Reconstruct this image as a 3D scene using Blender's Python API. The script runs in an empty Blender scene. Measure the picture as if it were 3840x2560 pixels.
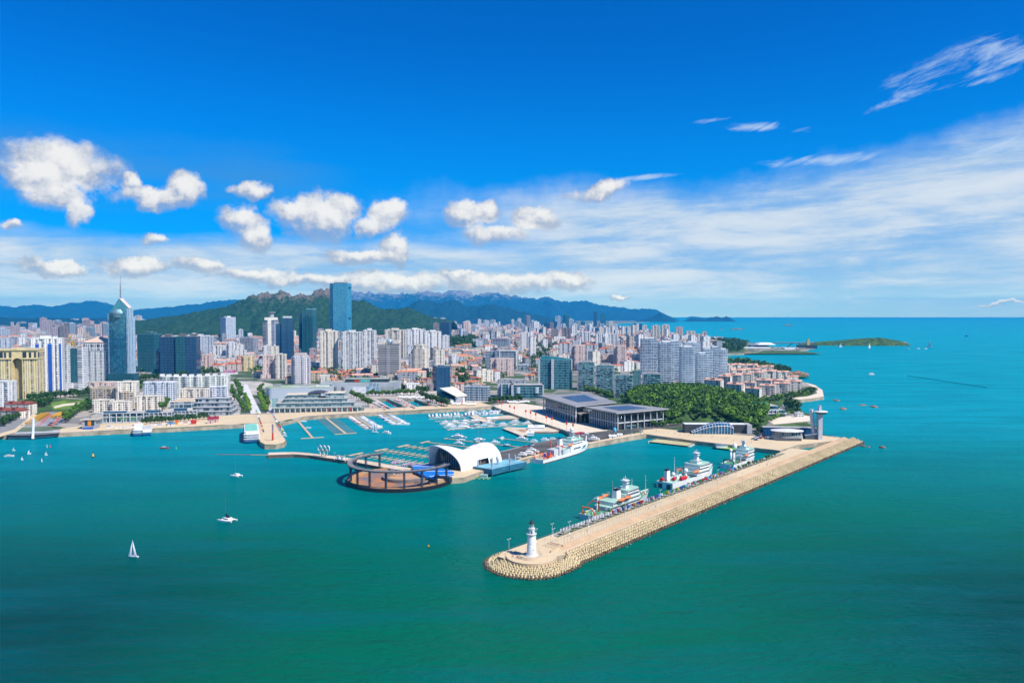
import bpy, bmesh, math, random
from mathutils import Vector, Matrix, noise as mnoise
from mathutils.geometry import tessellate_polygon
R = math.radians
random.seed(7)
sc = bpy.context.scene
COL = sc.collection
# ---------------- camera ----------------
F = 2800.0; HC = 145.0; TILT = math.atan(102/2800)
cam = bpy.data.cameras.new('camera'); camo = bpy.data.objects.new('camera', cam); COL.objects.link(camo)
camo.location = (0, 0, HC); camo.rotation_euler = (R(90)-TILT, 0, 0)
cam.sensor_width = 36; cam.lens = 36*F/3840; cam.clip_start = 1; cam.clip_end = 200000
sc.camera = camo
def ray(px, py):
    u = (px-1920)/F; v = (1280-py)/F; c = math.cos(TILT); s = math.sin(TILT)
    return Vector((u, c+v*s, -s+v*c))
def P(px, py, z=0.0):
    d = ray(px, py); t = (z-HC)/d.z
    return Vector((d.x*t, d.y*t, z))
def at_depth(px, py, Y):
    d = ray(px, py); t = Y/d.y
    return Vector((d.x*t, Y, HC+d.z*t))
def project(p):
    d = Vector(p)-Vector((0, 0, HC)); c = math.cos(TILT); s = math.sin(TILT)
    f = d.y*c-d.z*s; up = d.y*s+d.z*c
    return (1920+F*d.x/f, 1280-F*up/f)
# ---------------- sun, exposure ----------------
SUN_EL = R(51); SUN_AZ = R(54)     # azimuth measured from behind the camera towards its right
sd = Vector((math.cos(SUN_EL)*math.sin(SUN_AZ), -math.cos(SUN_EL)*math.cos(SUN_AZ), math.sin(SUN_EL)))
sl = bpy.data.lights.new('sun', 'SUN'); sl.energy = 5.0; sl.angle = R(0.53); sl.color = (1.0, 0.945, 0.86)
slo = bpy.data.objects.new('sun', sl); COL.objects.link(slo)
slo.rotation_euler = (-sd).to_track_quat('-Z', 'Y').to_euler(); slo.location = (300, -300, 900)
sc.view_settings.view_transform = 'Standard'; sc.view_settings.look = 'None'
sc.view_settings.gamma = 1; sc.view_settings.exposure = 0.4
sc.cycles.max_bounces = 5; sc.cycles.diffuse_bounces = 2; sc.cycles.glossy_bounces = 3
sc.cycles.transmission_bounces = 2; sc.cycles.volume_bounces = 0; sc.cycles.transparent_max_bounces = 6
sc.cycles.use_denoising = True
# ---------------- node helper ----------------
class S:
    """a node socket with arithmetic"""
    def __init__(s, nt, sock): s.nt = nt; s.o = sock
    def _m(s, op, *a, clamp=False):
        n = s.nt.nodes.new('ShaderNodeMath'); n.operation = op; n.use_clamp = clamp
        for i, v in enumerate((s,)+a):
            if isinstance(v, S): s.nt.links.new(v.o, n.inputs[i])
            else: n.inputs[i].default_value = v
        return S(s.nt, n.outputs[0])
    def __add__(s, b): return s._m('ADD', b)
    def __radd__(s, b): return s._m('ADD', b)
    def __sub__(s, b): return s._m('SUBTRACT', b)
    def __rsub__(s, b): return (s*-1)+b
    def __mul__(s, b): return s._m('MULTIPLY', b)
    def __rmul__(s, b): return s._m('MULTIPLY', b)
    def __truediv__(s, b): return s._m('DIVIDE', b)
    def max(s, b): return s._m('MAXIMUM', b)
    def min(s, b): return s._m('MINIMUM', b)
    def pow(s, b): return s._m('POWER', b)
    def sqrt(s): return s._m('SQRT')
    def abs(s): return s._m('ABSOLUTE')
    def fract(s): return s._m('FRACT')
    def floor(s): return s._m('FLOOR')
    def lt(s, b): return s._m('LESS_THAN', b)
    def gt(s, b): return s._m('GREATER_THAN', b)
    def clamp(s): return s._m('ADD', 0.0, clamp=True)
    def smooth(s, a, b, lo=0.0, hi=1.0):
        n = s.nt.nodes.new('ShaderNodeMapRange'); n.interpolation_type = 'SMOOTHSTEP'
        s.nt.links.new(s.o, n.inputs[0]); n.inputs[1].default_value = a; n.inputs[2].default_value = b
        n.inputs[3].default_value = lo; n.inputs[4].default_value = hi
        return S(s.nt, n.outputs[0])
def comb(nt, x, y, z=0.0):
    n = nt.nodes.new('ShaderNodeCombineXYZ')
    for i, v in enumerate((x, y, z)):
        if isinstance(v, S): nt.links.new(v.o, n.inputs[i])
        else: n.inputs[i].default_value = v
    return S(nt, n.outputs[0])
def sep(nt, v):
    n = nt.nodes.new('ShaderNodeSeparateXYZ'); nt.links.new(v.o, n.inputs[0])
    return [S(nt, n.outputs[i]) for i in range(3)]
def noise(nt, vec, scale=1.0, detail=4, rough=.55, dist=0.0, typ='FBM', col=False):
    n = nt.nodes.new('ShaderNodeTexNoise'); n.inputs['Scale'].default_value = scale
    n.inputs['Detail'].default_value = detail; n.inputs['Roughness'].default_value = rough
    n.inputs['Distortion'].default_value = dist
    try: n.noise_type = typ
    except Exception: pass
    if vec is not None: nt.links.new(vec.o, n.inputs['Vector'])
    return S(nt, n.outputs['Color' if col else 'Fac'])
def rgb(nt, c):
    n = nt.nodes.new('ShaderNodeRGB'); n.outputs[0].default_value = (*c[:3], 1); return S(nt, n.outputs[0])
def mixc(nt, fac, a, b, mode='MIX'):
    n = nt.nodes.new('ShaderNodeMix'); n.data_type = 'RGBA'; n.blend_type = mode
    for k, v in ((0, fac), (6, a), (7, b)):
        if isinstance(v, S): nt.links.new(v.o, n.inputs[k])
        elif k == 0: n.inputs[0].default_value = v
        else: n.inputs[k].default_value = (*v[:3], 1)
    return S(nt, n.outputs[2])
# ---------------- sky ----------------
def cl(px, py):
    d = ray(px, py).normalized(); return math.atan2(d.x, d.y), math.asin(d.z)
w = bpy.data.worlds.new('World'); sc.world = w; w.use_nodes = True
nt = w.node_tree; nt.nodes.clear()
out = nt.nodes.new('ShaderNodeOutputWorld'); bg = nt.nodes.new('ShaderNodeBackground')
nt.links.new(bg.outputs[0], out.inputs[0]); bg.inputs[1].default_value = 0.1
sky = nt.nodes.new('ShaderNodeTexSky'); sky.sky_type = 'NISHITA'; sky.sun_disc = False
sky.sun_elevation = SUN_EL; sky.sun_rotation = math.atan2(sd.x, sd.y); sky.air_density = 1.0; sky.dust_density = 0.3
sky.ozone_density = 2.5; sky.altitude = 100
tc = nt.nodes.new('ShaderNodeTexCoord'); D = S(nt, tc.outputs['Generated'])
x, y, z = sep(nt, D)
az = x._m('ARCTAN2', y); el = z._m('ARCSINE')
vec = comb(nt, az, el, 0.0)
base = mixc(nt, 1.0, S(nt, sky.outputs[0]), (0.0, 0.46, 1.12), 'MULTIPLY')
# bright pale air low over the horizon
base = mixc(nt, el.smooth(0.02, 0.36, 0.60, 0.0), base, (.0, 2.7, 7.0))
base = mixc(nt, el.smooth(-0.01, 0.10, 0.92, 0.0), base, (2.9, 4.9, 6.1))
# layered cloud: thin stratus sheets, streaks nearly parallel to the horizon
st = comb(nt, az*1.0, el*5.0, 0.3)
warp = noise(nt, vec, 6.0, 6, .6)
n1 = noise(nt, st, 5.5, 9, .66, .4)
n2 = noise(nt, comb(nt, az*1.0, (el+az*-0.05)*8.0, 1.7), 4.5, 9, .64)
edge = az.smooth(0.25, 0.62, 0.172, 0.215)            # top of the sheet climbs a little to the right
cov = (edge-el+(warp-0.5)*0.10).smooth(-0.012, 0.045)
cov = cov*(az+(warp-.5)*.3).smooth(-0.20, 0.10, 0.0, 1.0)
left = (0.096-el+(warp-0.5)*0.035).smooth(-0.008, 0.022)*az.smooth(-0.05, 0.25, 1.0, 0.0)
cov = cov.max(left)*el.smooth(-0.01, 0.05, 0.30, 1.0)
lay = (n1*0.7+n2*0.5).smooth(0.42, 0.66)*0.36+0.60
lay = (lay*cov).clamp()
laycol = mixc(nt, (n1*.5+n2*.5-0.38).smooth(0.0, 0.26), (2.7, 4.1, 6.0), (5.3, 5.8, 6.5))
skyc = mixc(nt, lay, base, laycol)
# darker blue-grey veil low on the left
veil = (comb(nt, az, el)).o
vl = el.smooth(0.10, 0.155)*el.smooth(0.24, 0.17)*az.smooth(-0.15, -0.35)*noise(nt, st, 3.0, 4).smooth(.3, .7)*0.55
skyc = mixc(nt, vl, skyc, (.6, 2.1, 4.6))
# cirrus streaks on the right
def ell(px, py, rx, ry, ang=0.0, wx=0.0, wy=0.0, A=az, E=el):
    a, e = cl(px, py); rx /= F; ry /= F; c = math.cos(ang); s_ = math.sin(ang)
    dx = A-a; dy = E-e
    X = (dx*c+dy*s_)/rx; Y = (dy*c-dx*s_)/ry
    return 1.0-(X*X+Y*Y).sqrt()
ci = noise(nt, comb(nt, (az+el*0.5)*1.0, (el-az*0.28)*4.0, 4.0), 13, 8, .66, .4)
f = None
for a in [(3690, 215, 380, 84, .22), (3420, 345, 190, 30, .3), (2860, 478, 220, 26, -.12), (2680, 450, 110, 14, .05),
          (3850, 530, 330, 36, .1), (3080, 600, 240, 30, 0), (2420, 665, 170, 16, .05), (3700, 300, 130, 20, .2)]:
    e = ell(*a); f = e if f is None else f.max(e)
cir = (f*.95+(ci-0.5)*3.2).smooth(0.26, 1.15)*f.smooth(-0.1, .5)
skyc = mixc(nt, cir*0.68, skyc, (4.2, 5.3, 6.8))
# cumulus
wv = noise(nt, vec, 24, 7, .60, col=True); wx_, wy_, wz_ = sep(nt, wv)
wb = noise(nt, vec, 9, 3, .5, col=True); vx_, vy_, vz_ = sep(nt, wb)
A2 = az+(wx_-0.5)*0.044+(vx_-0.5)*0.030; E2 = el+(wy_-0.5)*0.036+(vy_-0.5)*0.020
CU = [(215, 625, 190, 95, 0, 1), (130, 665, 125, 60, 0, 1), (300, 640, 85, 52, 0, 1), (210, 730, 160, 60, 0, .7), (300, 780, 60, 60, 0, .65), (560, 742, 120, 38, 0, 1), (490, 695, 55, 42, 0, 1),
      (685, 700, 75, 62, 0, 1), (905, 820, 90, 62, 0, 1), (960, 880, 60, 60, 0, .9), (940, 712, 95, 36, 0, .7), (1180, 825, 165, 95, 0, 1), (1280, 780, 105, 62, 0, 1), (1080, 800, 110, 75, 0, .6), (1380, 850, 110, 60, 0, .6), (60, 850, 70, 22, 0, .65), (1860, 880, 200, 60, 0, .5),
      (1455, 800, 95, 65, 0, .75), (1740, 805, 105, 60, 0, 1), (1820, 790, 55, 50, 0, 1), (2010, 820, 120, 50, 0, .95), (1360, 960, 190, 32, 0, 1), (1490, 935, 65, 75, 0, 1),
      (510, 988, 150, 38, 0, 1), (745, 998, 100, 26, 0, .9), (590, 900, 60, 36, 0, .75), (2080, 1050, 175, 46, 0, 1), (1860, 1064, 270, 44, 0, 1), (1450, 1058, 330, 48, 0, 1), (950, 1030, 220, 30, 0, .8), (1150, 1050, 220, 26, 0, .9),
      (2240, 715, 150, 36, .15, .9), (2330, 1110, 50, 10, 0, 1), (3760, 1143, 90, 7, 0, .9), (220, 1008, 180, 28, 0, .85), (1700, 1040, 120, 22, 0, .95)]
fm = None; ft = None
for (px, py, rx, ry, an, am) in CU:
    e = ell(px, py, rx*1.0, ry*1.12, an, A=A2, E=E2)+(am-1.0)*0.5
    t = ell(px+rx*.18, py-ry*.42, rx*1.05, ry*.95, an, A=A2, E=E2)
    fm = e if fm is None else fm.max(e); ft = t if ft is None else ft.max(t)
dn = noise(nt, vec, 26, 9, .66); dn2 = noise(nt, comb(nt, az-0.006, el-0.009), 26, 9, .66)
ca = (fm+(dn-0.5)*1.15).smooth(0.02, 0.42)
sh = (ft*1.15+(dn2-dn)*2.6+0.12+(dn-.5)*.7+(wz_-0.5)*0.5).smooth(-0.05, 1.15)
cucol = mixc(nt, sh, (2.5, 3.0, 4.3), (6.7, 6.6, 6.6))
skyc = mixc(nt, (ca*0.97)*sh.smooth(-0.1, 0.45, 0.62, 1.0)*el.smooth(-0.005, 0.01), skyc, cucol)
# the sky is seen through the low haze layer: bright enough to reach the eye through it
HAZE_D = 4.0e-5; HTOP = 900.0; HLEN = 36000.0
tau = ((z.max(0.004)._m('POWER', -1.0))*(HTOP-HC)).min(HLEN)*HAZE_D
tr = ((tau*-1.0)._m('EXPONENT'))
hv = comb(nt, .16, 1.6, 5.2)
def vm(op, a, b_):
    n = nt.nodes.new('ShaderNodeVectorMath'); n.operation = op
    for i, q in enumerate((a, b_)):
        if isinstance(q, S): nt.links.new(q.o, n.inputs[i])
        else: n.inputs[i].default_value = q
    return S(nt, n.outputs[0])
one = (1.0-tr); t3 = comb(nt, one, one, one); r3 = comb(nt, tr, tr, tr)
skyc = vm('DIVIDE', vm('SUBTRACT', skyc, vm('MULTIPLY', hv, t3)), r3)
skyc = vm('MAXIMUM', skyc, (0.0, 0.0, 0.0))
nt.links.new(skyc.o, bg.inputs[0])
# ---------------- materials ----------------
MATS = {}
def newmat(name):
    m = bpy.data.materials.new(name); m.use_nodes = True
    nt = m.node_tree; b = nt.nodes['Principled BSDF']; return m, nt, b
def mat(name, c, rough=.6, metal=0.0, var=.10, sc_=0.15, spec=.4, c2=None, emis=None):
    """painted / stone / metal surface with an uneven, slightly dirty tone"""
    if name in MATS: return MATS[name]
    m, nt, b = newmat(name)
    tc = nt.nodes.new('ShaderNodeTexCoord'); v = S(nt, tc.outputs['Object'])
    n = noise(nt, v, sc_, 5, .62)
    c2 = c2 or tuple(x*(1-var*2.2) for x in c)
    col = mixc(nt, n.smooth(.3, .7), tuple(min(1, x*(1+var*.4)) for x in c), c2)
    nt.links.new(col.o, b.inputs['Base Color'])
    b.inputs['Roughness'].default_value = rough; b.inputs['Metallic'].default_value = metal
    b.inputs['Specular IOR Level'].default_value = spec
    if emis: b.inputs['Emission Color'].default_value = (*emis, 1); b.inputs['Emission Strength'].default_value = 1
    MATS[name] = m; return m
# facade group: window grid from wall-aligned UVs in metres
FG = bpy.data.node_groups.new('facade_grid', 'ShaderNodeTree')
for nm, ty in (('Wall', 'NodeSocketColor'), ('Glass', 'NodeSocketColor'), ('Lit', 'NodeSocketColor'), ('FloorH', 'NodeSocketFloat'), ('BayW', 'NodeSocketFloat'),
               ('WinW', 'NodeSocketFloat'), ('WinH', 'NodeSocketFloat'), ('Vary', 'NodeSocketFloat'), ('Pier', 'NodeSocketFloat')):
    FG.interface.new_socket(nm, in_out='INPUT', socket_type=ty)
for nm, ty in (('Color', 'NodeSocketColor'), ('Mask', 'NodeSocketFloat'), ('Height', 'NodeSocketFloat')):
    FG.interface.new_socket(nm, in_out='OUTPUT', socket_type=ty)
gi = FG.nodes.new('NodeGroupInput'); go = FG.nodes.new('NodeGroupOutput')
G = {k: S(FG, gi.outputs[k]) for k in ('Wall', 'Glass', 'Lit', 'FloorH', 'BayW', 'WinW', 'WinH', 'Vary', 'Pier')}
uvn = FG.nodes.new('ShaderNodeUVMap'); U, V, _ = sep(FG, S(FG, uvn.outputs[0]))
xs = U/G['BayW']; ys = V/G['FloorH']
mk = (xs.fract()-0.5).abs().lt(G['WinW']*0.5)*(ys.fract()-0.5).abs().lt(G['WinH']*0.5)
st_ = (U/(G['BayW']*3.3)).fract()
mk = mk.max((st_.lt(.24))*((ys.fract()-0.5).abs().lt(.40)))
# some bays are blank piers
cellx = comb(FG, xs.floor(), 3.0, 0); wn0 = FG.nodes.new('ShaderNodeTexWhiteNoise'); FG.links.new(cellx.o, wn0.inputs[0])
mk = mk*(S(FG, wn0.outputs[0]).gt(G['Pier']))
wn = FG.nodes.new('ShaderNodeTexWhiteNoise'); FG.links.new(comb(FG, xs.floor(), ys.floor(), 0).o, wn.inputs[0])
rn = S(FG, wn.outputs[0])
obi = FG.nodes.new('ShaderNodeTexCoord')
big = noise(FG, S(FG, obi.outputs['Object']), 0.05, 4, .6)
gl = mixc(FG, rn.smooth(.25, 1.0)*G['Vary'], G['Glass'], G['Lit'])
gl = mixc(FG, (1.0-rn)*0.5*G['Vary'], gl, (0.004, 0.008, 0.015))
strk = noise(FG, comb(FG, U*0.9, V*0.05), 1.0, 4, .6)
wl = mixc(FG, strk.smooth(.35, .75)*.15+big.smooth(.4, .7)*.08, G['Wall'], (0.22, 0.21, 0.2))
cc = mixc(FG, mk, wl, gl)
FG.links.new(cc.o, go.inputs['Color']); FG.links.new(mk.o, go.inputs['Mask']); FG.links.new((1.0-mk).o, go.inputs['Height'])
def facade(name, wall, glass, fh=3.1, bw=3.4, ww=.55, wh=.5, vary=.6, pier=0.0, lit=(.50, .52, .56), grough=.12, gmetal=0.0, wrough=.7):
    if name in MATS: return MATS[name]
    m, nt, b = newmat(name)
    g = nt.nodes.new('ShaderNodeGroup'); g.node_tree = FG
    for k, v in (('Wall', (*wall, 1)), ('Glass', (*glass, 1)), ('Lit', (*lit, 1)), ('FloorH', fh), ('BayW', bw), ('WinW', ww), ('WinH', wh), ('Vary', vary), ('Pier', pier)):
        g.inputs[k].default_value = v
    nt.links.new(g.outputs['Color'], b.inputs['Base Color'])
    mk = S(nt, g.outputs['Mask'])
    nt.links.new((mk*(grough-wrough)+wrough).o, b.inputs['Roughness'])
    nt.links.new((mk*gmetal).o, b.inputs['Metallic'])
    bp = nt.nodes.new('ShaderNodeBump'); bp.inputs['Strength'].default_value = .5; bp.inputs['Distance'].default_value = .3
    nt.links.new(g.outputs['Height'], bp.inputs['Height']); nt.links.new(bp.outputs[0], b.inputs['Normal'])
    MATS[name] = m; return m
WHITE = mat('white_paint', (.78, .78, .77), .45); CREAM = mat('cream_stone', (.66, .56, .42), .75, sc_=.05)
GREY = mat('grey_concrete', (.42, .42, .42), .8); DGREY = mat('dark_grey', (.10, .11, .12), .6)
DARK = mat('dark_steel', (.035, .045, .07), .45, .3); BLACK = mat('black_paint', (.015, .015, .018), .5)
RED = mat('red_paint', (.55, .03, .02), .5); ORANGE = mat('orange_paint', (.80, .13, .02), .45)
DECKG = mat('green_deck', (.10, .30, .17), .7); YELLOW = mat('yellow_paint', (.80, .45, .02), .5)
BLUE = mat('blue_paint', (.02, .10, .45), .5); TEAL = mat('teal_glass', (.01, .10, .13), .12, .35, spec=.8)
GLASS = mat('dark_glass', (.01, .035, .06), .1, .2, spec=.9); SILVER = mat('silver', (.55, .56, .58), .35, .7)
ROOFR = mat('red_tile', (.52, .17, .10), .8, sc_=.3, var=.2); ROOFP = mat('salmon_tile', (.66, .38, .28), .8, sc_=.3, var=.15)
ROOFG = mat('flat_roof', (.42, .41, .39), .85, sc_=.2, var=.15); ROOFB = mat('blue_roof', (.10, .22, .38), .6)
WOOD = mat('wood_deck', (.36, .22, .13), .8); PONT = mat('pontoon_deck', (.52, .42, .28), .8, sc_=.8)
TARMAC = mat('tarmac', (.115, .11, .10), .85, sc_=.03, var=.25); RUST = mat('rust', (.42, .17, .05), .8, sc_=.08, c2=(.13, .13, .16))
LROOF = mat('light_grey_roof', (.50, .50, .49), .6, sc_=.02)
def foliage(name, a, b_, s=.25):
    m, nt, b = newmat(name)
    gi_ = nt.nodes.new('ShaderNodeNewGeometry'); tc = nt.nodes.new('ShaderNodeTexCoord')
    n = noise(nt, S(nt, tc.outputs['Object']), s, 3, .6)
    r = S(nt, gi_.outputs['Random Per Island'])
    c = mixc(nt, (n*0.9+r*0.5-0.2).smooth(.2, .8), a, b_)
    nt.links.new(c.o, b.inputs['Base Color']); b.inputs['Roughness'].default_value = .65
    b.inputs['Specular IOR Level'].default_value = .25
    MATS[name] = m; return m
LEAFD = foliage('leaves_dark', (.012, .045, .010), (.045, .115, .018)); LEAFM = foliage('leaves_mid', (.030, .085, .010), (.085, .19, .02))
LEAFB = foliage('leaves_bright', (.08, .19, .012), (.17, .32, .03))
BARK = mat('bark', (.09, .06, .04), .9)
# sea
m, nt, b = newmat('sea_water'); SEA = m
tc = nt.nodes.new('ShaderNodeTexCoord'); v = S(nt, tc.outputs['Object']); X, Y, Z = sep(nt, v)
big = noise(nt, comb(nt, X*1.0, Y*1.6), 0.0022, 4, .55)
med = noise(nt, comb(nt, X*.5, Y*2.2), 0.012, 5, .6)
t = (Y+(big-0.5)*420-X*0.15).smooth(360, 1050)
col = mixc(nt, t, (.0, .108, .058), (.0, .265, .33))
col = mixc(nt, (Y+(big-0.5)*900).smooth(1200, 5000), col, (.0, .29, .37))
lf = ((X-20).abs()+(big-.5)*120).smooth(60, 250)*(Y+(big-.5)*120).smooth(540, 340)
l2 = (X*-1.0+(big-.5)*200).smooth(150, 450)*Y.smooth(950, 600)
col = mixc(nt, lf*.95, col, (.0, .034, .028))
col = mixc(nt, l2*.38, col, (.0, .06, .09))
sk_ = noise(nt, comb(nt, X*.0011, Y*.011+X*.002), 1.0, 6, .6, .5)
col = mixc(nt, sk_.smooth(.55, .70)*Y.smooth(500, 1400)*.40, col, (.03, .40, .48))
col = mixc(nt, med.smooth(.35, .75)*.46, col, (.0, .11, .14))
foam = noise(nt, comb(nt, X*.35, Y*1.8), 0.05, 8, .7).smooth(.70, .80)*noise(nt, v, .004, 3).smooth(.5, .66)*.30
col = mixc(nt, foam, col, (.30, .50, .55))
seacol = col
w1 = noise(nt, comb(nt, X*.55, Y*1.0), .22, 6, .65, .6); w2 = noise(nt, comb(nt, X*.4, Y*1.1, 3), .035, 4, .6, .4)
w3 = noise(nt, comb(nt, X, Y, 9), 1.1, 3, .6)
hh = w1*1.4+w2*3.2+w3*.22
bp = nt.nodes.new('ShaderNodeBump'); bp.inputs['Strength'].default_value = .85; bp.inputs['Distance'].default_value = 1.5
nt.links.new(hh.o, bp.inputs['Height'])
fz = nt.nodes.new('ShaderNodeFresnel'); fz.inputs[0].default_value = 1.33; gs = nt.nodes.new('ShaderNodeBsdfGlossy'); df = nt.nodes.new('ShaderNodeBsdfDiffuse'); mx = nt.nodes.new('ShaderNodeMixShader')
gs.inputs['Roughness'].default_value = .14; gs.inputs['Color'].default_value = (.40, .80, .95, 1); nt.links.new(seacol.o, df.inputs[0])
for q_ in (fz, gs, df): nt.links.new(bp.outputs[0], q_.inputs['Normal'])
nt.links.new((S(nt, fz.outputs[0])*.42).min(.20).o, mx.inputs[0]); nt.links.new(df.outputs[0], mx.inputs[1]); nt.links.new(gs.outputs[0], mx.inputs[2]); nt.links.new(mx.outputs[0], nt.nodes['Material Output'].inputs[0]); nt.nodes.remove(b)
# hills
def hillmat(name, g1, g2, rock, zr0, zr1, ns=.004, amt=.5):
    m, nt, b = newmat(name)
    tc = nt.nodes.new('ShaderNodeTexCoord'); v = S(nt, tc.outputs['Object']); X, Y, Z = sep(nt, v)
    geo = nt.nodes.new('ShaderNodeNewGeometry'); nx, ny, nz = sep(nt, S(nt, geo.outputs['Normal']))
    n = noise(nt, v, ns, 7, .68); n2 = noise(nt, v, ns*5, 6, .7)
    veg = mixc(nt, n2.smooth(.35, .65), g1, g2)
    steep = nz.smooth(.88, .55)
    rk = (n*1.6+Z.smooth(zr0, zr1)*.9-1.05+steep*.35+(n2-.5)*1.3).smooth(.1, .45)*amt
    c = mixc(nt, rk, veg, mixc(nt, n2.smooth(.3, .7), rock, tuple(x*.45 for x in rock)))
    nt.links.new(c.o, b.inputs['Base Color']); b.inputs['Roughness'].default_value = .9; b.inputs['Specular IOR Level'].default_value = .1
    bp = nt.nodes.new('ShaderNodeBump'); bp.inputs['Strength'].default_value = .9; bp.inputs['Distance'].default_value = .05/ns
    nt.links.new(n2.o, bp.inputs['Height']); nt.links.new(bp.outputs[0], b.inputs['Normal'])
    MATS[name] = m; return m
# city ground
m, nt, b = newmat('city_ground'); GROUND = m
tc = nt.nodes.new('ShaderNodeTexCoord'); v = S(nt, tc.outputs['Object'])
vo = nt.nodes.new('ShaderNodeTexVoronoi'); vo.inputs['Scale'].default_value = .02; nt.links.new(v.o, vo.inputs['Vector'])
vr, vg, vb = sep(nt, S(nt, vo.outputs['Color']))
c = mixc(nt, vr.gt(.5), (.045, .09, .025), (.20, .19, .17)); c = mixc(nt, vg.gt(.75), c, (.34, .30, .25))
c = mixc(nt, noise(nt, v, .03, 5).smooth(.52, .6), c, (.03, .07, .02))
nt.links.new(c.o, b.inputs['Base Color']); b.inputs['Roughness'].default_value = .9
# paving with joints
def paving(name, c1, c2, s=.25, joint=.06, jw=.03, rough=.8):
    m, nt, b = newmat(name)
    tc = nt.nodes.new('ShaderNodeTexCoord'); v = S(nt, tc.outputs['Object']); X, Y, Z = sep(nt, v)
    n = noise(nt, v, .03, 6, .65); n2 = noise(nt, v, .6, 4, .6)
    c = mixc(nt, n.smooth(.3, .7)*.6+n2.smooth(.4, .7)*.3, c1, c2)
    j = ((X*s).fract().lt(jw)).max((Y*s).fract().lt(jw))
    c = mixc(nt, j*.6, c, tuple(k*joint*8 for k in c2))
    nt.links.new(c.o, b.inputs['Base Color']); b.inputs['Roughness'].default_value = rough
    MATS[name] = m; return m
PAVE = paving('cream_paving', (.65, .51, .32), (.56, .43, .26)); PAVEW = paving('pale_paving', (.72, .62, .48), (.62, .52, .39), .12)
ROCK = mat('sea_rock', (.34, .20, .13), .9, sc_=.3, var=.3); ARM = mat('armour_concrete', (.66, .54, .32), .9, sc_=.12, var=.14, c2=(.50, .39, .22))
ARMW = mat('wet_armour', (.17, .13, .08), .6, sc_=.2, var=.3)
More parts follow.
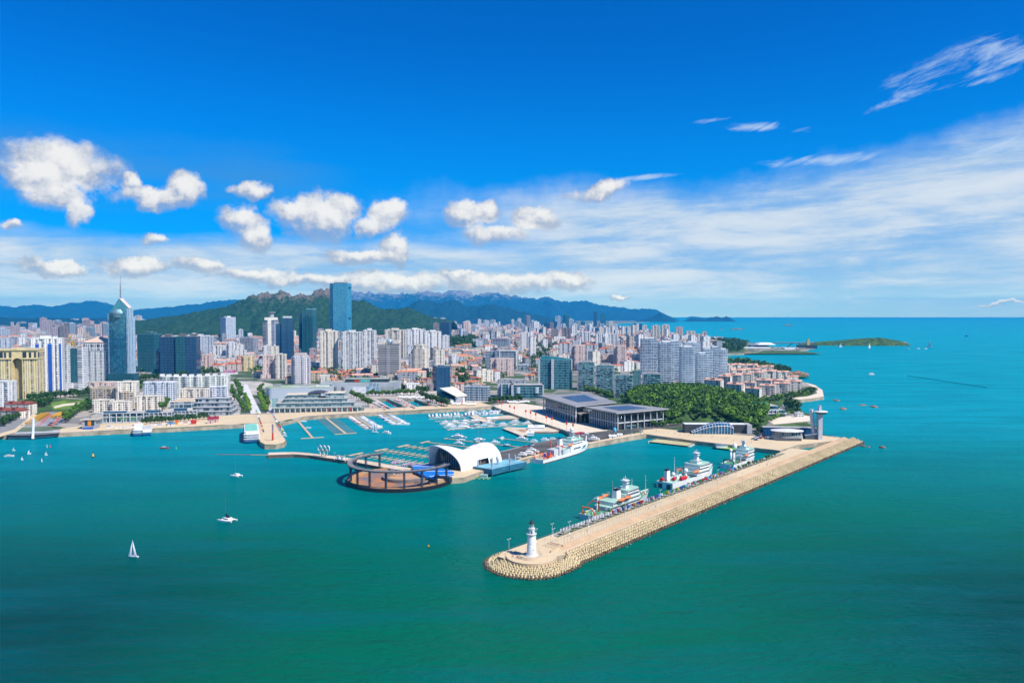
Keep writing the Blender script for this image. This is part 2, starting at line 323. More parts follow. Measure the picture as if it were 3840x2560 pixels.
# ---------------- mesh helpers ----------------
class MB:
    """collects faces (with optional UVs in metres), builds ONE mesh object"""
    def __init__(s): s.v = []; s.f = []; s.uv = []; s.mi = []
    def add(s, pts, faces, uvs=None, mi=0):
        k = len(s.v); s.v += [tuple(p) for p in pts]
        for i, fc in enumerate(faces):
            s.f.append([k+j for j in fc]); s.mi.append(mi)
            s.uv.append(uvs[i] if uvs else [(pts[j][0]+pts[j][1], pts[j][2]) for j in fc])
        return s
    def box(s, c, d, rz=0.0, mi=0, top=True, taper=1.0):
        x, y, z = d[0]/2, d[1]/2, d[2]; ca, sa = math.cos(rz), math.sin(rz); pts = []
        for k, zz in ((1.0, 0), (taper, z)):
            for (a, b_) in ((-x, -y), (x, -y), (x, y), (-x, y)):
                a *= k; b_ *= k; pts.append((c[0]+a*ca-b_*sa, c[1]+a*sa+b_*ca, c[2]+zz))
        fs = [(0, 1, 5, 4), (1, 2, 6, 5), (2, 3, 7, 6), (3, 0, 4, 7), (3, 2, 1, 0)]
        W = [d[0], d[1], d[0], d[1]]
        uv = [[(0, c[2]), (W[i], c[2]), (W[i], c[2]+z), (0, c[2]+z)] for i in range(4)]+[[(0, 0)]*4]
        if top: fs.append((4, 5, 6, 7)); uv.append([(0, 0), (d[0], 0), (d[0], d[1]), (0, d[1])])
        return s.add(pts, fs, uv, mi)
    def prism(s, poly, z0, z1, mi=0, top=True, bottom=False, top_mi=None, u0=0.0, scale=1.0):
        n = len(poly); A = sum(poly[i][0]*poly[(i+1) % n][1]-poly[(i+1) % n][0]*poly[i][1] for i in range(n))
        if A < 0: poly = poly[::-1]
        cx = sum(p[0] for p in poly)/n; cy = sum(p[1] for p in poly)/n
        pt = [(p[0], p[1], z0) for p in poly]+[(cx+(p[0]-cx)*scale, cy+(p[1]-cy)*scale, z1) for p in poly]
        fs = []; uv = []; u = u0
        for i in range(n):
            j = (i+1) % n; L = math.hypot(poly[j][0]-poly[i][0], poly[j][1]-poly[i][1])
            fs.append((i, j, n+j, n+i)); uv.append([(u, z0), (u+L, z0), (u+L, z1), (u, z1)]); u += L
        s.add(pt, fs, uv, mi)
        if top or bottom:
            tri = tessellate_polygon([[Vector((p[0], p[1], 0)) for p in poly]])
            def up(a, b_, c, P_):
                return ((P_[b_][0]-P_[a][0])*(P_[c][1]-P_[a][1])-(P_[c][0]-P_[a][0])*(P_[b_][1]-P_[a][1])) > 0
            t = [tuple(q) if up(*q, poly) else tuple(q)[::-1] for q in tri]
            if top: s.add(pt[n:], t, None, mi if top_mi is None else top_mi)
            if bottom: s.add(pt[:n], [q[::-1] for q in t], None, mi)
        return s
    def tube(s, pts, r, n=6, mi=0, closed=False, r2=None):
        pts = [Vector(p) for p in pts]; N = len(pts); rings = []
        for i, p in enumerate(pts):
            a = pts[(i-1) % N] if (i > 0 or closed) else p; b_ = pts[(i+1) % N] if (i < N-1 or closed) else p
            t = (b_-a).normalized(); up = Vector((0, 0, 1)) if abs(t.z) < .95 else Vector((1, 0, 0))
            e1 = t.cross(up).normalized(); e2 = t.cross(e1)
            rr = r if r2 is None else r+(r2-r)*i/max(1, N-1)
            rings.append([p+e1*math.cos(2*math.pi*k/n)*rr+e2*math.sin(2*math.pi*k/n)*rr for k in range(n)])
        v = [q for rg in rings for q in rg]; fs = []
        for i in range(N if closed else N-1):
            j = (i+1) % N
            for k in range(n):
                l = (k+1) % n; fs.append((i*n+k, j*n+k, j*n+l, i*n+l))
        if not closed: fs += [tuple(range(n)), tuple(range((N-1)*n, N*n))[::-1]]
        return s.add(v, fs, None, mi)
    def lathe(s, prof, c=(0, 0, 0), n=20, mi=0, a0=0.0, a1=2*math.pi):
        full = abs(a1-a0-2*math.pi) < 1e-6; m = n if full else n+1; v = []
        for (r, z) in prof:
            for k in range(m):
                a = a0+(a1-a0)*k/n; v.append((c[0]+r*math.cos(a), c[1]+r*math.sin(a), c[2]+z))
        fs = []
        for i in range(len(prof)-1):
            for k in range(n):
                l = (k+1) % m; fs.append((i*m+k, i*m+l, (i+1)*m+l, (i+1)*m+k))
        uv = [[(v[j][2]*0+2*3.14*prof[0][0]*(0 if q in (0, 3) else 1)*(1/n)+2*math.pi*prof[0][0]*(fi % n)/n, v[j][2]) for q, j in enumerate(fc)] for fi, fc in enumerate(fs)]
        return s.add(v, fs, uv, mi)
    def sphere(s, c, r, n=12, mi=0, sz=1.0, lo=-90):
        pr = [(r*math.cos(R(a)), r*sz*math.sin(R(a))) for a in [lo+(90-lo)*k/8 for k in range(9)]]
        return s.lathe(pr, c, n, mi)
    def build(s, name, mt, parent=None, loc=None, rz=0.0, smooth=False):
        me = bpy.data.meshes.new(name); me.from_pydata(s.v, [], s.f)
        uvl = me.uv_layers.new(name='UVMap'); k = 0; data = []
        for u in s.uv:
            for q in u: data += [q[0], q[1]]
        uvl.data.foreach_set('uv', data)
        mts = mt if isinstance(mt, (list, tuple)) else [mt]
        for q in mts: me.materials.append(q)
        if len(mts) > 1: me.polygons.foreach_set('material_index', s.mi)
        if smooth: me.polygons.foreach_set('use_smooth', [True]*len(me.polygons))
        me.update()
        o = bpy.data.objects.new(name, me); COL.objects.link(o)
        if parent: o.parent = parent
        if loc is not None: o.location = loc
        o.rotation_euler[2] = rz
        return o
def tag(o, label=None, cat=None, group=None, kind=None):
    if label: o['label'] = label
    if cat: o['category'] = cat
    if group: o['group'] = group
    if kind: o['kind'] = kind
    return o
def empty(name, loc, rz=0.0, label=None, cat=None, group=None):
    o = bpy.data.objects.new(name, None); COL.objects.link(o); o.location = loc; o.rotation_euler[2] = rz
    o.empty_display_size = .1
    return tag(o, label, cat, group)
def kids(o): return [c for c in COL.objects if c.parent == o]
def copy_tree(o, parent=None, ch=None):
    c = o.copy(); COL.objects.link(c); c.parent = parent
    for k in (ch if ch is not None else o.children): copy_tree(k, c)
    return c
def place(proto, first, loc, rz=0.0, label=None, group=None, sc_=None):
    """first use moves the prototype itself, then copies"""
    o = proto if first else copy_tree(proto)
    o.location = loc; o.rotation_euler[2] = rz
    if label: o['label'] = label
    if group: o['group'] = group
    if sc_: o.scale = (sc_,)*3 if not isinstance(sc_, tuple) else sc_
    return o
def lerp(a, b_, t): return a+(b_-a)*t
LZ = 4.5     # level of the quays and the city ground
def pl(pts, z=LZ): return [tuple(P(a, b_, z))[:2] for a, b_ in pts]
def sheet(name, pts, m, z, kind='structure', label=None, cat=None, thick=None):
    mb = MB(); poly = pl(pts, z)
    mb.prism(poly, z-(thick or 0.02), z); o = mb.build(name, m)
    return tag(o, label, cat, None, kind)
# ---------------- sea, land, hills ----------------
mb = MB(); mb.add([(-90000, -3000, 0), (90000, -3000, 0), (90000, 36000, 0), (-90000, 36000, 0)], [(0, 1, 2, 3)])
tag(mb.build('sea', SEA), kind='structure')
mb = MB(); mb.add([(-90000, -3000, -8), (90000, -3000, -8), (90000, 36000, -8), (-90000, 36000, -8)], [(0, 1, 2, 3)])
COAST = [(-900, 1664), (27, 1631), (60, 1622), (190, 1620), (218, 1624), (365, 1617), (640, 1606), (941, 1589), (975, 1658), (992, 1668), (1035, 1668), (1066, 1661), (1074, 1652), (1040, 1600),
         (1061, 1583), (1143, 1563), (1240, 1556), (1429, 1546), (1551, 1540), (1804, 1528), (1845, 1523), (1869, 1532), (1955, 1564), (2067, 1597), (2118, 1613), (2150, 1632), (2028, 1656), (1877, 1692),
         (1860, 1700), (1740, 1690), (1640, 1735), (1560, 1762), (1640, 1800), (1672, 1795), (1740, 1790), (1800, 1768), (1988, 1716), (2204, 1666), (2359, 1638), (2424, 1628), (2604, 1652), (2925, 1689), (2990, 1668), (3166, 1649),
         (3150, 1638), (3085, 1630), (2990, 1612), (2905, 1598), (2902, 1590), (2925, 1588), (3042, 1577), (3050, 1560), (3014, 1547), (2950, 1535), (2940, 1515), (2946, 1503), (3040, 1495), (3090, 1487), (3085, 1462), (3055, 1442),
         (3004, 1430), (2967, 1411), (3000, 1407), (2963, 1393), (2898, 1381), (2869, 1373), (2792, 1358), (2727, 1360), (2690, 1340), (2731, 1327), (2780, 1326), (2841, 1320), (2861, 1313), (2992, 1314), (3033, 1310),
         (3020, 1303), (2900, 1302), (2828, 1285), (2727, 1280), (2670, 1277), (2600, 1262), (2480, 1250), (2420, 1240), (2300, 1228), (2200, 1222), (2330, 1212), (2460, 1205), (2500, 1200.5), (2440, 1197), (2300, 1196), (-6000, 1196), (-6000, 1400)]
poly = pl(COAST)
BAS = [pl([(1410, 1495), (1452, 1495), (1538, 1534), (1474, 1534)]), pl([(1507, 1496), (1556, 1496), (1637, 1529), (1573, 1531)])]
mb = MB(); mb.prism(poly, -6, LZ, 0, top=False)
allp = poly+[q for b_ in BAS for q in b_]; tri = tessellate_polygon([[Vector((p[0], p[1], 0)) for p in L_] for L_ in [poly]+BAS])
def ccw(t): a, b_, c = (allp[i] for i in t); return (b_[0]-a[0])*(c[1]-a[1])-(c[0]-a[0])*(b_[1]-a[1]) > 0
mb.add([(p[0], p[1], LZ) for p in allp], [tuple(t) if ccw(t) else tuple(t)[::-1] for t in tri], None, 1)
for b_ in BAS:
    for i in range(4): a, c = b_[i], b_[(i+1) % 4]; mb.add([(a[0], a[1], -6), (c[0], c[1], -6), (c[0], c[1], LZ), (a[0], a[1], LZ)], [(3, 2, 1, 0)])
QW = mat('quay_wall', (.45, .36, .25), .85, sc_=.1, var=.2)
tag(mb.build('ground', [QW, GROUND]), kind='structure')
def fb(x, y, s, o=5, h=.9): return mnoise.fractal(Vector((x*s, y*s, 3.7)), h, 2.1, o)
def ridge(name, prof, Y, depth, m, nx=260, ny=40, rough=.22, ns=.0011, base=0.0, lab=None, lean=.5):
    """a range whose crest rises to the given outline; real depth on both sides"""
    pts = [(at_depth(a, 1280, Y).x, at_depth(a, b_, Y).z) for a, b_ in prof]
    x0, x1 = pts[0][0], pts[-1][0]; v = []; f = []
    for j in range(ny+1):
        t = j/ny; yy = Y-depth*lean+depth*t
        s = 1-abs((t-lean)/(lean if t < lean else 1-lean))
        for i in range(nx+1):
            x = lerp(x0, x1, i/nx)
            k = 0
            while k < len(pts)-2 and pts[k+1][0] < x: k += 1
            q = (x-pts[k][0])/max(1e-6, pts[k+1][0]-pts[k][0]); h = max(lerp(pts[k][1], pts[k+1][1], q), base)
            n = fb(x, yy, ns, 6); n2 = abs(fb(x+900, yy*.55, ns*2.2, 5))
            g = s**.85
            z = base-20+(h-base+20)*g
            n3 = abs(fb(x+333, yy*.7, ns*7, 4)); n4 = fb(x, yy+77, ns*16, 3)
            z += (h-base)*(n*rough*(1.05-g*.85)-n2*rough*1.9*g*(1.12-g)-n3*.16*g+n4*.05*g+.05*g)
            v.append((x*(yy/Y)**.3, yy, z))
    for j in range(ny):
        for i in range(nx):
            a = j*(nx+1)+i; f.append((a, a+1, a+nx+2, a+nx+1))
    mb = MB(); mb.v = v; mb.f = f; mb.uv = [[(0, 0)]*4]*len(f); mb.mi = [0]*len(f)
    return tag(mb.build(name, m, smooth=True), kind='structure')
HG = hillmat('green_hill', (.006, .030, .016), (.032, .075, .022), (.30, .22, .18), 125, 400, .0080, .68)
HB = hillmat('far_hill', (.006, .04, .085), (.012, .08, .13), (.55, .47, .46), 230, 900, .0028, .62)  # distance haze painted in: base colours bluer than the woods themselves
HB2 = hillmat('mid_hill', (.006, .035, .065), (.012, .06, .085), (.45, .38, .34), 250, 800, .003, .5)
ridge('green_hill', [(420, 1212), (560, 1197), (700, 1180), (780, 1160), (860, 1146), (925, 1118), (960, 1110), (1000, 1107), (1030, 1112), (1053, 1094), (1075, 1102), (1095, 1112), (1120, 1099), (1150, 1108),
     (1180, 1088), (1215, 1083), (1235, 1080), (1262, 1092), (1300, 1108), (1330, 1122), (1360, 1128), (1400, 1148), (1440, 1164), (1470, 1158), (1540, 1156), (1580, 1172), (1620, 1188), (1700, 1205)], 5600, 2400, HG, 420, 60, .30, .0016)
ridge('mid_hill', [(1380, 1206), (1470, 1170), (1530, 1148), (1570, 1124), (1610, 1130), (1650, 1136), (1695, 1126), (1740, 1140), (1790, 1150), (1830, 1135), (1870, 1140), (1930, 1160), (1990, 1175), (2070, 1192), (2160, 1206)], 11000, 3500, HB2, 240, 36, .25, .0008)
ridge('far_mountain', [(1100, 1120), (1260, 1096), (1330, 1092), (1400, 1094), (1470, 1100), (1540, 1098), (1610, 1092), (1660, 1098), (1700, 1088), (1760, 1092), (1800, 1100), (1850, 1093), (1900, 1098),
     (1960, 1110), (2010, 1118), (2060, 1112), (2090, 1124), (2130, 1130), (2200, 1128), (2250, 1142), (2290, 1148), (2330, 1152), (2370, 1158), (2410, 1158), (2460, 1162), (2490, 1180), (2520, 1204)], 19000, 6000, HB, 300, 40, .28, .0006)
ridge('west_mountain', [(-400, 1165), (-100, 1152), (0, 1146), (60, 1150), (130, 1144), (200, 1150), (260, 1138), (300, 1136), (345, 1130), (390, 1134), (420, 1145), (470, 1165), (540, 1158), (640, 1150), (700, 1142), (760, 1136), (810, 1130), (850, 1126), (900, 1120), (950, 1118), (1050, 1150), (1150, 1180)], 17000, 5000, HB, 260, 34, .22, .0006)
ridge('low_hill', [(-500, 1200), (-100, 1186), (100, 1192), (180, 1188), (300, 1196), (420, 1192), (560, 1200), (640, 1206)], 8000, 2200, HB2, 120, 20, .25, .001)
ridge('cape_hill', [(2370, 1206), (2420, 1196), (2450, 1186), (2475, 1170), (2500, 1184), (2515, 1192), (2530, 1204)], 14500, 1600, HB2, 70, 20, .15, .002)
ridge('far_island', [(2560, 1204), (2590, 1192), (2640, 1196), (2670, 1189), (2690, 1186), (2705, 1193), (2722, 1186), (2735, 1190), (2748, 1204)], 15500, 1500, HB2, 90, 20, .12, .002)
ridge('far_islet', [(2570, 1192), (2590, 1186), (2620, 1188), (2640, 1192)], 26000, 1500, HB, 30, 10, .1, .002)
# green island on the right
HI = hillmat('island_grass', (.01, .04, .012), (.09, .15, .03), (.40, .22, .15), 4, 90, .012, .5)
ridge('green_island', [(2960, 1296), (3010, 1288), (3060, 1281), (3140, 1276), (3230, 1268), (3300, 1266), (3370, 1276), (3392, 1282), (3402, 1296)], P(3200, 1292, 0).y, 420, HI, 160, 30, .25, .006)
# ---------------- breakwater ----------------
BO = P(1976, 2036, 5.5); BE = P(2926, 1695, 5.5); BU = (BE-BO).normalized(); BN = Vector((BU.y, -BU.x, 0)); BANG = math.atan2(BU.y, BU.x)
BZ = 5.5
def bw(s, t, z=BZ): p = BO+BU*s+BN*t; return Vector((p.x, p.y, z))
LS, LT = -17.7, 18.3        # lighthouse in breakwater coordinates
root = empty('breakwater', bw(0, 0, 0)); tag(root, kind='structure')
def bl(pts): return [tuple(bw(*p))[:2] for p in pts]
def wpart(name, m, mb, parent=root):
    o = mb.build(name, m, parent); o.location = -Vector(parent.location); return o
mb = MB(); mb.prism(bl([(-30, 3), (-22, 0), (430, 0), (430, 18), (8, 18), (-2, 30), (-30, 22)]), -6, BZ, 0, top_mi=1); wpart('promenade', [QW, PAVE], mb)
# stair treads down to the sea-side walkway
mb = MB()
for i in range(5):
    mb.prism(bl([(9-i*1.6, 18+i*.85), (542, 18+i*.85), (542, 18+(i+1)*.85), (8-i*1.6, 18+(i+1)*.85)]), -5, BZ-.34*(i+1)-.03, i % 2)
STEP1 = mat('stair_tread', (.64, .50, .34), .8, sc_=.05); STEP2 = mat('stair_tread_worn', (.56, .41, .26), .8, sc_=.05)
wpart('stair', [STEP1, STEP1], mb)
mb = MB()
for i in range(6): mb.prism(bl([(9-i*1.6, 17.9+i*.85), (542, 17.9+i*.85), (542, 18.12+i*.85), (8-i*1.6, 18.12+i*.85)]), -2, BZ-.34*i+.02)
wpart('stair_nosing', mat('tan_nosing', (.50, .34, .20), .8), mb)
mb = MB(); mb.prism(bl([(-6, 22.25), (542, 22.25), (546, 25.3), (-8, 27.5)]), -5, 3.8); wpart('walkway', STEP1, mb)
mb = MB(); mb.prism(bl([(-4, 24.9), (542, 24.9), (543, 25.3), (-6, 25.4)]), 3.8, 4.2); wpart('kerb', STEP2, mb)
# round head
def ringpts(r0, a0, a1, n=28): return [(LS+r0*math.cos(a0+(a1-a0)*k/n), LT+r0*math.sin(a0+(a1-a0)*k/n)) for k in range(n+1)]
mb = MB(); mb.prism(bl(ringpts(14.5, 0, 2*math.pi, 40)[:-1]), -6, BZ+.03, 0, top_mi=1); wpart('round_platform', [STEP2, PAVE], mb)
mb = MB(); c = bw(LS, LT, 0)
for a0, a1 in ((BANG-R(232), BANG-R(62)),):
    mb.lathe([(14.45, 4.0), (14.8, 4.0), (14.8, BZ+.75), (14.3, BZ+.75), (14.3, BZ)], (c.x, c.y, 0), 40, 0, a0, a1)
wpart('parapet', STEP2, mb)
mb = MB()
for i, r in enumerate((7.6, 6.9, 6.2)): mb.prism(bl(ringpts(r, 0, 6.2832, 36)[:-1]), BZ, BZ+.3*(i+1)+.03)
wpart('round_step', STEP1, mb)
mb = MB()
for a in range(0, 360, 12):
    if 200 < a < 290: continue
    q = bw(LS+5.9*math.cos(R(a)), LT+5.9*math.sin(R(a)), BZ+.9); mb.tube([q, q+Vector((0, 0, 1.1))], .05, 4)
mb.tube([bw(LS+5.9*math.cos(R(a)), LT+5.9*math.sin(R(a)), BZ+2.0) for a in range(-70, 201, 10)], .05, 4)
wpart('round_railing', SILVER, mb)
# stepped recess beside the tower and planted bank
mb = MB()
for i in range(4): mb.prism(bl([(2.5+i*2.6, 9.5), (4.0+i*2.6, 9.5), (4.0+i*2.6, 19.5), (2.5+i*2.6, 19.5)]), BZ, BZ+.12+.25*(i > 1), 0)
wpart('bench_step', STEP2, mb)
mb = MB(); mb.prism(bl([(-4.5, 21.3), (9, 18.4), (9, 19.2), (-4.5, 22.2)]), 3.0, BZ+.9); wpart('stair_wall', STEP2, mb)
mb = MB()
for s in [k*2.5 for k in range(-9, 150)]:
    q = bw(s, .5); mb.tube([q, q+Vector((0, 0, 1.15))], .05, 4)
mb.tube([bw(-22, .5, BZ+1.15), bw(375, .5, BZ+1.15)], .05, 4); wpart('railing', DGREY, mb)
mb = MB(); mb.prism(bl([(22, 4.6), (395, 4.6), (395, 6.9), (22, 6.9)]), BZ-.02, BZ+.12); wpart('planting_bed', mat('bed_soil', (.22, .19, .12), .9, sc_=.5, c2=(.05, .09, .02), var=.3), mb)
mb = MB(); mb.prism(bl([(22, .8), (395, .8), (395, 4.6), (22, 4.6)]), BZ-.02, BZ+.03); wpart('service_path', mat('path_grey', (.34, .31, .27), .85), mb)
# armour slope: one continuous bed
def armline(t):   # t 0 crest .. 1 below water ; list of (s,t) along the outline from root to tip and round
    a = []
    for k in range(0, 57): a.append((548-k*9.7, 25.3+t*(12.6)))
    for k in range(0, 33):
        an = R(82+k*6.2); rr = 15.0+t*(7.2+5.5*min(1, max(0, (k-14)/12)))
        a.append((LS+rr*math.cos(an) if k > 0 else -2, LT+rr*math.sin(an)))
    return a
mb = MB(); rows = [(0, 4.0), (.33, 2.9), (.66, 1.5), (1.0, -.3), (1.35, -3)]
V_ = []; n_ = 0
for t, z in rows:
    L_ = [bw(a, b_, z) for a, b_ in armline(t)]; n_ = len(L_); V_ += L_
fs = [(i*n_+j, i*n_+j+1, (i+1)*n_+j+1, (i+1)*n_+j) for i in range(len(rows)-1) for j in range(n_-1)]
mb.add(V_, fs); wpart('armour_slope', mat('armour_bed', (.20, .14, .08), .95, sc_=.5, var=.3), mb)
# armour blocks
def tetra(mb, c, rz, s=1.0, mi=0):
    for k in range(4):
        if k == 3: d = Vector((0, 0, 1))
        else: d = Vector((math.cos(rz+k*2.094)*.94, math.sin(rz+k*2.094)*.94, -.33))
        a = Vector(c); e = a+d*1.15*s
        mb.tube([a, e], .52*s, 6, mi, r2=.30*s)
tb = MB(); tetra(tb, (0, 0, .4), 0, 1.15)
tproto = tb.build('armour_block', ARM); tpale = tproto.data; twet = tpale.copy(); twet.materials[0] = ARMW
spots = []
for r in range(6):
    t = (r+.4)/5.4; z = lerp(3.9, .15, t)
    pts = armline(t); W = [bw(a, b_, z) for a, b_ in pts]; acc = 0.0; k = 0; off = (r % 2)*1.1+r*.35
    tot = 0; nxt = off
    for i in range(len(W)-1):
        L_ = (W[i+1]-W[i]).length
        while nxt <= tot+L_:
            p = W[i].lerp(W[i+1], (nxt-tot)/L_); spots.append((p+Vector((random.uniform(-.25, .25), random.uniform(-.25, .25), random.uniform(-.15, .25))), t)); nxt += 2.15
        tot += L_
spots.sort(key=lambda q: q[0].y)
near = spots[:290]; rest = spots[290:]
for i, (p, t) in enumerate(near):
    o = tproto if i == 0 else tproto.copy()
    if i: COL.objects.link(o)
    o.location = p; o.rotation_euler = (random.uniform(-.15, .15), random.uniform(-.15, .15), BANG+random.uniform(-.2, .2))
    o.data = twet if t > .86 else tpale
    tag(o, 'dark wet concrete armour block at the waterline of the breakwater head' if t > .86 else 'pale four-legged concrete armour block packed on the slope around the breakwater head', 'armour block', 'armour blocks on the breakwater slope')
mb = MB()
for p, t in rest: tetra(mb, p+Vector((0, 0, .4)), BANG+random.uniform(-.3, .3), 1.12, 1 if t > .86 else 0)
tag(mb.build('armour_blocks', [ARM, ARMW]), 'rows of pale concrete armour blocks along the whole sea side of the breakwater', 'armour blocks', None, 'stuff')
# wet band and foam at the waterline
mb = MB(); V_ = []
for dt, z in ((.86, .25), (1.12, .02), (1.24, .012)):
    V_ += [bw(a, b_+0, z) for a, b_ in armline(dt)]
mb.add(V_, [(i*n_+j, i*n_+j+1, (i+1)*n_+j+1, (i+1)*n_+j) for i in range(2) for j in range(n_-1)])
m, nt, b = newmat('shore_foam'); tcx = nt.nodes.new('ShaderNodeTexCoord'); nf = noise(nt, S(nt, tcx.outputs['Object']), .35, 7, .7)
tr_ = nt.nodes.new('ShaderNodeBsdfTransparent'); mx = nt.nodes.new('ShaderNodeMixShader'); nt.links.new(nf.smooth(.60, .70).o, mx.inputs[0])
nt.links.new(tr_.outputs[0], mx.inputs[1]); nt.links.new(b.outputs[0], mx.inputs[2]); nt.links.new(mx.outputs[0], nt.nodes['Material Output'].inputs[0])
b.inputs['Base Color'].default_value = (.75, .8, .8, 1); FOAM = m
tag(mb.build('shore_foam', FOAM), kind='stuff', label='thin broken foam line where the sea meets the breakwater', cat='foam')
# lighthouse
r_ = empty('lighthouse', bw(LS, LT, BZ+.93), 0, 'white round lighthouse tower with black bell roof on the breakwater head', 'lighthouse')
mb = MB(); mb.lathe([(3.5, 0), (3.5, .35), (2.95, .55), (2.9, .9), (2.55, 6.0), (2.38, 6.2), (2.38, 6.5), (2.45, 6.7), (2.35, 12.2)], n=32); mb.build('tower_shaft', WHITE, r_, smooth=False)
mb = MB(); mb.lathe([(2.35, 12.2), (3.0, 12.4), (3.05, 12.75), (0, 12.76)], n=28); mb.build('gallery', WHITE, r_)
mb = MB()
for k in range(16): a = k*math.pi/8; mb.tube([(2.85*math.cos(a), 2.85*math.sin(a), 12.75), (2.85*math.cos(a), 2.85*math.sin(a), 13.9)], .05, 4)
for z in (13.3, 13.9): mb.tube([(2.85*math.cos(k*.2618), 2.85*math.sin(k*.2618), z) for k in range(24)], .05, 4, closed=True)
mb.build('gallery_railing', mat('green_rail', (.05, .25, .22), .5), r_)
mb = MB(); mb.lathe([(1.75, 12.7), (1.7, 15.4), (2.05, 15.6), (2.05, 15.85), (0, 15.9)], n=24); mb.build('watch_room', WHITE, r_)
mb = MB(); mb.box((.1, -1.74, 13.0), (.8, .12, 1.7)); mb.build('door', DGREY, r_)
for (x_, z_) in ((0.9, 3.3), (-.3, 11.0)):
    mb = MB(); mb.box((x_, -math.sqrt((2.9-z_*.055)**2-x_*x_)+.05, z_), (.35, .3, .9)); mb.build('window', DGREY, r_)
mb = MB()
for k in range(8): a = k*math.pi/4; mb.tube([(1.25*math.cos(a), 1.25*math.sin(a), 15.85), (1.25*math.cos(a), 1.25*math.sin(a), 18.6)], .09, 5)
mb.build('lantern_frame', WHITE, r_)
mb = MB(); mb.lathe([(.7, 15.9), (.7, 18.4)], n=14); mb.build('lens', mat('lens_glass', (.25, .45, .45), .15), r_)
mb = MB(); mb.lathe([(1.75, 18.5), (1.55, 18.75), (1.0, 19.1), (.65, 19.7), (.5, 20.1), (.25, 20.5), (.3, 20.9), (0, 21.3)], n=20); mb.build('roof', BLACK, r_)
# flagpoles: one row on the promenade edge, flags near the top
pole = MB(); pole.tube([(0, 0, 0), (0, 0, 9.6)], .085, 5, r2=.05); pole.box((0, 0, 0), (.5, .5, .25))
fl = MB(); nfx = 5
for i in range(nfx+1):
    x_ = .05+i*.5; dy = .18*math.sin(i*1.3)
    fl.v += [(x_, dy, 9.3-i*.12), (x_, dy, 7.6-i*.12)]
for i in range(nfx): fl.f.append([i*2, i*2+1, i*2+3, i*2+2]); fl.uv.append([(0, 0)]*4); fl.mi.append(0)
pm = pole.build('flagpole', SILVER); fm_ = fl.build('flag', WHITE, pm)
fcols = [mat('flag_red', (.55, .02, .03), .6), mat('flag_blue', (.02, .08, .42), .6), mat('flag_yellow', (.75, .45, .02), .6), mat('flag_green', (.02, .28, .08), .6),
         mat('flag_white', (.8, .8, .8), .6), mat('flag_sky', (.2, .45, .75), .6)]
fnames = ['red', 'dark blue', 'yellow', 'green', 'white', 'light blue']
ordn = lambda n: '%d%s' % (n, 'th' if 10 <= n % 100 <= 20 else {1: 'st', 2: 'nd', 3: 'rd'}.get(n % 10, 'th'))
ncol = {}
FLG = []
for i in range(80):
    ci = 4 if i < 18 else random.choice((0, 0, 1, 2, 3, 4, 4, 5)); FLG.append(ci); ncol[ci] = ncol.get(ci, 0)+1
cnt = {}
for i in range(80):
    s = 15+i*3.05; ci = FLG[i]; cnt[ci] = cnt.get(ci, 0)+1
    p = pm if i == 0 else pm.copy(); fo = fm_ if i == 0 else fm_.copy()
    if i:
        COL.objects.link(p); COL.objects.link(fo); fo.parent = p
        if ci != 4:
            fo.data = bpy.data.meshes.get('flag_%d' % ci) or fm_.data.copy(); fo.data.name = 'flag_%d' % ci
            fo.data.materials.clear(); fo.data.materials.append(fcols[ci])
    p.location = bw(s, 17.2, BZ); p.rotation_euler = (0, 0, R(165)+random.uniform(-.25, .25))
    tag(p, 'pole flying a %s flag, %s %s one from the lighthouse' % (fnames[ci], ordn(cnt[ci]), fnames[ci]), 'flagpole', 'flagpoles along the breakwater promenade')
# lamps
lampm = MB(); lampm.tube([(0, 0, 0), (0, 0, 7.5)], .1, 6, r2=.06)
lr = empty('street_lamp', (0, 0, 0)); lampm.build('lamp_post', WHITE, lr)
for sx in (-1, 1):
    q = MB(); q.tube([(0, 0, 7.4), (sx*1.1, 0, 7.8)], .05, 4); q.box((sx*1.1, 0, 7.75), (.8, .35, .16)); q.build('lamp_head', WHITE, lr)
q = MB(); q.lathe([(.7, 0), (.6, .35), (0, .36)], n=10); q.build('base', WHITE, lr)
spl = [(-20, 3, 'beside the sea wall just left of the lighthouse'), (6, 2.2, 'on the harbour edge right of the lighthouse'), (22, 2.4, 'by the harbour railing above the blue bench'), (14, 9.5, 'beside the stepped recess near the lighthouse'),
       (33, 7.6, 'at the start of the flagpole row'), (54, 7.6, 'between the planted strip and the stern of the grey ship')]+[(75+k*24, 7.6, None) for k in range(11)]
for i, (s, t, lab) in enumerate(spl):
    lab = lab or 'on the planted strip, %s after the grey ship stern' % ordn(i-5)
    place(lr, i == 0, bw(s, t, BZ+.03), BANG, 'white twin-arm street lamp '+lab, 'street lamps on the breakwater')
tag(lr, None, 'street lamp')
for o in COL.objects:
    if o.name.startswith('street_lamp'): o['category'] = 'street lamp'
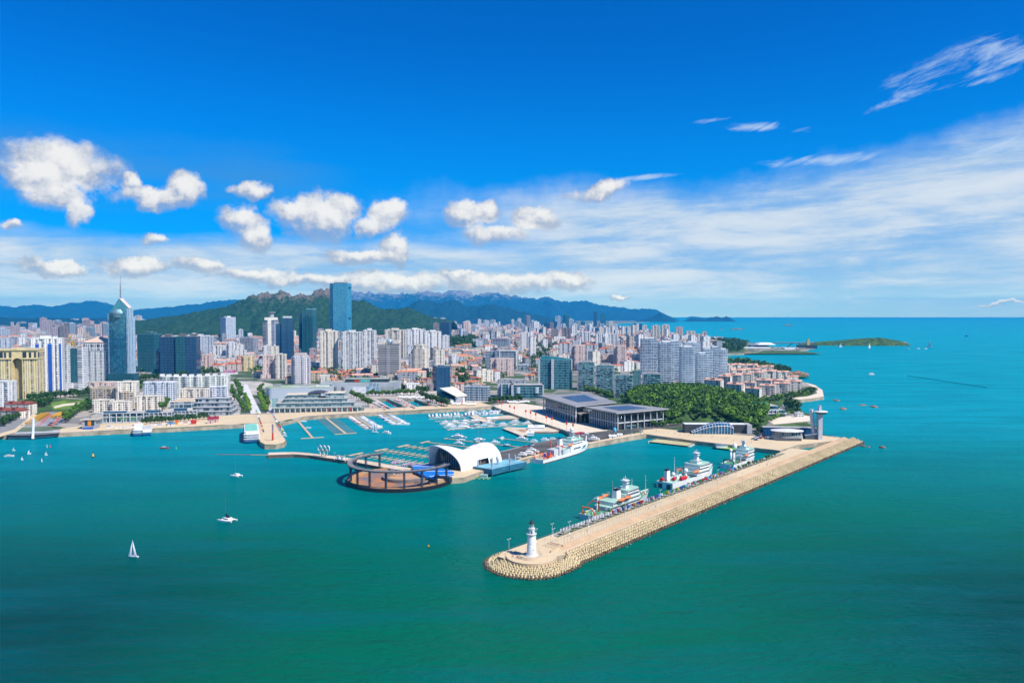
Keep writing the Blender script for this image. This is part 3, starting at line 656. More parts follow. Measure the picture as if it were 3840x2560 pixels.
# ---------------- research ships ----------------
HULLW = mat('hull_white', (.80, .80, .79), .4, sc_=.08, var=.08); HULLG = mat('hull_grey_white', (.62, .64, .65), .45, sc_=.08, var=.12); BOOT = mat('boot_red', (.16, .02, .02), .6)
SHIPG = mat('ship_light_green', (.36, .58, .46), .6); MINT = mat('mint_white', (.66, .74, .69), .5); LBO = mat('lifeboat_orange', (.85, .22, .06), .45)
def hull_mb(L, B, h, bow=2.5, full=.9, stern=.82, draft=1.5, flare=.25, n=26):
    mb = MB(); rows = []
    for i in range(n+1):
        t = i/n
        f = min(1, stern+(1-stern)*min(1, t/.25)) if t < .62 else math.cos((t-.62)/.38*math.pi/2)**.75
        dz = h+(bow*max(0, (t-.55)/.45)**1.7)
        fw = f*(1-flare*max(0, (t-.5)/.5)**1.5)-(.10 if t > .97 else 0)
        x = t*L; xw = x-(max(0, t-.9)/.1)*L*.045
        fw = max(0.0, fw)
        rows.append([(xw, -B/2*fw*.9, -draft), (xw, -B/2*fw, .25), (lerp(x, xw, .75), -B/2*lerp(fw, f, .3), .9), (x, -B/2*f, dz), (x, B/2*f, dz), (lerp(x, xw, .75), B/2*lerp(fw, f, .3), .9), (xw, B/2*fw, .25), (xw, B/2*fw*.9, -draft)])
    v = [p for r in rows for p in r]; fs = []; mi = []
    for i in range(n):
        for k in range(7):
            if k == 3: continue
            fs.append((i*8+k, (i+1)*8+k, (i+1)*8+k+1, i*8+k+1)); mi.append(1 if k in (0, 1, 5, 6) else 0)
    base = len(mb.f); mb.add(v, fs); mb.mi[base:] = mi
    mb.add(rows[0], [(0, 1, 2, 3, 4, 5, 6, 7)])
    # deck a little below the rail
    dv = [(r[3][0], r[3][1]*.985, r[3][2]-.9) for r in rows]+[(r[4][0], r[4][1]*.985, r[4][2]-.9) for r in rows]
    d = MB(); d.add(dv, [(i, i+1, n+1+i+1, n+1+i) for i in range(n)])
    iv = [(r[3][0], r[3][1]*.985, r[3][2]) for r in rows]+dv[:n+1]+[(r[4][0], r[4][1]*.985, r[4][2]) for r in rows]+dv[n+1:]
    N = n+1
    mb.add(iv, [(i, i+1, N+i+1, N+i) for i in range(n)]+[(2*N+i, 3*N+i, 3*N+i+1, 2*N+i+1) for i in range(n)])
    mb.add([q for r in rows for q in (r[3], (r[3][0], r[3][1]*.985, r[3][2]), (r[4][0], r[4][1]*.985, r[4][2]), r[4])], [(4*i, 4*i+4, 4*i+5, 4*i+1) for i in range(n)]+[(4*i+2, 4*i+6, 4*i+7, 4*i+3) for i in range(n)])
    return mb, d, rows
def tier(x0, x1, B, z, h, front=.15):
    """superstructure block with a rounded-off front"""
    y = B/2; f = (x1-x0)*front
    return [(x0, -y), (x1-f, -y), (x1, -y*.55), (x1, y*.55), (x1-f, y), (x0, y)], z, z+h
def tiers(r, lst, wm=HULLW, dm=SHIPG):
    for (x0, x1, B, z, h) in lst:
        poly, a, b_ = tier(x0, x1, B, z, h)
        q = MB(); q.prism(poly, a, b_-.02); q.build('superstructure', wm, r)
        q = MB(); q.prism([(p[0], p[1]*1.04) for p in poly], b_-.02, b_+.12); q.build('upper_deck', dm, r)
        q = MB(); sc1 = [(lerp(x0, p[0], 1.002)+(.03 if p[0] > x0 else .6), p[1]*1.006) for p in poly]
        q.prism(sc1, a+h*.48, a+h*.78, top=False); q.build('window_band', mat('ship_glass', (.03, .05, .07), .2, var=.4, sc_=1.2), r)
def lifeboat(r, x, y, z, L=7.5, davit=True):
    q = MB(); pr = []
    for i in range(9):
        t = i/8; rr = 1.5*math.sin(math.pi*max(.02, min(.98, t)))**.5; pr.append((x-L/2+L*t, rr))
    n = 10; v = []
    for (xx, rr) in pr: v += [(xx, y+rr*math.cos(2*math.pi*k/n), z+rr*.85*math.sin(2*math.pi*k/n)) for k in range(n)]
    q.add(v, [(i*n+k, (i+1)*n+k, (i+1)*n+(k+1) % n, i*n+(k+1) % n) for i in range(8) for k in range(n)]+[tuple(range(n))[::-1], tuple(range(8*n, 9*n))])
    q.build('lifeboat', LBO, r, smooth=True)
    if davit:
        q = MB()
        for dx in (-L*.38, L*.38):
            q.tube([(x+dx, y*.75, z-2.4), (x+dx, y*.80, z+1.8), (x+dx, y*1.02, z+2.1)], .16, 5); q.tube([(x+dx, y*.98, z-2.2), (x+dx, y*.9, z-.8)], .14, 4)
        q.build('davit', HULLW, r)
def crane(r, x, y, z, h, reach, ang, m, boomz=1.5):
    q = MB(); q.tube([(x, y, z), (x, y, z+h)], .55, 8, r2=.45); q.box((x, y, z+h-.6), (1.5, 1.5, 1.3))
    q.tube([(x, y, z+h), (x+reach*math.cos(ang)*.55, y+reach*math.sin(ang)*.55, z+h+boomz), (x+reach*math.cos(ang), y+reach*math.sin(ang), z+h-.8)], .4, 5, r2=.25); q.build('crane', m, r)
def mast(r, x, z, h, m=HULLW, w_=1.2, big=True):
    q = MB()
    if big:
        q.box((x, 0, z), (w_*2.2, w_*2.2, h*.62), taper=.45); q.box((x-.2, 0, z+h*.45), (w_*1.6, w_*3.6, .25)); q.box((x+.2, 0, z+h*.62), (w_*2.4, w_*3.2, .25))
        q.tube([(x, 0, z+h*.6), (x, 0, z+h)], .18, 5); q.box((x+.9, 0, z+h*.68), (.4, 4.2, .3), rz=.5); q.sphere((x-.5, 1.2, z+h*.72), .6, 8); q.tube([(x, -1.8, z+h*.84), (x, 1.8, z+h*.84)], .08, 4)
    else: q.tube([(x, 0, z), (x, 0, z+h)], .22, 5, r2=.08); q.tube([(x, -1.2, z+h*.7), (x, 1.2, z+h*.7)], .07, 4)
    q.build('mast', m, r)
def funnel(r, x, y, z, h, capm, w_=3.2):
    q = MB(); q.prism([(x-w_*.7, y-w_*.45), (x+w_*.7, y-w_*.45), (x+w_*.7, y+w_*.45), (x-w_*.7, y+w_*.45)], z, z+h, scale=.82); f = q.build('funnel', HULLW, r)
    q = MB(); q.prism([(x-w_*.6, y-w_*.4), (x+w_*.6, y-w_*.4), (x+w_*.6, y+w_*.4), (x-w_*.6, y+w_*.4)], z+h+.002, z+h+.9); q.tube([(x-.4, y, z+h+.7), (x-.9, y, z+h+1.7)], .3, 6); q.build('funnel_cap', capm, f)
def aframe(r, x, B, z, h, m, lean=-2.2):
    q = MB(); y = B*.36
    q.tube([(x, -y, z), (x+lean*.3, -y*.96, z+h*.6), (x+lean, -y*.7, z+h), (x+lean, y*.7, z+h), (x+lean*.3, y*.96, z+h*.6), (x, y, z)], .42, 6)
    q.tube([(x+2.6, -y, z), (x+lean*.3, -y*.96, z+h*.6)], .2, 5); q.tube([(x+2.6, y, z), (x+lean*.3, y*.96, z+h*.6)], .2, 5); q.build('a_frame', m, r)
def shiproot(name, a, b_, lab, cat='ship', group='research ships in the harbour'):
    A = P(*a, 0); Bp = P(*b_, 0); L = (Bp-A).length; r = empty(name, A, math.atan2(Bp.y-A.y, Bp.x-A.x), lab, cat, group); return r, L
def bits(r, x0, x1, B, z, n, ms, seed):
    rnd = random.Random(seed); n = min(n, 12)
    for i in range(n): q = MB(); q.box((rnd.uniform(x0, x1), rnd.uniform(-B*.38, B*.38), z), (rnd.uniform(.5, 1.8), rnd.uniform(.5, 1.6), rnd.uniform(.4, 1.5)), rnd.uniform(0, 3)); q.build(('locker', 'winch', 'vent')[i % 3], ms[i % len(ms)], r)
# 1: white ship with orange cranes at the tarmac jetty
r, L = shiproot('research_ship', (2012, 1737), (2206, 1681), 'large white research ship with bright orange stern cranes moored at the tarmac jetty')
B = 16.5
h_, d_, rw = hull_mb(L, B, 4.0, 3.6, stern=.94); h_.build('hull', [HULLW, BOOT], r); d_.build('main_deck', mat('sand_deck', (.52, .46, .38), .7), r)
q = MB(); poly = []
for i in range(13, 27): poly.append((rw[i][3][0], rw[i][3][1]))
for i in range(26, 12, -1): poly.append((rw[i][4][0], rw[i][4][1]))
q.prism([(x_-.6 if x_ > L*.8 else x_, y_*1.0) for x_, y_ in poly if x_ < L*.96], 3.9, 9.4); q.build('forecastle', HULLW, r)
q = MB(); q.prism([(x_-1.2, y_*.97) for x_, y_ in poly if x_ < L*.95], 9.4, 9.46); q.build('fore_deck', HULLW, r)
q = MB()
for (x0, x1) in ((.56, .70), (.74, .82), (.85, .88)): q.box((L*(x0+x1)/2, -B/2-.0, 6.3), (L*(x1-x0), .2, 1.2), rz=0.0 if x0 < .7 else .22)
q.build('side_window', GLASS, r)
tiers(r, [(L*.52, L*.80, 13.5, 9.4, 2.6), (L*.56, L*.80, 15.5, 12.0, 2.7), (L*.6, L*.70, 6, 14.8, 2.2)], HULLW, SHIPG)
mast(r, L*.66, 15.5, 10.5, MINT, 1.8); q = MB(); q.sphere((L*.655, 0, 25), 1.9, 12); q.sphere((L*.76, -3, 15.8), 1.1, 10); q.build('radome', HULLW, r, smooth=True)
funnel(r, L*.46, 2.4, 8.2, 9.5, mat('navy_cap', (.01, .03, .16), .5), 4.2)
q = MB(); q.box((L*.45, 0, 3.2), (L*.16, B*.9, 5.2)); q.build('engine_casing', HULLG, r)
q = MB(); q.box((L*.45, 0, 8.4), (L*.17, B*.94, .2)); q.build('boat_deck', SHIPG, r)
q = MB(); q.box((L*.30, .5, 3.1), (9, 9, 6.5)); q.box((L*.36, -3, 3.1), (6, 5, 8.5)); q.build('hangar', HULLG, r)
lifeboat(r, L*.51, -B*.47, 11.6, 9); lifeboat(r, L*.51, B*.47, 11.6, 9)
crane(r, L*.38, -5.5, 3.2, 9, 8, 2.4, mat('crane_orange', (.85, .10, .02), .45), .5); crane(r, L*.34, 5.2, 3.2, 12, 7, .6, MATS['crane_orange'], .6)
crane(r, L*.18, -3.5, 3.1, 4.5, 6, .2, MATS['crane_orange'], .5); aframe(r, L*.045, B, 3.1, 7.0, MATS['crane_orange']); aframe(r, L*.11, B*.7, 3.1, 5.0, MATS['crane_orange'], 1.5)
q = MB(); q.box((L*.20, 2.2, 3.1), (6, 3, 3)); q.build('container', BLUE, r); q = MB(); q.box((L*.20, -2.4, 3.1), (6, 2.6, 2.6)); q.build('container', MATS['crane_orange'], r)
q = MB(); q.tube([(L*.945, 0, 9), (L*.965, 0, 16.5)], .9, 6, r2=.4); q.box((L*.965, 0, 16), (1.6, 4.2, 1)); q.build('foremast', HULLW, r); bits(r, 3, L*.3, B, 3.1, 16, [HULLG, DGREY, MATS['crane_orange']], 3)
# 2: older grey-white ship, nearest the lighthouse
r, L = shiproot('research_ship', (2196, 1949), (2432, 1866), 'older grey-white ship with pale green decks and pairs of orange lifeboats, nearest the lighthouse')
B = 15; h_, d_, rw = hull_mb(L, B, 3.6, 3.8, stern=.8, flare=.35); h_.build('hull', [HULLG, BOOT], r); d_.build('main_deck', DECKG, r)
tiers(r, [(L*.24, L*.80, 13.6, 2.7, 2.9), (L*.30, L*.79, 12.6, 5.7, 2.6), (L*.50, L*.765, 11.4, 8.4, 2.6), (L*.53, L*.74, 12.4, 11.1, 2.5)], HULLG, SHIPG)
funnel(r, L*.465, 0, 8.4, 6.0, BLACK, 4.4); mast(r, L*.60, 13.7, 9.5, HULLW, 1.8); mast(r, L*.71, 13.7, 6, HULLW, 1, False); mast(r, L*.40, 8.2, 14, GREY, 1, False); mast(r, L*.945, 6, 13, HULLW, 1, False)
lifeboat(r, L*.40, -B*.52, 9.4, 8.4); lifeboat(r, L*.50, -B*.52, 9.6, 8.4); lifeboat(r, L*.33, B*.52, 9.0, 8.4); lifeboat(r, L*.42, B*.52, 9.6, 8.4)
aframe(r, L*.04, B, 2.7, 6.0, ORANGE); crane(r, L*.20, 0.5, 2.7, 6.5, 9, 2.7, mat('crane_dark_red', (.32, .02, .02), .5), 2.0); crane(r, L*.235, 4, 2.8, 8, 3, 2, HULLW, .5)
bits(r, 2, L*.24, B, 2.7, 22, [HULLW, SHIPG, DGREY, YELLOW], 5); bits(r, L*.84, L*.93, B*.5, 5.0, 10, [HULLW, DGREY, ORANGE], 6)
q = MB(); q.sphere((L*.665, 2.5, 15.2), .9, 10); q.tube([(L*.665, 2.5, 13.6), (L*.665, 2.5, 14.5)], .2, 6); q.build('radome', HULLW, r, smooth=True)
q = MB(); q.tube([(0.5, -4, 3), (-9, -9, 5.2)], .12, 4); q.build('mooring_rope', HULLW, r)
# 3: white ship with red gear
r, L = shiproot('research_ship', (2492, 1832), (2672, 1778), 'white ship with high bow, red rolls on its aft deck and black-topped funnel')
B = 16; h_, d_, rw = hull_mb(L, B, 5.6, 4.4, stern=.97, flare=.35); h_.build('hull', [HULLW, BOOT], r); d_.build('main_deck', SHIPG, r)
tiers(r, [(L*.50, L*.82, 14.5, 5.6, 3), (L*.53, L*.80, 13.5, 8.7, 2.7), (L*.55, L*.80, 15.6, 11.5, 2.9), (L*.59, L*.70, 6.5, 14.6, 2.6)], HULLW, SHIPG)
mast(r, L*.64, 17.3, 9.5, HULLW, 1.7); funnel(r, L*.13, 4.2, 4.8, 8.5, BLACK, 3.8); mast(r, L*.19, 12.5, 12, HULLW, 1, False)
q = MB(); q.sphere((L*.21, 2, 9.5), 1.7, 12); q.tube([(L*.21, 2, 4.7), (L*.21, 2, 8.2)], .9, 8, r2=.5); q.sphere((L*.40, -1, 10.8), 2.0, 12); q.tube([(L*.40, -1, 4.7), (L*.40, -1, 9)], 1.2, 8, r2=.6); q.sphere((L*.645, 0, 22.0), 1.8, 12); q.build('radome', HULLW, r, smooth=True)
q = MB()
for (x_, y_) in ((.06, 5.5), (.17, -.5), (.27, -4.8), (.31, -4.6), (.23, -4.9)): q.tube([(L*x_-1.3, y_, 6.3), (L*x_+1.3, y_, 6.3)], 1.5, 12)
q.build('cable_roll', mat('roll_red', (.62, .01, .02), .5), r)
lifeboat(r, L*.49, -B*.44, 9.6, 8.5); lifeboat(r, L*.42, B*.44, 9.6, 8.5)
crane(r, L*.44, 3.5, 4.7, 7, 12, 2.9, DGREY, 1.6); q = MB(); q.box((.2, -3.9, .3), (.6, 4.0, 3.8)); q.box((.2, 4.2, .3), (.6, 4.0, 3.8)); q.build('stern_ramp', mat('ramp_green', (.02, .10, .08), .6), r)
q = MB(); q.tube([(L*.3, 3, 5), (L*.3, 3, 12)], .5, 6, r2=.3); q.box((L*.3, 3, 4.7), (4, 3, 2)); q.build('gear_post', HULLW, r); bits(r, 3, L*.48, B, 4.7, 20, [HULLW, HULLG, DGREY], 8)
# 4: smaller white ship farther on
r, L = shiproot('research_ship', (2726, 1758), (2826, 1719), 'small white ship with dark stern gear and one orange lifeboat, farthest along the breakwater')
B = 14; h_, d_, rw = hull_mb(L, B, 4.6, 4.2, stern=.92, flare=.3); h_.build('hull', [HULLW, BOOT], r); d_.build('main_deck', DECKG, r)
tiers(r, [(L*.46, L*.84, 12.5, 4.6, 3), (L*.50, L*.82, 11.5, 7.7, 2.8), (L*.54, L*.82, 12.5, 10.6, 2.8), (L*.58, L*.70, 6, 13.5, 2.5)], HULLW, SHIPG)
mast(r, L*.60, 16, 9, HULLW, 1.5); mast(r, L*.74, 13.4, 7, HULLW, .9, False); lifeboat(r, L*.47, -B*.46, 9.2, 7.5); funnel(r, L*.33, 3.2, 3.8, 8.5, DGREY, 3.2)
q = MB(); q.sphere((L*.27, 3.8, 14.8), 1.6, 10); q.tube([(L*.27, 3.8, 3.8), (L*.27, 3.8, 13.5)], 1.0, 8, r2=.7); q.build('radome', HULLW, r, smooth=True)
crane(r, L*.38, -3, 3.7, 6, 5, 2.5, HULLG, .8); aframe(r, L*.05, B, 3.7, 5.0, mat('gear_green', (.01, .06, .06), .5)); bits(r, 2, L*.42, B, 3.7, 18, [DGREY, HULLW, MATS['gear_green'], RED], 9)
# ---------------- building library ----------------
LIT = (.40, .42, .45)
ST = {  # wall style: facade material + describing word
 'white': (facade('facade_white', (.82, .81, .79), (.05, .07, .10), 3.0, 3.6, .46, .44, .7), 'white'),
 'whiteb': (facade('facade_white_band', (.80, .80, .80), (.06, .10, .15), 3.2, 9, .9, .42, .5), 'white banded'),
 'pale': (facade('facade_pale_grey', (.68, .68, .68), (.05, .08, .12), 3.0, 4.2, .55, .46, .7, .12), 'pale grey'),
 'pink': (facade('facade_pink', (.74, .56, .50), (.08, .08, .10), 3.0, 3.6, .45, .44, .7, .1), 'pinkish'),
 'mauve': (facade('facade_mauve', (.42, .32, .33), (.05, .06, .09), 3.0, 3.8, .55, .5, .7, .1), 'mauve-brown'),
 'cream': (facade('facade_cream', (.80, .73, .61), (.08, .08, .08), 3.0, 3.4, .46, .46, .7), 'cream'),
 'yellow': (facade('facade_yellow', (.82, .66, .34), (.12, .10, .06), 3.2, 3.6, .5, .5, .6), 'yellow'),
 'beige': (facade('facade_beige', (.60, .48, .34), (.04, .05, .07), 3.4, 4.0, .7, .62, .4), 'beige'),
 'brown': (facade('facade_brown', (.26, .20, .19), (.04, .05, .08), 3.1, 3.6, .55, .5, .6), 'brown'),
 'grey': (facade('facade_grey', (.36, .38, .42), (.03, .05, .08), 3.4, 3.2, .6, .6, .5), 'grey'),
 'navy': (facade('facade_navy', (.02, .08, .17), (.006, .060, .15), 3.6, 2.4, .85, .8, .35, 0, (.03, .12, .22), .08, .3), 'dark blue glass'),
 'dteal': (facade('facade_dark_teal', (.02, .13, .17), (.004, .095, .14), 3.6, 2.2, .86, .8, .35, 0, (.05, .17, .20), .08, .3), 'dark teal glass'),
 'teal': (facade('facade_teal', (.20, .32, .34), (.01, .14, .17), 3.6, 2.6, .88, .72, .5, 0, (.12, .30, .33), .1, .3), 'teal glass'),
 'sky': (facade('facade_sky', (.20, .45, .55), (.07, .30, .42), 4.0, 2.6, .84, .80, .5, 0, (.25, .50, .60), .1, .25), 'pale blue glass'),
 'bluew': (facade('facade_blue_white', (.70, .74, .78), (.03, .10, .22), 3.3, 3.4, .72, .58, .5), 'blue-white'),
 'office': (facade('facade_office', (.50, .55, .60), (.02, .09, .16), 3.8, 3.0, .8, .7, .5, 0, (.1, .2, .28), .12, .2), 'blue-grey'),
 'panel': (facade('facade_panel', (.16, .33, .36), (.0, .085, .10), 3.5, 5.5, .78, .74, .9, 0, (.25, .50, .52), .1, .25), 'green glass'),
}
BLIST = []      # (root, xl, xr, yt, yb, landmark name)
class Site:
    """a building's own frame: x along its front, y away from the camera, z up, origin at the front centre on the ground"""
    def __init__(s, name, xl, xr, yb, yaw=0.0, label=None, cat='building', group=None, z=LZ, lm=None, yt=None, asp=.5):
        xc = (xl+xr)/2; p = P(xc, yb, z); s.Y = p.y; s.k = s.Y/F; ya = R(yaw)
        view = math.atan2(p.x, p.y)           # keep the front square to the line of sight when yaw is 0
        s.rz = ya-view*.35
        a = abs(s.rz+view); W = (xr-xl)*s.k/math.cos(view)*.98
        s.W = W/(math.cos(a)+asp*math.sin(a)); s.D = s.W*asp
        s.root = empty(name, p, s.rz, label, cat, group)
        if a > .05:   # keep the near corner on the base line
            off = s.W/2*math.sin(a)*.8; dirv = Vector((p.x, p.y, 0)).normalized(); s.root.location = p+dirv*off
            s.Yc = s.Y+off
        else: s.Yc = s.Y
        s.z = z
        BLIST.append((s.root, xl, xr, yt if yt else yb-40, yb, lm))
    def h(s, py): return at_depth(1920, py, s.Yc).z-s.z
    def x(s, fx): return (fx-.5)*s.W
    def blk(s, name, x0, x1, y0, y1, z0, z1, m, roof=None, taper=1.0, parent=None):
        mb = MB(); X0, X1 = s.x(x0), s.x(x1); Y0, Y1 = y0*s.D, y1*s.D
        poly = [(X0, Y0), (X1, Y0), (X1, Y1), (X0, Y1)]
        mb.prism(poly, z0, z1, 0, top=True, top_mi=1, scale=taper); return mb.build(name, [m, roof or ROOFG], parent or s.root)
def foot(form, W, D):
    x, y = W/2, D
    if form == 'cross': a, b_ = x*.55, y*.25; return [(-a, 0), (a, 0), (a, b_), (x, b_), (x, y-b_), (a, y-b_), (a, y), (-a, y), (-a, y-b_), (-x, y-b_), (-x, b_), (-a, b_)]
    if form == 'bay':
        n = max(3, int(W/9)); n += (n+1) % 2; pts = []
        for i in range(n):
            a = -x+W*i/n; b_ = -x+W*(i+1)/n; off = 0 if i % 2 == 0 else min(2.4, D*.15); pts += [(a, off), (b_, off)]
        return pts+[(x, y), (-x, y)]
    if form == 'curve': return [(-x+W*i/12, D*.35*(1-math.sin(math.pi*i/12))) for i in range(13)]+[(x, y), (-x, y)]
    if form == 'chamfer': c = min(x, y)*.35; return [(-x+c, 0), (x-c, 0), (x, c), (x, y-c), (x-c, y), (-x+c, y), (-x, y-c), (-x, c)]
    return [(-x, 0), (x, 0), (x, y), (-x, y)]
def flat_roof(root, poly, z, H, rnd, rm=None, parapet=1.1, plant=True, wallm=None):
    q = MB(); q.prism(poly, z+.02, z+.3, 0); n = len(poly); cx = sum(p[0] for p in poly)/n; cy = sum(p[1] for p in poly)/n
    for i in range(n):
        a = poly[i]; b_ = poly[(i+1) % n]; L = math.hypot(b_[0]-a[0], b_[1]-a[1])
        if L < .5: continue
        q.box(((a[0]+b_[0])/2+(cx-(a[0]+b_[0])/2)*.02, (a[1]+b_[1])/2+(cy-(a[1]+b_[1])/2)*.02, z+.3), (L, .5, parapet), math.atan2(b_[1]-a[1], b_[0]-a[0]), 1)
    q.build('roof', [rm or ROOFG, wallm or WHITE], root)
    if plant:
        W = max(p[0] for p in poly)-min(p[0] for p in poly); D = max(p[1] for p in poly)-min(p[1] for p in poly); hh = min(7, max(2.5, H*.06))
        for (wx, wy, ox, oy, k) in ((.34, .4, 0, 0, 1.0), (.14, .2, rnd.choice((-.28, .28)), .1, .55)):
            q = MB(); q.box((cx+ox*W, cy+oy*D, z+.3), (W*wx, D*wy, hh*k), 0, 0); q.box((cx+ox*W, cy+oy*D, z+.3+hh*k), (W*wx*1.06, D*wy*1.06, .35), 0, 1); q.build('rooftop_plant', [wallm or WHITE, ROOFG], root)
def hip(root, poly, z, h, m, over=1.04):
    n = len(poly); cx = sum(p[0] for p in poly)/n; cy = sum(p[1] for p in poly)/n
    q = MB(); pp = [(cx+(p[0]-cx)*over, cy+(p[1]-cy)*over) for p in poly]; q.prism(pp, z, z+.4); q.prism(pp, z+.4, z+.4+h, scale=.06); return q.build('roof', m, root)
def gable(root, W, D, z, h, m, y0=0.0, x0=0.0, n=1):
    q = MB()
    for i in range(n):
        w = W/n; a = x0-W/2+w*i; zz = z+(i % 2)*.8; o = .5
        v = [(a-o*(i == 0), y0-o, zz), (a+w+o*(i == n-1), y0-o, zz), (a+w+o*(i == n-1), y0+D+o, zz), (a-o*(i == 0), y0+D+o, zz), (a-o*(i == 0), y0+D/2, zz+h), (a+w+o*(i == n-1), y0+D/2, zz+h)]
        q.add(v, [(0, 1, 5, 4), (2, 3, 4, 5), (1, 2, 5), (3, 0, 4), (3, 2, 1, 0)])
        q.box((a+w/2, y0+D*.25, zz+h*.4), (w*.25, D*.3, h*.75), 0, 0)
    return q.build('roof', m, root)
def bld(xl, xr, yt, yb, st, form='rect', yaw=0, lab='', asp=.5, roof='flat', lm=None, name=None, cat=None, group=None, podium=None, rm=None, tiers_=None, seed=None):
    rnd = random.Random(seed or int(xl*31+yt*7)); fm, word = ST[st]
    tall = (yb-yt) > (xr-xl)*1.15
    name = name or ('tower_block' if tall else 'apartment_block'); cat = cat or 'building'
    s = Site(name, xl, xr, yb, yaw, lab, cat, group, lm=lm, yt=yt, asp=asp); H = s.h(yt)
    rh = 0
    if roof == 'hip': rh = H*.08 if tall else min(9, s.D*.35)
    if roof == 'gable': rh = min(5, s.D*.24)
    Hw = H-rh; poly = foot(form, s.W, s.D); z0 = 0; wallm = mat('trim_'+st, tuple(min(.85, c*1.05) for c in FWALL[st]), .7)
    if podium:
        q = MB(); e = podium; q.prism([(-s.W/2-e, -e*.6), (s.W/2+e, -e*.6), (s.W/2+e, s.D+e), (-s.W/2-e, s.D+e)], 0, 9, 0, top_mi=1); q.build('podium', [fm, ROOFG], s.root)
    segs = tiers_ or [(0, 1, 1.0)]
    for (a, b_, k) in segs:
        n = len(poly); cy = s.D/2; pk = [(p[0]*k, cy+(p[1]-cy)*k) for p in poly]
        q = MB(); q.prism(pk, Hw*a, Hw*b_, 0, top=True, top_mi=1); q.build('facade', [fm, ROOFG], s.root)
    if roof == 'flat': flat_roof(s.root, pk, Hw, H, rnd, rm, wallm=wallm)
    elif roof == 'hip': hip(s.root, pk, Hw, rh, rm or ROOFR)
    elif roof == 'gable': gable(s.root, s.W, s.D, Hw, rh, rm or ROOFR, n=max(1, int(s.W/16)))
    elif roof == 'none': pass
    s.H = H; s.Hw = Hw; s.poly = pk; return s
FWALL = {k: tuple(v[0].node_tree.nodes['Group'].inputs['Wall'].default_value)[:3] for k, v in ST.items()}
def floors(s, x0, x1, y0, y1, z0, z1, n, m, name='balcony', out=1.2, th=.5, poly=None):
    """slab edges that stand out of the facade, one mesh"""
    q = MB(); pl_ = poly or [(s.x(x0), y0*s.D), (s.x(x1), y0*s.D), (s.x(x1), y1*s.D), (s.x(x0), y1*s.D)]
    cx = sum(p[0] for p in pl_)/len(pl_); cy = sum(p[1] for p in pl_)/len(pl_)
    pp = [(p[0]+out*(1 if p[0] > cx else -1), p[1]+out*(1 if p[1] > cy else -1)) for p in pl_]
    for i in range(n): z = lerp(z0, z1, (i+.5)/n); q.prism(pp, z, z+th, bottom=True)
    return q.build(name, m, s.root)
def fins(s, xs_, y, z0, z1, w_, d_, m, name='fin'):
    q = MB()
    for x_ in xs_: q.box((s.x(x_), y*s.D-d_/2, z0), (w_, d_, z1-z0))
    return q.build(name, m, s.root)
# ---------------- hand-placed buildings: left, top, right, base in the photo give site, width and height ----------------
B = bld
B(126, 225, 1271, 1485, 'white', 'bay', 12, 'white apartment tower with long blue glass stripes beside the yellow arched hotel', .6, lm='the blue-striped tower')
s = None
B(507, 586, 1253, 1396, 'dteal', 'rect', -18, 'square dark teal glass office block right of the spired tower', .8, lm='the dark teal office block')
s = Site('dark_glass_offices', 600, 735, 1412, 0, 'very broad dark blue glass office block of three joined parts in the left skyline', lm='the broad dark glass block', yt=1253, asp=.5); H = s.h(1262)
for x0, x1, y0, k, st_ in ((0, .44, .12, 1.0, 'navy'), (.44, .70, 0, 1.01, 'dteal'), (.70, 1, .06, 1.0, 'navy')): s.blk('glass_wing', x0, x1, y0, 1, 0, H*k, ST[st_][0])
for x0 in (.1, .5, .8): s.blk('rooftop_plant', x0, x0+.16, .3, .7, H*1.01, s.h(1252), DGREY)
B(733, 760, 1259, 1334, 'white', 'rect', 0, 'slim white slab standing against the right edge of the broad dark glass block', .7)
B(757, 798, 1261, 1342, 'bluew', 'bay', 0, 'blue and white twin-striped tower behind the pink flats', .6)
B(795, 846, 1298, 1360, 'white', 'bay', 0, 'stepped white and lilac apartment tower, left one of a touching pair', .6)
B(846, 886, 1285, 1362, 'white', 'cross', 0, 'stepped white apartment tower, right one of a touching pair', .8, lm='the stepped white pair')
B(735, 794, 1332, 1389, 'pink', 'bay', 0, 'pinkish apartment block with stepped roof, in front of the blue and white tower', .5)
B(796, 848, 1362, 1390, 'pink', 'rect', 0, 'long low pink block with bright orange tile roof, left of its twin', .5, 'gable')
B(848, 902, 1359, 1393, 'pink', 'rect', 0, 'long low pink block with bright orange tile roof touching the yellow block', .5, 'gable')
B(902, 951, 1338, 1391, 'yellow', 'chamfer', 0, 'pale yellow mid-rise hotel with rounded corner near the magenta sign', .8, lm='the pale yellow hotel')
B(894, 957, 1267, 1338, 'grey', 'rect', -20, 'grey office tower with vertical ribs behind the yellow hotel', .6, lm='the ribbed grey office')
B(984, 1030, 1334, 1418, 'pink', 'bay', 8, 'pinkish-white apartment tower with balconies, left of its joined neighbour', .7, podium=4)
B(1030, 1071, 1330, 1420, 'cream', 'bay', -8, 'cream apartment tower with many balconies left of the square-windowed tower', .7)
B(1200, 1268, 1243, 1390, 'cream', 'bay', 10, 'tall cream apartment tower directly below the tallest glass tower, left of its twin', .5, lm='the first tall cream tower')
B(1282, 1362, 1246, 1391, 'pale', 'bay', 10, 'tall pale grey twin-shaft apartment tower, second of the tall row', .5, lm='the second tall grey tower')
B(1362, 1413, 1240, 1389, 'pale', 'bay', 10, 'tall pale apartment tower standing left of the globe-topped tower', .5)
B(1441, 1524, 1238, 1373, 'cream', 'bay', 0, 'tall cream slab rising behind the globe-topped tower', .4, rm=ROOFB)
B(1524, 1588, 1236, 1350, 'white', 'bay', 10, 'tall white and blue apartment slab behind the plain cream tower', .5)
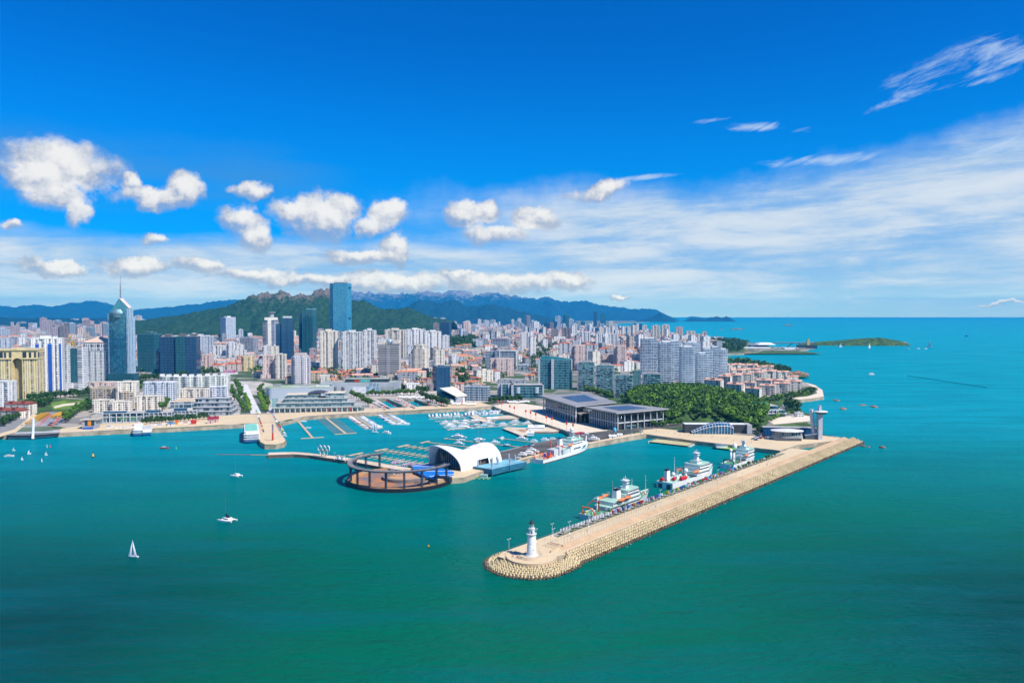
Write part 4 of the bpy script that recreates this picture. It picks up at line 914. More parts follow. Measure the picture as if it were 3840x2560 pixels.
B(1588, 1659, 1244, 1359, 'white', 'bay', 10, 'tall white apartment tower at the right end of the tall row', .6, lm='the last tall white tower')
B(1657, 1686, 1259, 1324, 'white', 'rect', 0, 'plain white slab beside the last tall apartment tower', .7)
B(1646, 1689, 1208, 1285, 'navy', 'rect', -15, 'very dark blue office tower rising behind the tall white apartments', .8, lm='the dark blue office tower')
B(1624, 1646, 1212, 1280, 'brown', 'rect', 0, 'narrow brown tower touching the left side of the dark blue office tower', .8)
B(1534, 1605, 1296, 1418, 'cream', 'chamfer', -14, 'plain cream hotel tower with small square windows and stepped top', .8, tiers_=[(0, .9, 1), (.9, 1, .8)], lm='the plain cream hotel tower')
B(1392, 1413, 1352, 1392, 'mauve', 'rect', 0, 'dark maroon block squeezed left of the globe-topped tower', .8)
B(1606, 1660, 1355, 1388, 'office', 'rect', 0, 'low blue glass office with flat white roof below the last tall apartments', .5)
B(1348, 1410, 1210, 1232, 'white', 'curve', 0, 'long low white building with curved roofline at the foot of the green hill', .3, lm='the long white hillside building')
B(1420, 1451, 1196, 1242, 'grey', 'rect', -12, 'flat-topped grey tower in front of the hill, left of a matching pair', .9, lm='the grey hillside pair')
B(1464, 1494, 1196, 1242, 'grey', 'rect', 12, 'flat-topped grey tower in front of the hill, right of a matching pair', .9)
B(1471, 1527, 1212, 1250, 'sky', 'rect', -10, 'stepped blue glass block in front of the grey hillside pair', .6)
B(1731, 1765, 1208, 1269, 'pink', 'chamfer', 0, 'tall pink and white tower alone between the dark blue office tower and blue glass offices', .9, lm='the lone pink and white tower')
B(1628, 1696, 1376, 1465, 'navy', 'rect', 22, 'boxy navy glass office tower with thin white ribs above the triangular hall', .8, lm='the ribbed navy office tower')
B(1837, 1912, 1270, 1320, 'office', 'rect', -10, 'blue-grey office with red rooftop lettering behind the framed glass office', .5, lm='the red-lettered office')
B(1837, 1930, 1346, 1411, 'pink', 'cross', 0, 'pinkish cross-plan apartment block with small rooftop cabins', .5, lm='the pinkish cross-plan block')
B(1952, 1992, 1248, 1332, 'white', 'bay', 0, 'single tall white tower with dark vertical strips above orange roofs', .8, lm='the single white tower')
B(2048, 2071, 1262, 1311, 'brown', 'rect', 0, 'slim brown tower with orange roof left of the brown pair', .9, 'hip')
B(2067, 2094, 1236, 1275, 'brown', 'rect', 0, 'brown residential tower, left of the brown pair', .8)
B(2106, 2142, 1231, 1280, 'brown', 'bay', 0, 'broad brown residential tower, right of the brown pair', .7, lm='the brown pair')
B(2225, 2239, 1169, 1232, 'navy', 'rect', 0, 'slender dark tower on the skyline, left and taller of two', .9, lm='the slender skyline pair')
B(2251, 2272, 1177, 1222, 'dteal', 'rect', 0, 'slender dark tower on the skyline, right and wider of two', .9)
B(2373, 2386, 1214, 1262, 'navy', 'rect', 0, 'thin dark blue tower on the shore, taller of the pair beside the white twin apartments', .9)
B(2396, 2408, 1215, 1244, 'navy', 'rect', 0, 'thin dark blue tower on the shore, farther of the pair', .9, lm='the thin shore pair')
B(2094, 2143, 1283, 1342, 'pale', 'bay', 0, 'pale tower with orange cap and blue band behind the glass office', .6, 'hip', lm='the orange-capped pale tower')
B(2179, 2216, 1246, 1298, 'white', 'bay', 0, 'white residential tower, leftmost of three equal ones in the far middle', .7)
B(2233, 2269, 1252, 1300, 'white', 'bay', 0, 'white residential tower, middle of three equal ones in the far middle', .7, lm='the three equal white towers')
B(2282, 2320, 1254, 1306, 'white', 'bay', 0, 'white residential tower, rightmost of three equal ones in the far middle', .7)
B(2141, 2196, 1297, 1388, 'pink', 'cross', 0, 'large pinkish stepped tower right behind the double glass office', .7)
B(2196, 2243, 1287, 1358, 'pale', 'bay', 0, 'pale tower with orange hipped roof behind the first green glass tower', .6, 'hip')
B(2244, 2290, 1300, 1350, 'bluew', 'bay', 0, 'bluish tower with flat orange top right of the pale orange-roofed tower', .6, 'hip')
B(2226, 2302, 1330, 1383, 'pink', 'bay', 0, 'wide pinkish apartment slab directly behind the green glass towers', .5, lm='the wide pinkish slab')
B(2300, 2351, 1299, 1387, 'pink', 'cross', 0, 'tall pinkish tower left of the first curved balcony tower', .8, lm='the tall pinkish shore tower')
B(2445, 2476, 1221, 1276, 'cream', 'bay', 0, 'cream tower on the far shore, left of the joined shore pair', .7)
B(2480, 2512, 1219, 1275, 'cream', 'bay', 0, 'cream tower on the far shore, right of the joined shore pair', .7, lm='the joined cream shore pair')
B(2533, 2561, 1227, 1277, 'pink', 'bay', 0, 'shore tower with dark rooftop lattice right of the joined cream pair', .7)
B(2573, 2608, 1242, 1282, 'cream', 'bay', 0, 'cream shore tower behind the curved towers, between the lattice top and last pair', .7)
B(2616, 2636, 1254, 1288, 'cream', 'bay', 0, 'cream shore tower, lower of the last pair before the sea', .8)
B(2632, 2652, 1245, 1288, 'pink', 'bay', 0, 'pink shore tower, taller of the last pair before the sea', .8, lm='the last shore pair')
# front left group
B(-30, 43, 1432, 1546, 'white', 'bay', 0, 'white apartment block cut by the left edge of the view', .5, lm='the white flats at the left edge')
B(16, 106, 1506, 1556, 'cream', 'rect', -25, 'white low-rise flats with brown-red tile roof beside the wooded road', .35, 'gable', rm=mat('maroon_tile', (.26, .07, .05), .8, sc_=.3))
B(-25, 72, 1530, 1572, 'cream', 'rect', -30, 'white villa row with dark red roof at the bottom left corner', .35, 'gable', rm=MATS['maroon_tile'])
B(441, 514, 1434, 1530, 'cream', 'bay', 10, 'cream apartment block with green-glazed balconies left of the wooded gap', .5)
B(339, 445, 1457, 1530, 'beige', 'rect', -10, 'beige grid-fronted block with brown top floors behind the arched-window flats', .45, lm='the beige grid-fronted block')
B(445, 496, 1473, 1532, 'beige', 'chamfer', 0, 'tan block with large dark windows right of the beige grid-fronted one', .6)
B(510, 604, 1487, 1540, 'cream', 'bay', 0, 'cream arched-window flats with blue roof above the waterfront mall', .4, rm=ROOFB)
B(541, 650, 1434, 1506, 'bluew', 'bay', 0, 'white balcony block with dark blue glazing right of the wooded gap', .4)
B(351, 419, 1502, 1547, 'cream', 'bay', 0, 'cream flats with a big arched window, left one of the two', .3, lm='the arched-window flats')
B(419, 486, 1507, 1547, 'cream', 'bay', 0, 'cream flats with a big arched window, right one of the two', .3)
B(1735, 1836, 1452, 1504, 'office', 'rect', -12, 'white-framed low glass office with roof pavilions right of the triangular hall', .4, lm='the white-framed low office')
B(1520, 1570, 1440, 1470, 'white', 'rect', 10, 'small plain white block above the inner docks', .6, lm='the small white block above the docks')
# villas with red roofs above the cove
vv = [(2636, 2706, 1430, 1484, -35), (2690, 2740, 1418, 1478, -35), (2720, 2780, 1412, 1456, -20), (2770, 2815, 1410, 1442, -12), (2812, 2862, 1404, 1440, -5), (2790, 2832, 1442, 1474, -30),
      (2836, 2890, 1432, 1466, -20), (2880, 2935, 1432, 1460, -10), (2720, 2785, 1446, 1496, -40), (2790, 2850, 1462, 1502, -38), (2850, 2905, 1452, 1482, -18), (2905, 2960, 1444, 1474, -10),
      (2945, 3005, 1436, 1470, -8), (2728, 2785, 1375, 1412, 10), (2785, 2840, 1376, 1408, -8), (2840, 2900, 1382, 1410, -8), (2858, 2915, 1398, 1428, 5), (2915, 2960, 1402, 1436, 5),
      (2948, 2996, 1420, 1446, 8), (2742, 2800, 1394, 1424, 5), (2800, 2850, 1392, 1420, 0)]
for i, (a, b_, c, d, yw) in enumerate(vv):
    w_ = ['leftmost of the front row', 'second block in the front row', 'third block from the curved towers', 'yellow-gabled middle block', 'block just right of the yellow gable', 'block below the yellow gable', 'block in the centre of the second row', 'block near the cove in the second row',
          'broad gable facing the wood', 'lowest gable facing the wood, right one', 'front block left of the shore pair', 'front block beside the shore trees', 'block nearest the round trees at the point', 'back row, first after the curved towers',
          'back row, second after the curved towers', 'back row, nearest the rocky point', 'grey-roofed block below the back row', 'grey-roofed block toward the point', 'red-roofed block right against the cove', 'small block behind the front row, left', 'small block behind the front row, right'][i]
    bld(a, b_, c-12, d, 'cream', 'bay' if i % 3 else 'rect', yw, 'white villa flats with salmon roof, '+w_, .42, 'gable', rm=ROOFP if i % 3 == 0 else mat('coral_tile', (.68, .40, .31), .8, sc_=.3, var=.12), name='villa_block', group='villa blocks above the cove')
BLIST[-1] = BLIST[-1][:5]+('the villa blocks',)
# special towers
WHT = ST['white'][0]
# yellow hotel with an arch
s = Site('arched_hotel', -44, 124, 1500, 0, 'broad cream-yellow hotel with a deep arch and dark top windows at the left edge', lm='the yellow arched hotel', yt=1304, asp=.35)
H = s.h(1304); fy = ST['yellow'][0]
YW = mat('yellow_stone', (.76, .60, .30), .7)
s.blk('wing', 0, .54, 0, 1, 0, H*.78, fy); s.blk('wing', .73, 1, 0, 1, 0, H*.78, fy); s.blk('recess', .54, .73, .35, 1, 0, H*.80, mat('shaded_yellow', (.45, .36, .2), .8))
s.blk('cornice', -.01, .545, -.06, 1.02, H*.78, H*.805, YW); s.blk('cornice', .725, 1.01, -.06, 1.02, H*.78, H*.805, YW)
s.blk('top_storeys', 0, .54, .02, 1, H*.805, H*.95, facade('facade_yellow_top', (.76, .60, .30), (.03, .04, .05), 20, 7.5, .5, .75, .1)); s.blk('top_storeys', .73, 1, .02, 1, H*.805, H*.95, MATS['facade_yellow_top'])
q = MB(); n = 14; xa, xb = s.x(.54), s.x(.73); rr = (xb-xa)/2; xc = (xa+xb)/2; zc = H*.80-rr
for k in range(n):
    a0, a1 = math.pi*k/n, math.pi*(k+1)/n
    p0 = (xc+rr*math.cos(a0), zc+rr*math.sin(a0)); p1 = (xc+rr*math.cos(a1), zc+rr*math.sin(a1))
    q.add([(p0[0], 0, p0[1]), (p1[0], 0, p1[1]), (p1[0], 0, H*.95), (p0[0], 0, H*.95), (p0[0], s.D*.3, p0[1]), (p1[0], s.D*.3, p1[1])], [(3, 2, 1, 0), (0, 1, 5, 4)])
q.build('arch', YW, s.root); s.blk('roof_ledge', -.01, 1.01, -.05, 1.03, H*.95, H*.985, YW); s.blk('rooftop_plant', .5, .75, .2, .8, H*.985, H, YW)
for x0 in (.53, .725): s.blk('pier', x0, x0+.015, -.03, .3, 0, H*.78, YW)
# blue stripes for the striped tower
def find(lab): return [b_ for b_ in BLIST if b_[5] == lab][0]
rt = find('the blue-striped tower')[0]; k_ = P(175, 1485).y/F
BST = mat('blue_strip', (.02, .10, .45), .3)
for fx, w_ in ((-.27, 5), (.13, 6), (.46, 3)):
    q = MB(); q.box((fx*99*k_, -.35, 4), (w_, .8, (1485-1290)*k_-6)); q.build('blue_glazing', BST, rt)
# gold-topped banded tower
s = Site('banded_tower', 226, 316, 1473, 0, 'white banded tower with teal glass centre and a golden frame on top', lm='the gold-topped tower', yt=1261, asp=.55); H = s.h(1287)
fb_ = ST['whiteb'][0]; s.blk('wing', .14, .44, 0, 1, 0, H*.96, fb_); s.blk('wing', .72, 1, 0, 1, 0, H*.93, fb_); s.blk('glass_shaft', .44, .72, .06, 1, 0, H*.9, ST['dteal'][0]); s.blk('side_wing', 0, .14, .3, 1, 0, H*.78, ST['dteal'][0])
s.blk('podium', -.05, 1.08, -.3, 1.2, 0, 18, ST['whiteb'][0])
q = MB(); q.lathe([(s.W*.16, H*.96), (s.W*.16, H), (0, H+.1)], (s.x(.3), s.D*.5, 0), 20); q.build('drum', mat('gold_grey', (.45, .42, .36), .5), s.root)
q = MB(); z2 = s.h(1261)
q.tube([(s.x(.30), s.D*.3, H*.96), (s.x(.42), s.D*.3, z2), (s.x(.50), s.D*.3, H*.96)], 1.3, 4); q.tube([(s.x(.52), s.D*.3, H*.9), (s.x(.56), s.D*.3, H), (s.x(.62), s.D*.3, H*.9)], 1.2, 4); q.tube([(s.x(.42), s.D*.3, z2), (s.x(.42), s.D*.8, H*.95)], 1.0, 4); q.build('golden_frame', mat('gold', (.70, .42, .06), .35, .5), s.root)
# white tower with peach pyramid roof
s = Site('pyramid_roof_tower', 308, 409, 1440, -14, 'white grid-windowed tower with a peach pyramid roof left of the spired tower', lm='the peach-roofed tower', yt=1263, asp=.7); H = s.h(1284)
s.blk('facade', 0, 1, 0, 1, 0, H*.8, WHT); s.blk('ledge', -.01, 1.01, -.015, 1.015, H*.8, H*.815, WHITE); s.blk('upper_facade', .01, .99, .01, .99, H*.815, H, facade('facade_white_tall', (.80, .79, .77), (.06, .07, .10), 9, 4.5, .5, .7, .3))
hip(s.root, [(s.x(0), 0), (s.x(1), 0), (s.x(1), s.D), (s.x(0), s.D)], H, s.h(1263)-H, mat('peach_roof', (.72, .50, .38), .7), 1.03)
bld(312, 414, 1436, 1470, 'pink', 'bay', 0, 'low pinkish stone podium block with round arches below the peach-roofed tower', .5, lm='the pinkish podium')
# spired glass tower
s = Site('spired_tower', 408, 494, 1442, -10, 'very tall curved blue-green glass tower with pale side pier, sloping roof and twin antennas', lm='the spired tower', yt=1034, asp=.42); H = s.h(1160); Ht = s.h(1118)
q = MB(); W, D = s.W, s.D; arc = [(-W*.42+W*.70*i/12, -math.sin(math.pi*i/12)*D*.10) for i in range(13)]
q.prism([(-W*.42, D*.9)]+arc+[(W*.28, D*.9)], 0, H*.96, 0, top_mi=1)
q.build('glass_shaft', [facade('facade_tower', (.02, .15, .26), (.005, .10, .20), 4.2, 2.6, .9, .80, .6, 0, (.05, .28, .36), .07, .3), GREY], s.root)
LP = facade('facade_pier', (.42, .54, .62), (.06, .20, .36), 4.2, 4, .45, .6, .3)
s.blk('side_pier', .81, 1.0, -.06, .9, 0, H*.90, LP); s.blk('side_pier', .78, .94, 0, .8, H*.90, H*1.01, LP); s.blk('side_pier', 0, .08, .05, .9, 0, H*.95, LP)
q = MB(); q.lathe([(W*.24, H*.93), (W*.26, H*.955), (W*.15, H*1.0), (0, H*1.01)], (-W*.08, D*.14, 0), 20); q.lathe([(W*.20, H*.9), (W*.20, H*.93)], (-W*.08, D*.14, 0), 20); q.build('ring_crown', mat('crown_metal', (.25, .42, .48), .3, .5), s.root)
q = MB(); v = [(-W*.42, D*.1, H*.96), (W*.40, D*.1, H*.96), (W*.40, D*.85, H*.96), (-W*.42, D*.85, H*.96), (W*.0, D*.1, Ht), (W*.0, D*.85, Ht), (W*.40, D*.1, H*1.02), (W*.40, D*.85, H*1.02)]
q.add(v, [(0, 1, 6, 4), (2, 3, 5, 7), (0, 4, 5, 3), (1, 2, 7, 6)], mi=0); q.add(v, [(4, 6, 7, 5)], mi=1); q.build('sloped_roof', [mat('crown_glass', (.08, .30, .38), .2, .3), mat('peach_panel', (.72, .55, .50), .6)], s.root)
q = MB(); q.tube([(0, D*.4, Ht-2), (0, D*.4, s.h(1034))], 1.1, 5, r2=.3); q.tube([(-W*.04, D*.5, Ht-2), (-W*.04, D*.5, s.h(1066))], .9, 5, r2=.4)
for i in range(5): z = Ht+i*5; q.tube([(0, D*.4, z), (-W*.04, D*.5, z+4)], .4, 4)
q.build('antenna', mat('antenna_grey', (.25, .28, .33), .5), s.root)
s.blk('podium', -.02, 1.1, -.1, 1.0, 0, 22, ST['dteal'][0])
# arch-topped dark and white block
s = Site('arch_topped_block', 586, 632, 1408, 0, 'white and black block with a pointed arch roof between the two dark glass offices', lm='the pointed-arch block', yt=1295, asp=.6); H = s.h(1320)
s.blk('wing', 0, .26, 0, 1, 0, H*.98, ST['whiteb'][0]); s.blk('wing', .74, 1, 0, 1, 0, H*.98, ST['whiteb'][0]); s.blk('dark_centre', .26, .74, .05, 1, 0, H*1.02, ST['navy'][0])
q = MB(); x0, x1 = s.x(0), s.x(1); q.add([(x0, -.3, H*.98), (x0, -.3, H*1.06), (0, -.3, s.h(1295)), (x1, -.3, H*1.06), (x1, -.3, H*.98), (0, -.3, s.h(1295)-8)]+[(x0, s.D, H*.98), (x0, s.D, H*1.06), (0, s.D, s.h(1295)), (x1, s.D, H*1.06), (x1, s.D, H*.98), (0, s.D, s.h(1295)-8)],
 [(1, 0, 5, 2), (2, 5, 4, 3), (1, 2, 8, 7), (2, 3, 9, 8), (0, 1, 7, 6), (3, 4, 10, 9), (5, 0, 6, 11), (4, 5, 11, 10)]); q.build('arch_roof', mat('arch_blue', (.12, .34, .55), .4), s.root)
s.blk('podium', -.3, 1.1, -.4, 1, 0, 14, ST['dteal'][0])
# white gridded cube tower on the hill side
s = bld(840, 892, 1190, 1281, 'bluew', 'rect', 42, 'square white gridded tower standing alone in front of the green hill', 1.0, lm='the white gridded tower')
# drum-topped tower, dark blue neighbour and twin glass tower
s = Site('drum_topped_tower', 987, 1044, 1332, 8, 'cream and dark striped tower topped by a drum and antenna', lm='the drum-topped tower', yt=1130, asp=.8); H = s.h(1200)
s.blk('facade', 0, .32, 0, 1, 0, H*.95, facade('facade_dark_band', (.30, .30, .32), (.02, .04, .08), 3.6, 12, .95, .6, .2)); s.blk('white_pier', .32, .55, -.04, 1, 0, H, mat('warm_white', (.80, .77, .68), .6)); s.blk('facade', .55, 1, 0, 1, 0, H*.98, facade('facade_lilac_band', (.55, .55, .62), (.05, .08, .16), 3.6, 12, .95, .5, .2))
s.blk('crown', .12, .95, .1, .9, H, s.h(1190), MATS['warm_white']); q = MB(); q.lathe([(s.W*.16, s.h(1190)), (s.W*.16, s.h(1172)), (s.W*.26, s.h(1172)), (s.W*.26, s.h(1170)), (0, s.h(1170))], (s.x(.55), s.D*.5, 0), 16); q.build('drum', GREY, s.root)
q = MB(); q.tube([(s.x(.55), s.D*.5, s.h(1171)), (s.x(.55), s.D*.5, s.h(1130))], .8, 5, r2=.25); q.build('antenna', DGREY, s.root)
s = Site('dark_glass_tower', 1037, 1101, 1371, 10, 'tall dark blue glass tower with a slanted top right of the drum-topped tower', lm='the slant-topped dark tower', yt=1185, asp=.7); H = s.h(1192)
s.blk('shaft', 0, .32, .1, 1, 0, H*.88, ST['navy'][0]); s.blk('shaft', .32, 1, 0, 1, 0, H, ST['navy'][0]); s.blk('rooftop_plant', .4, .9, .2, .8, H, s.h(1185), mat('pale_top', (.45, .52, .5), .6)); fins(s, (.33, .65, .99), -.01, 0, H, .8, 1.4, mat('blue_edge', (.02, .10, .28), .3))
s = Site('twin_glass_tower', 1113, 1180, 1363, -12, 'tall teal glass tower made of two joined shafts, left of the tallest tower', lm='the twin-shaft teal tower', yt=1157, asp=.7); H = s.h(1157)
s.blk('shaft', 0, .5, .15, 1, 0, H*.93, ST['navy'][0]); s.blk('shaft', .3, 1, 0, 1, 0, H*.985, ST['dteal'][0]); s.blk('glass_crown', .55, .99, .05, .95, H*.985, H, ST['sky'][0]); fins(s, (.31, .6), -.01, 0, H*.98, .6, 1, mat('teal_edge', (.03, .25, .35), .3))
# the tallest tower
s = Site('tallest_tower', 1234, 1318, 1292, 0, 'tallest tower of the skyline, pale blue glass with cut-off corners', lm='the tallest tower', yt=1060, asp=.6); H = s.h(1062)
q = MB(); q.prism(foot('chamfer', s.W, s.D), 0, H, 0, top_mi=1); q.build('shaft', [facade('facade_tallest', (.03, .22, .36), (.03, .27, .46), 4.4, 5.0, .8, .62, .8, 0, (.07, .32, .44), .08, .15), GREY], s.root)
for z in (.02, .43, .93): s.blk('louvre_band', -.004, 1.004, .1, .8, H*z, H*z+6, mat('band_teal', (.02, .18, .26), .3))
s.blk('rooftop_plant', .2, .8, .2, .8, H, H+4, DGREY)
# square-windowed tower
s = Site('square_window_tower', 1087, 1162, 1440, 0, 'pinkish-white tower with a regular grid of square windows and stepped crown behind the grey mall', lm='the square-windowed tower', yt=1324, asp=.8); H = s.h(1340); sq = facade('facade_square', (.70, .66, .68), (.08, .09, .14), 4.6, 4.2, .5, .5, .3)
q = MB(); q.prism(foot('chamfer', s.W, s.D), 0, H, 0, top_mi=1); q.build('facade', [sq, ROOFG], s.root); s.blk('crown', .12, .86, .1, .9, H, s.h(1332), sq); s.blk('crown', .2, .8, .2, .8, s.h(1332), s.h(1324), mat('pink_cap', (.6, .48, .46), .6))
q = MB(); q.tube([(s.x(.45), s.D*.5, s.h(1324)), (s.x(.45), s.D*.5, s.h(1307))], .35, 4); q.tube([(s.x(.5), s.D*.5, s.h(1324)), (s.x(.5), s.D*.5, s.h(1310))], .35, 4); q.build('antenna', GREY, s.root)
# globe-topped tower
s = Site('globe_topped_tower', 1413, 1500, 1422, -6, 'broad cream-white tower with dark banded windows and a glass globe on top', lm='the globe-topped tower', yt=1265, asp=.6); H = s.h(1287)
wb = facade('facade_cream_band', (.78, .72, .66), (.08, .09, .11), 4.0, 30, .97, .42, .2); s.blk('wing', 0, .44, .05, 1, 0, H*.96, wb); s.blk('wing', .62, 1, 0, 1, 0, H, wb); s.blk('centre', .40, .66, .02, .9, 0, H*.97, facade('facade_centre', (.78, .74, .72), (.2, .2, .22), 4, 20, .2, .4, .2))
for x0, x1 in ((0, .3), (.7, 1)): s.blk('crown_block', x0, x1, .05, .95, H*.94, s.h(1276), mat('crown_cream', (.74, .66, .58), .7))
q = MB(); q.sphere((s.x(.52), s.D*.4, s.h(1282)), s.W*.17, 16); q.build('globe', mat('globe_glass', (.35, .48, .58), .2, .2), s.root, smooth=True)
# minaret-like tower by the hill
s = Site('round_hill_tower', 1553, 1566, 1226, 0, 'thin round grey tower with tapered tip beside white buildings under the green hill', lm='the thin round hill tower', yt=1187, asp=1); q = MB(); h2 = s.h(1190); q.lathe([(6, 0), (6, h2*.6), (7.5, h2*.62), (5, h2*.75), (3, h2*.95), (.3, h2*1.15)], (0, 5, 0), 14); q.build('shaft', GREY, s.root)
# framed glass office pair
s = Site('framed_glass_office', 1814, 1943, 1385, -10, 'broad blue-grey glass office with wide white frames behind the pinkish cross-plan block', lm='the framed glass office', yt=1313, asp=.35); H = s.h(1313)
s.blk('low_wing', 0, .3, .2, 1, 0, H*.93, ST['office'][0]); s.blk('main_wing', .3, 1, 0, 1, 0, H*.985, ST['office'][0]); s.blk('frame', .44, .47, -.05, 1.01, 0, H, WHITE); s.blk('frame', .97, 1.0, -.05, 1.01, 0, H, WHITE); s.blk('frame', .47, .97, -.05, 1.01, H*.95, H, WHITE)
bld(1941, 1985, 1368, 1392, 'office', 'rect', 0, 'low blue-grey annex right of the framed glass office', .6)
# red rooftop letters
rt = find('the red-lettered office')[0]; k_ = P(1875, 1320).y/F
q = MB()
for i in range(7): x_ = (-22+i*7)*k_; q.box((x_, -.4, 50*k_-7), (3.6, .4, .9)); q.box((x_, -.4, 50*k_-4), (3.6, .4, .9)); q.box((x_+(i % 3-1), -.4, 50*k_-8.5), (.9, .4, 6.5)); q.box((x_, -.4, 50*k_-8.5), (2.2, .4, .8))
q.build('rooftop_lettering', RED, rt)
# double glass office
s = Site('double_glass_office', 2016, 2148, 1458, 0, 'broad double glass office block with grey piers and a curved glass rooftop screen', lm='the double glass office', yt=1334, asp=.4); H = s.h(1346)
ob = facade('facade_office_band', (.06, .22, .28), (.005, .06, .09), 4.6, 3.2, .9, .55, .6, 0, (.08, .25, .3), .08, .25); PG = mat('pier_grey', (.50, .52, .56), .6)
s.blk('wing', .03, .38, 0, 1, 0, H*1.01, ob); s.blk('wing', .44, .97, -.15, 1, 0, H*.97, ob)
for x0, x1 in ((0, .055), (.38, .46), (.965, 1.0)): s.blk('pier', x0, x1, -.18 if x0 > .2 else -.03, 1.02, 0, H*(1.0 if x0 < .9 else .99), PG)
q = MB(); n = 8; v = []
for i in range(n+1): x_ = s.x(.1+.9*i/n); v += [(x_, .02*s.D, H*.97), (x_, .02*s.D, lerp(s.h(1334), s.h(1347), (i/n)**1.5)), (x_, .5*s.D, H*.97), (x_, .5*s.D, lerp(s.h(1334), s.h(1347), (i/n)**1.5))]
q.add(v, [(i*4, i*4+4, i*4+5, i*4+1) for i in range(n)]+[(i*4+1, i*4+5, i*4+7, i*4+3) for i in range(n)]+[(i*4+6, i*4+2, i*4+3, i*4+7) for i in range(n)]); q.build('rooftop_screen', mat('screen_teal', (.03, .24, .30), .2, .2), s.root)
q = MB(); q.lathe([(1.6, 0), (1.6, .3)], (0, 0, 0), 16)
# grey office complex with white frames
s = Site('grey_office_complex', 1863, 2041, 1491, 0, 'wide low grey office complex with framed glass fronts and twin barrel bays', lm='the wide grey office complex', yt=1425, asp=.35); H = s.h(1437)
s.blk('rear_wing', 0, .62, .35, 1, 0, s.h(1425), ST['grey'][0]); s.blk('left_wing', .08, .3, .05, .6, 0, H*.92, ob); s.blk('front_wing', .3, 1, -.25, .6, 0, H*.90, ob)
for x0, x1, y_ in ((0, .07, .3), (.08, .105, 0), (.23, .26, -.02), (.30, .35, -.28), (.97, 1.0, -.28)): s.blk('pier', x0, x1, y_, .7, 0, H*.95, PG)
s.blk('roof_band', .30, 1.0, -.29, .62, H*.90, H*.95, PG); 
for x_ in (.44, .84): q = MB(); q.lathe([(4.2, H*.35), (4.2, H*.78)], (s.x(x_), -.25*s.D+1.5, 0), 18); q.build('barrel_bay', mat('bay_glass', (.42, .52, .55), .2), s.root)
# four green glass towers
for i, (a, b_, c, d, lab) in enumerate([(2161, 2228, 1358, 1462, 'leftmost and tallest of the four'), (2229, 2301, 1369, 1471, 'second from the left of the four'), (2301, 2373, 1405, 1493, 'third from the left, above the wood edge'), (2406, 2478, 1401, 1479, 'rightmost, in front of the first curved towers')]):
    s = Site('green_glass_tower', a, b_, d, -12, 'green glass office tower with scattered panels, '+lab, group='green glass office towers', lm='the green glass tower row' if i == 1 else None, yt=c, asp=.6); H = s.h(c)
    s.blk('glass_shaft', .12, 1, 0, 1, 0, H, ST['panel'][0]); s.blk('side_pier', 0, .12, .02, 1, 0, H*.98, mat('pier_mauve', (.40, .38, .42), .7)); s.blk('rooftop_plant', .3, .8, .3, .8, H, H+3, GREY)
    rnd = random.Random(i); q = MB()
    for k in range(70): z = 4+rnd.randrange(int((H-6)/3.5))*3.5; x_ = s.x(.16+.8*rnd.random()); q.box((x_, -.35, z), (rnd.uniform(3, 6), .5, .9))
    q.build('sunshade', mat('panel_white', (.50, .66, .68), .5), s.root)
bld(2373, 2404, 1392, 1455, 'teal', 'rect', 0, 'teal glass block half hidden between the third and fourth green towers', .7)
# curved balcony towers
CT = [(2401, 2466, 1264, 1405, 'first, farthest left'), (2467, 2527, 1277, 1456, 'second, behind the rightmost green glass tower'), (2502, 2555, 1273, 1425, 'third, partly hidden between two nearer ones'), (2548, 2607, 1294, 1467, 'fourth, nearest the wood with the widest face'),
      (2561, 2627, 1279, 1420, 'fifth, hidden behind the fourth'), (2608, 2656, 1320, 1454, 'sixth, lowest with a dark top floor'), (2631, 2673, 1303, 1434, 'seventh, behind the low dark-topped one'), (2661, 2696, 1297, 1425, 'eighth, slim'), (2694, 2728, 1305, 1421, 'last one before the open bay')]
cf = facade('facade_curved', (.44, .60, .74), (.01, .11, .24), 3.5, 5.0, .86, .72, .6, 0, (.3, .45, .55), .1, .1)
for i, (a, b_, c, d, lab) in enumerate(CT):
    s = Site('curved_balcony_tower', a, b_, d, 0, 'curved white and blue balcony tower, '+lab, group='curved balcony towers by the shore', lm='the curved balcony towers' if i == 3 else None, yt=c, asp=.4); H = s.h(c)*.96
    n = 14; pf = [(-s.W/2+s.W*k/n, s.D*.12*(1-math.sin(math.pi*k/n)**.5)) for k in range(n+1)]+[(s.W/2, s.D), (-s.W/2, s.D)]
    q = MB(); q.prism(pf, 0, H, 0, top_mi=1); q.build('facade', [cf, ROOFG], s.root)
    q = MB(); nf = int(H/3.5)
    for k in range(nf):
        z = 3+k*(H-3)/nf
        x0, x1 = (0, n) if k % 1 == 0 else (3, n)
        arc = [(p[0]*1.02, p[1]-.7) for p in pf[x0:x1+1]]; back = [(p[0], p[1]+.8) for p in pf[x0:x1+1]][::-1]; q.prism(arc+back, z, z+.85, bottom=True)
    q.build('balcony', mat('balcony_white', (.80, .81, .82), .5), s.root)
    s.blk('rooftop_plant', .25, .8, .35, .9, H, s.h(c), mat('balcony_white', (0, 0, 0)))
    q = MB(); q.box((s.W*.5-.5, s.D*.6, 0), (1.2, s.D*.6, H*1.01)); q.build('edge_pier', MATS['balcony_white'], s.root)
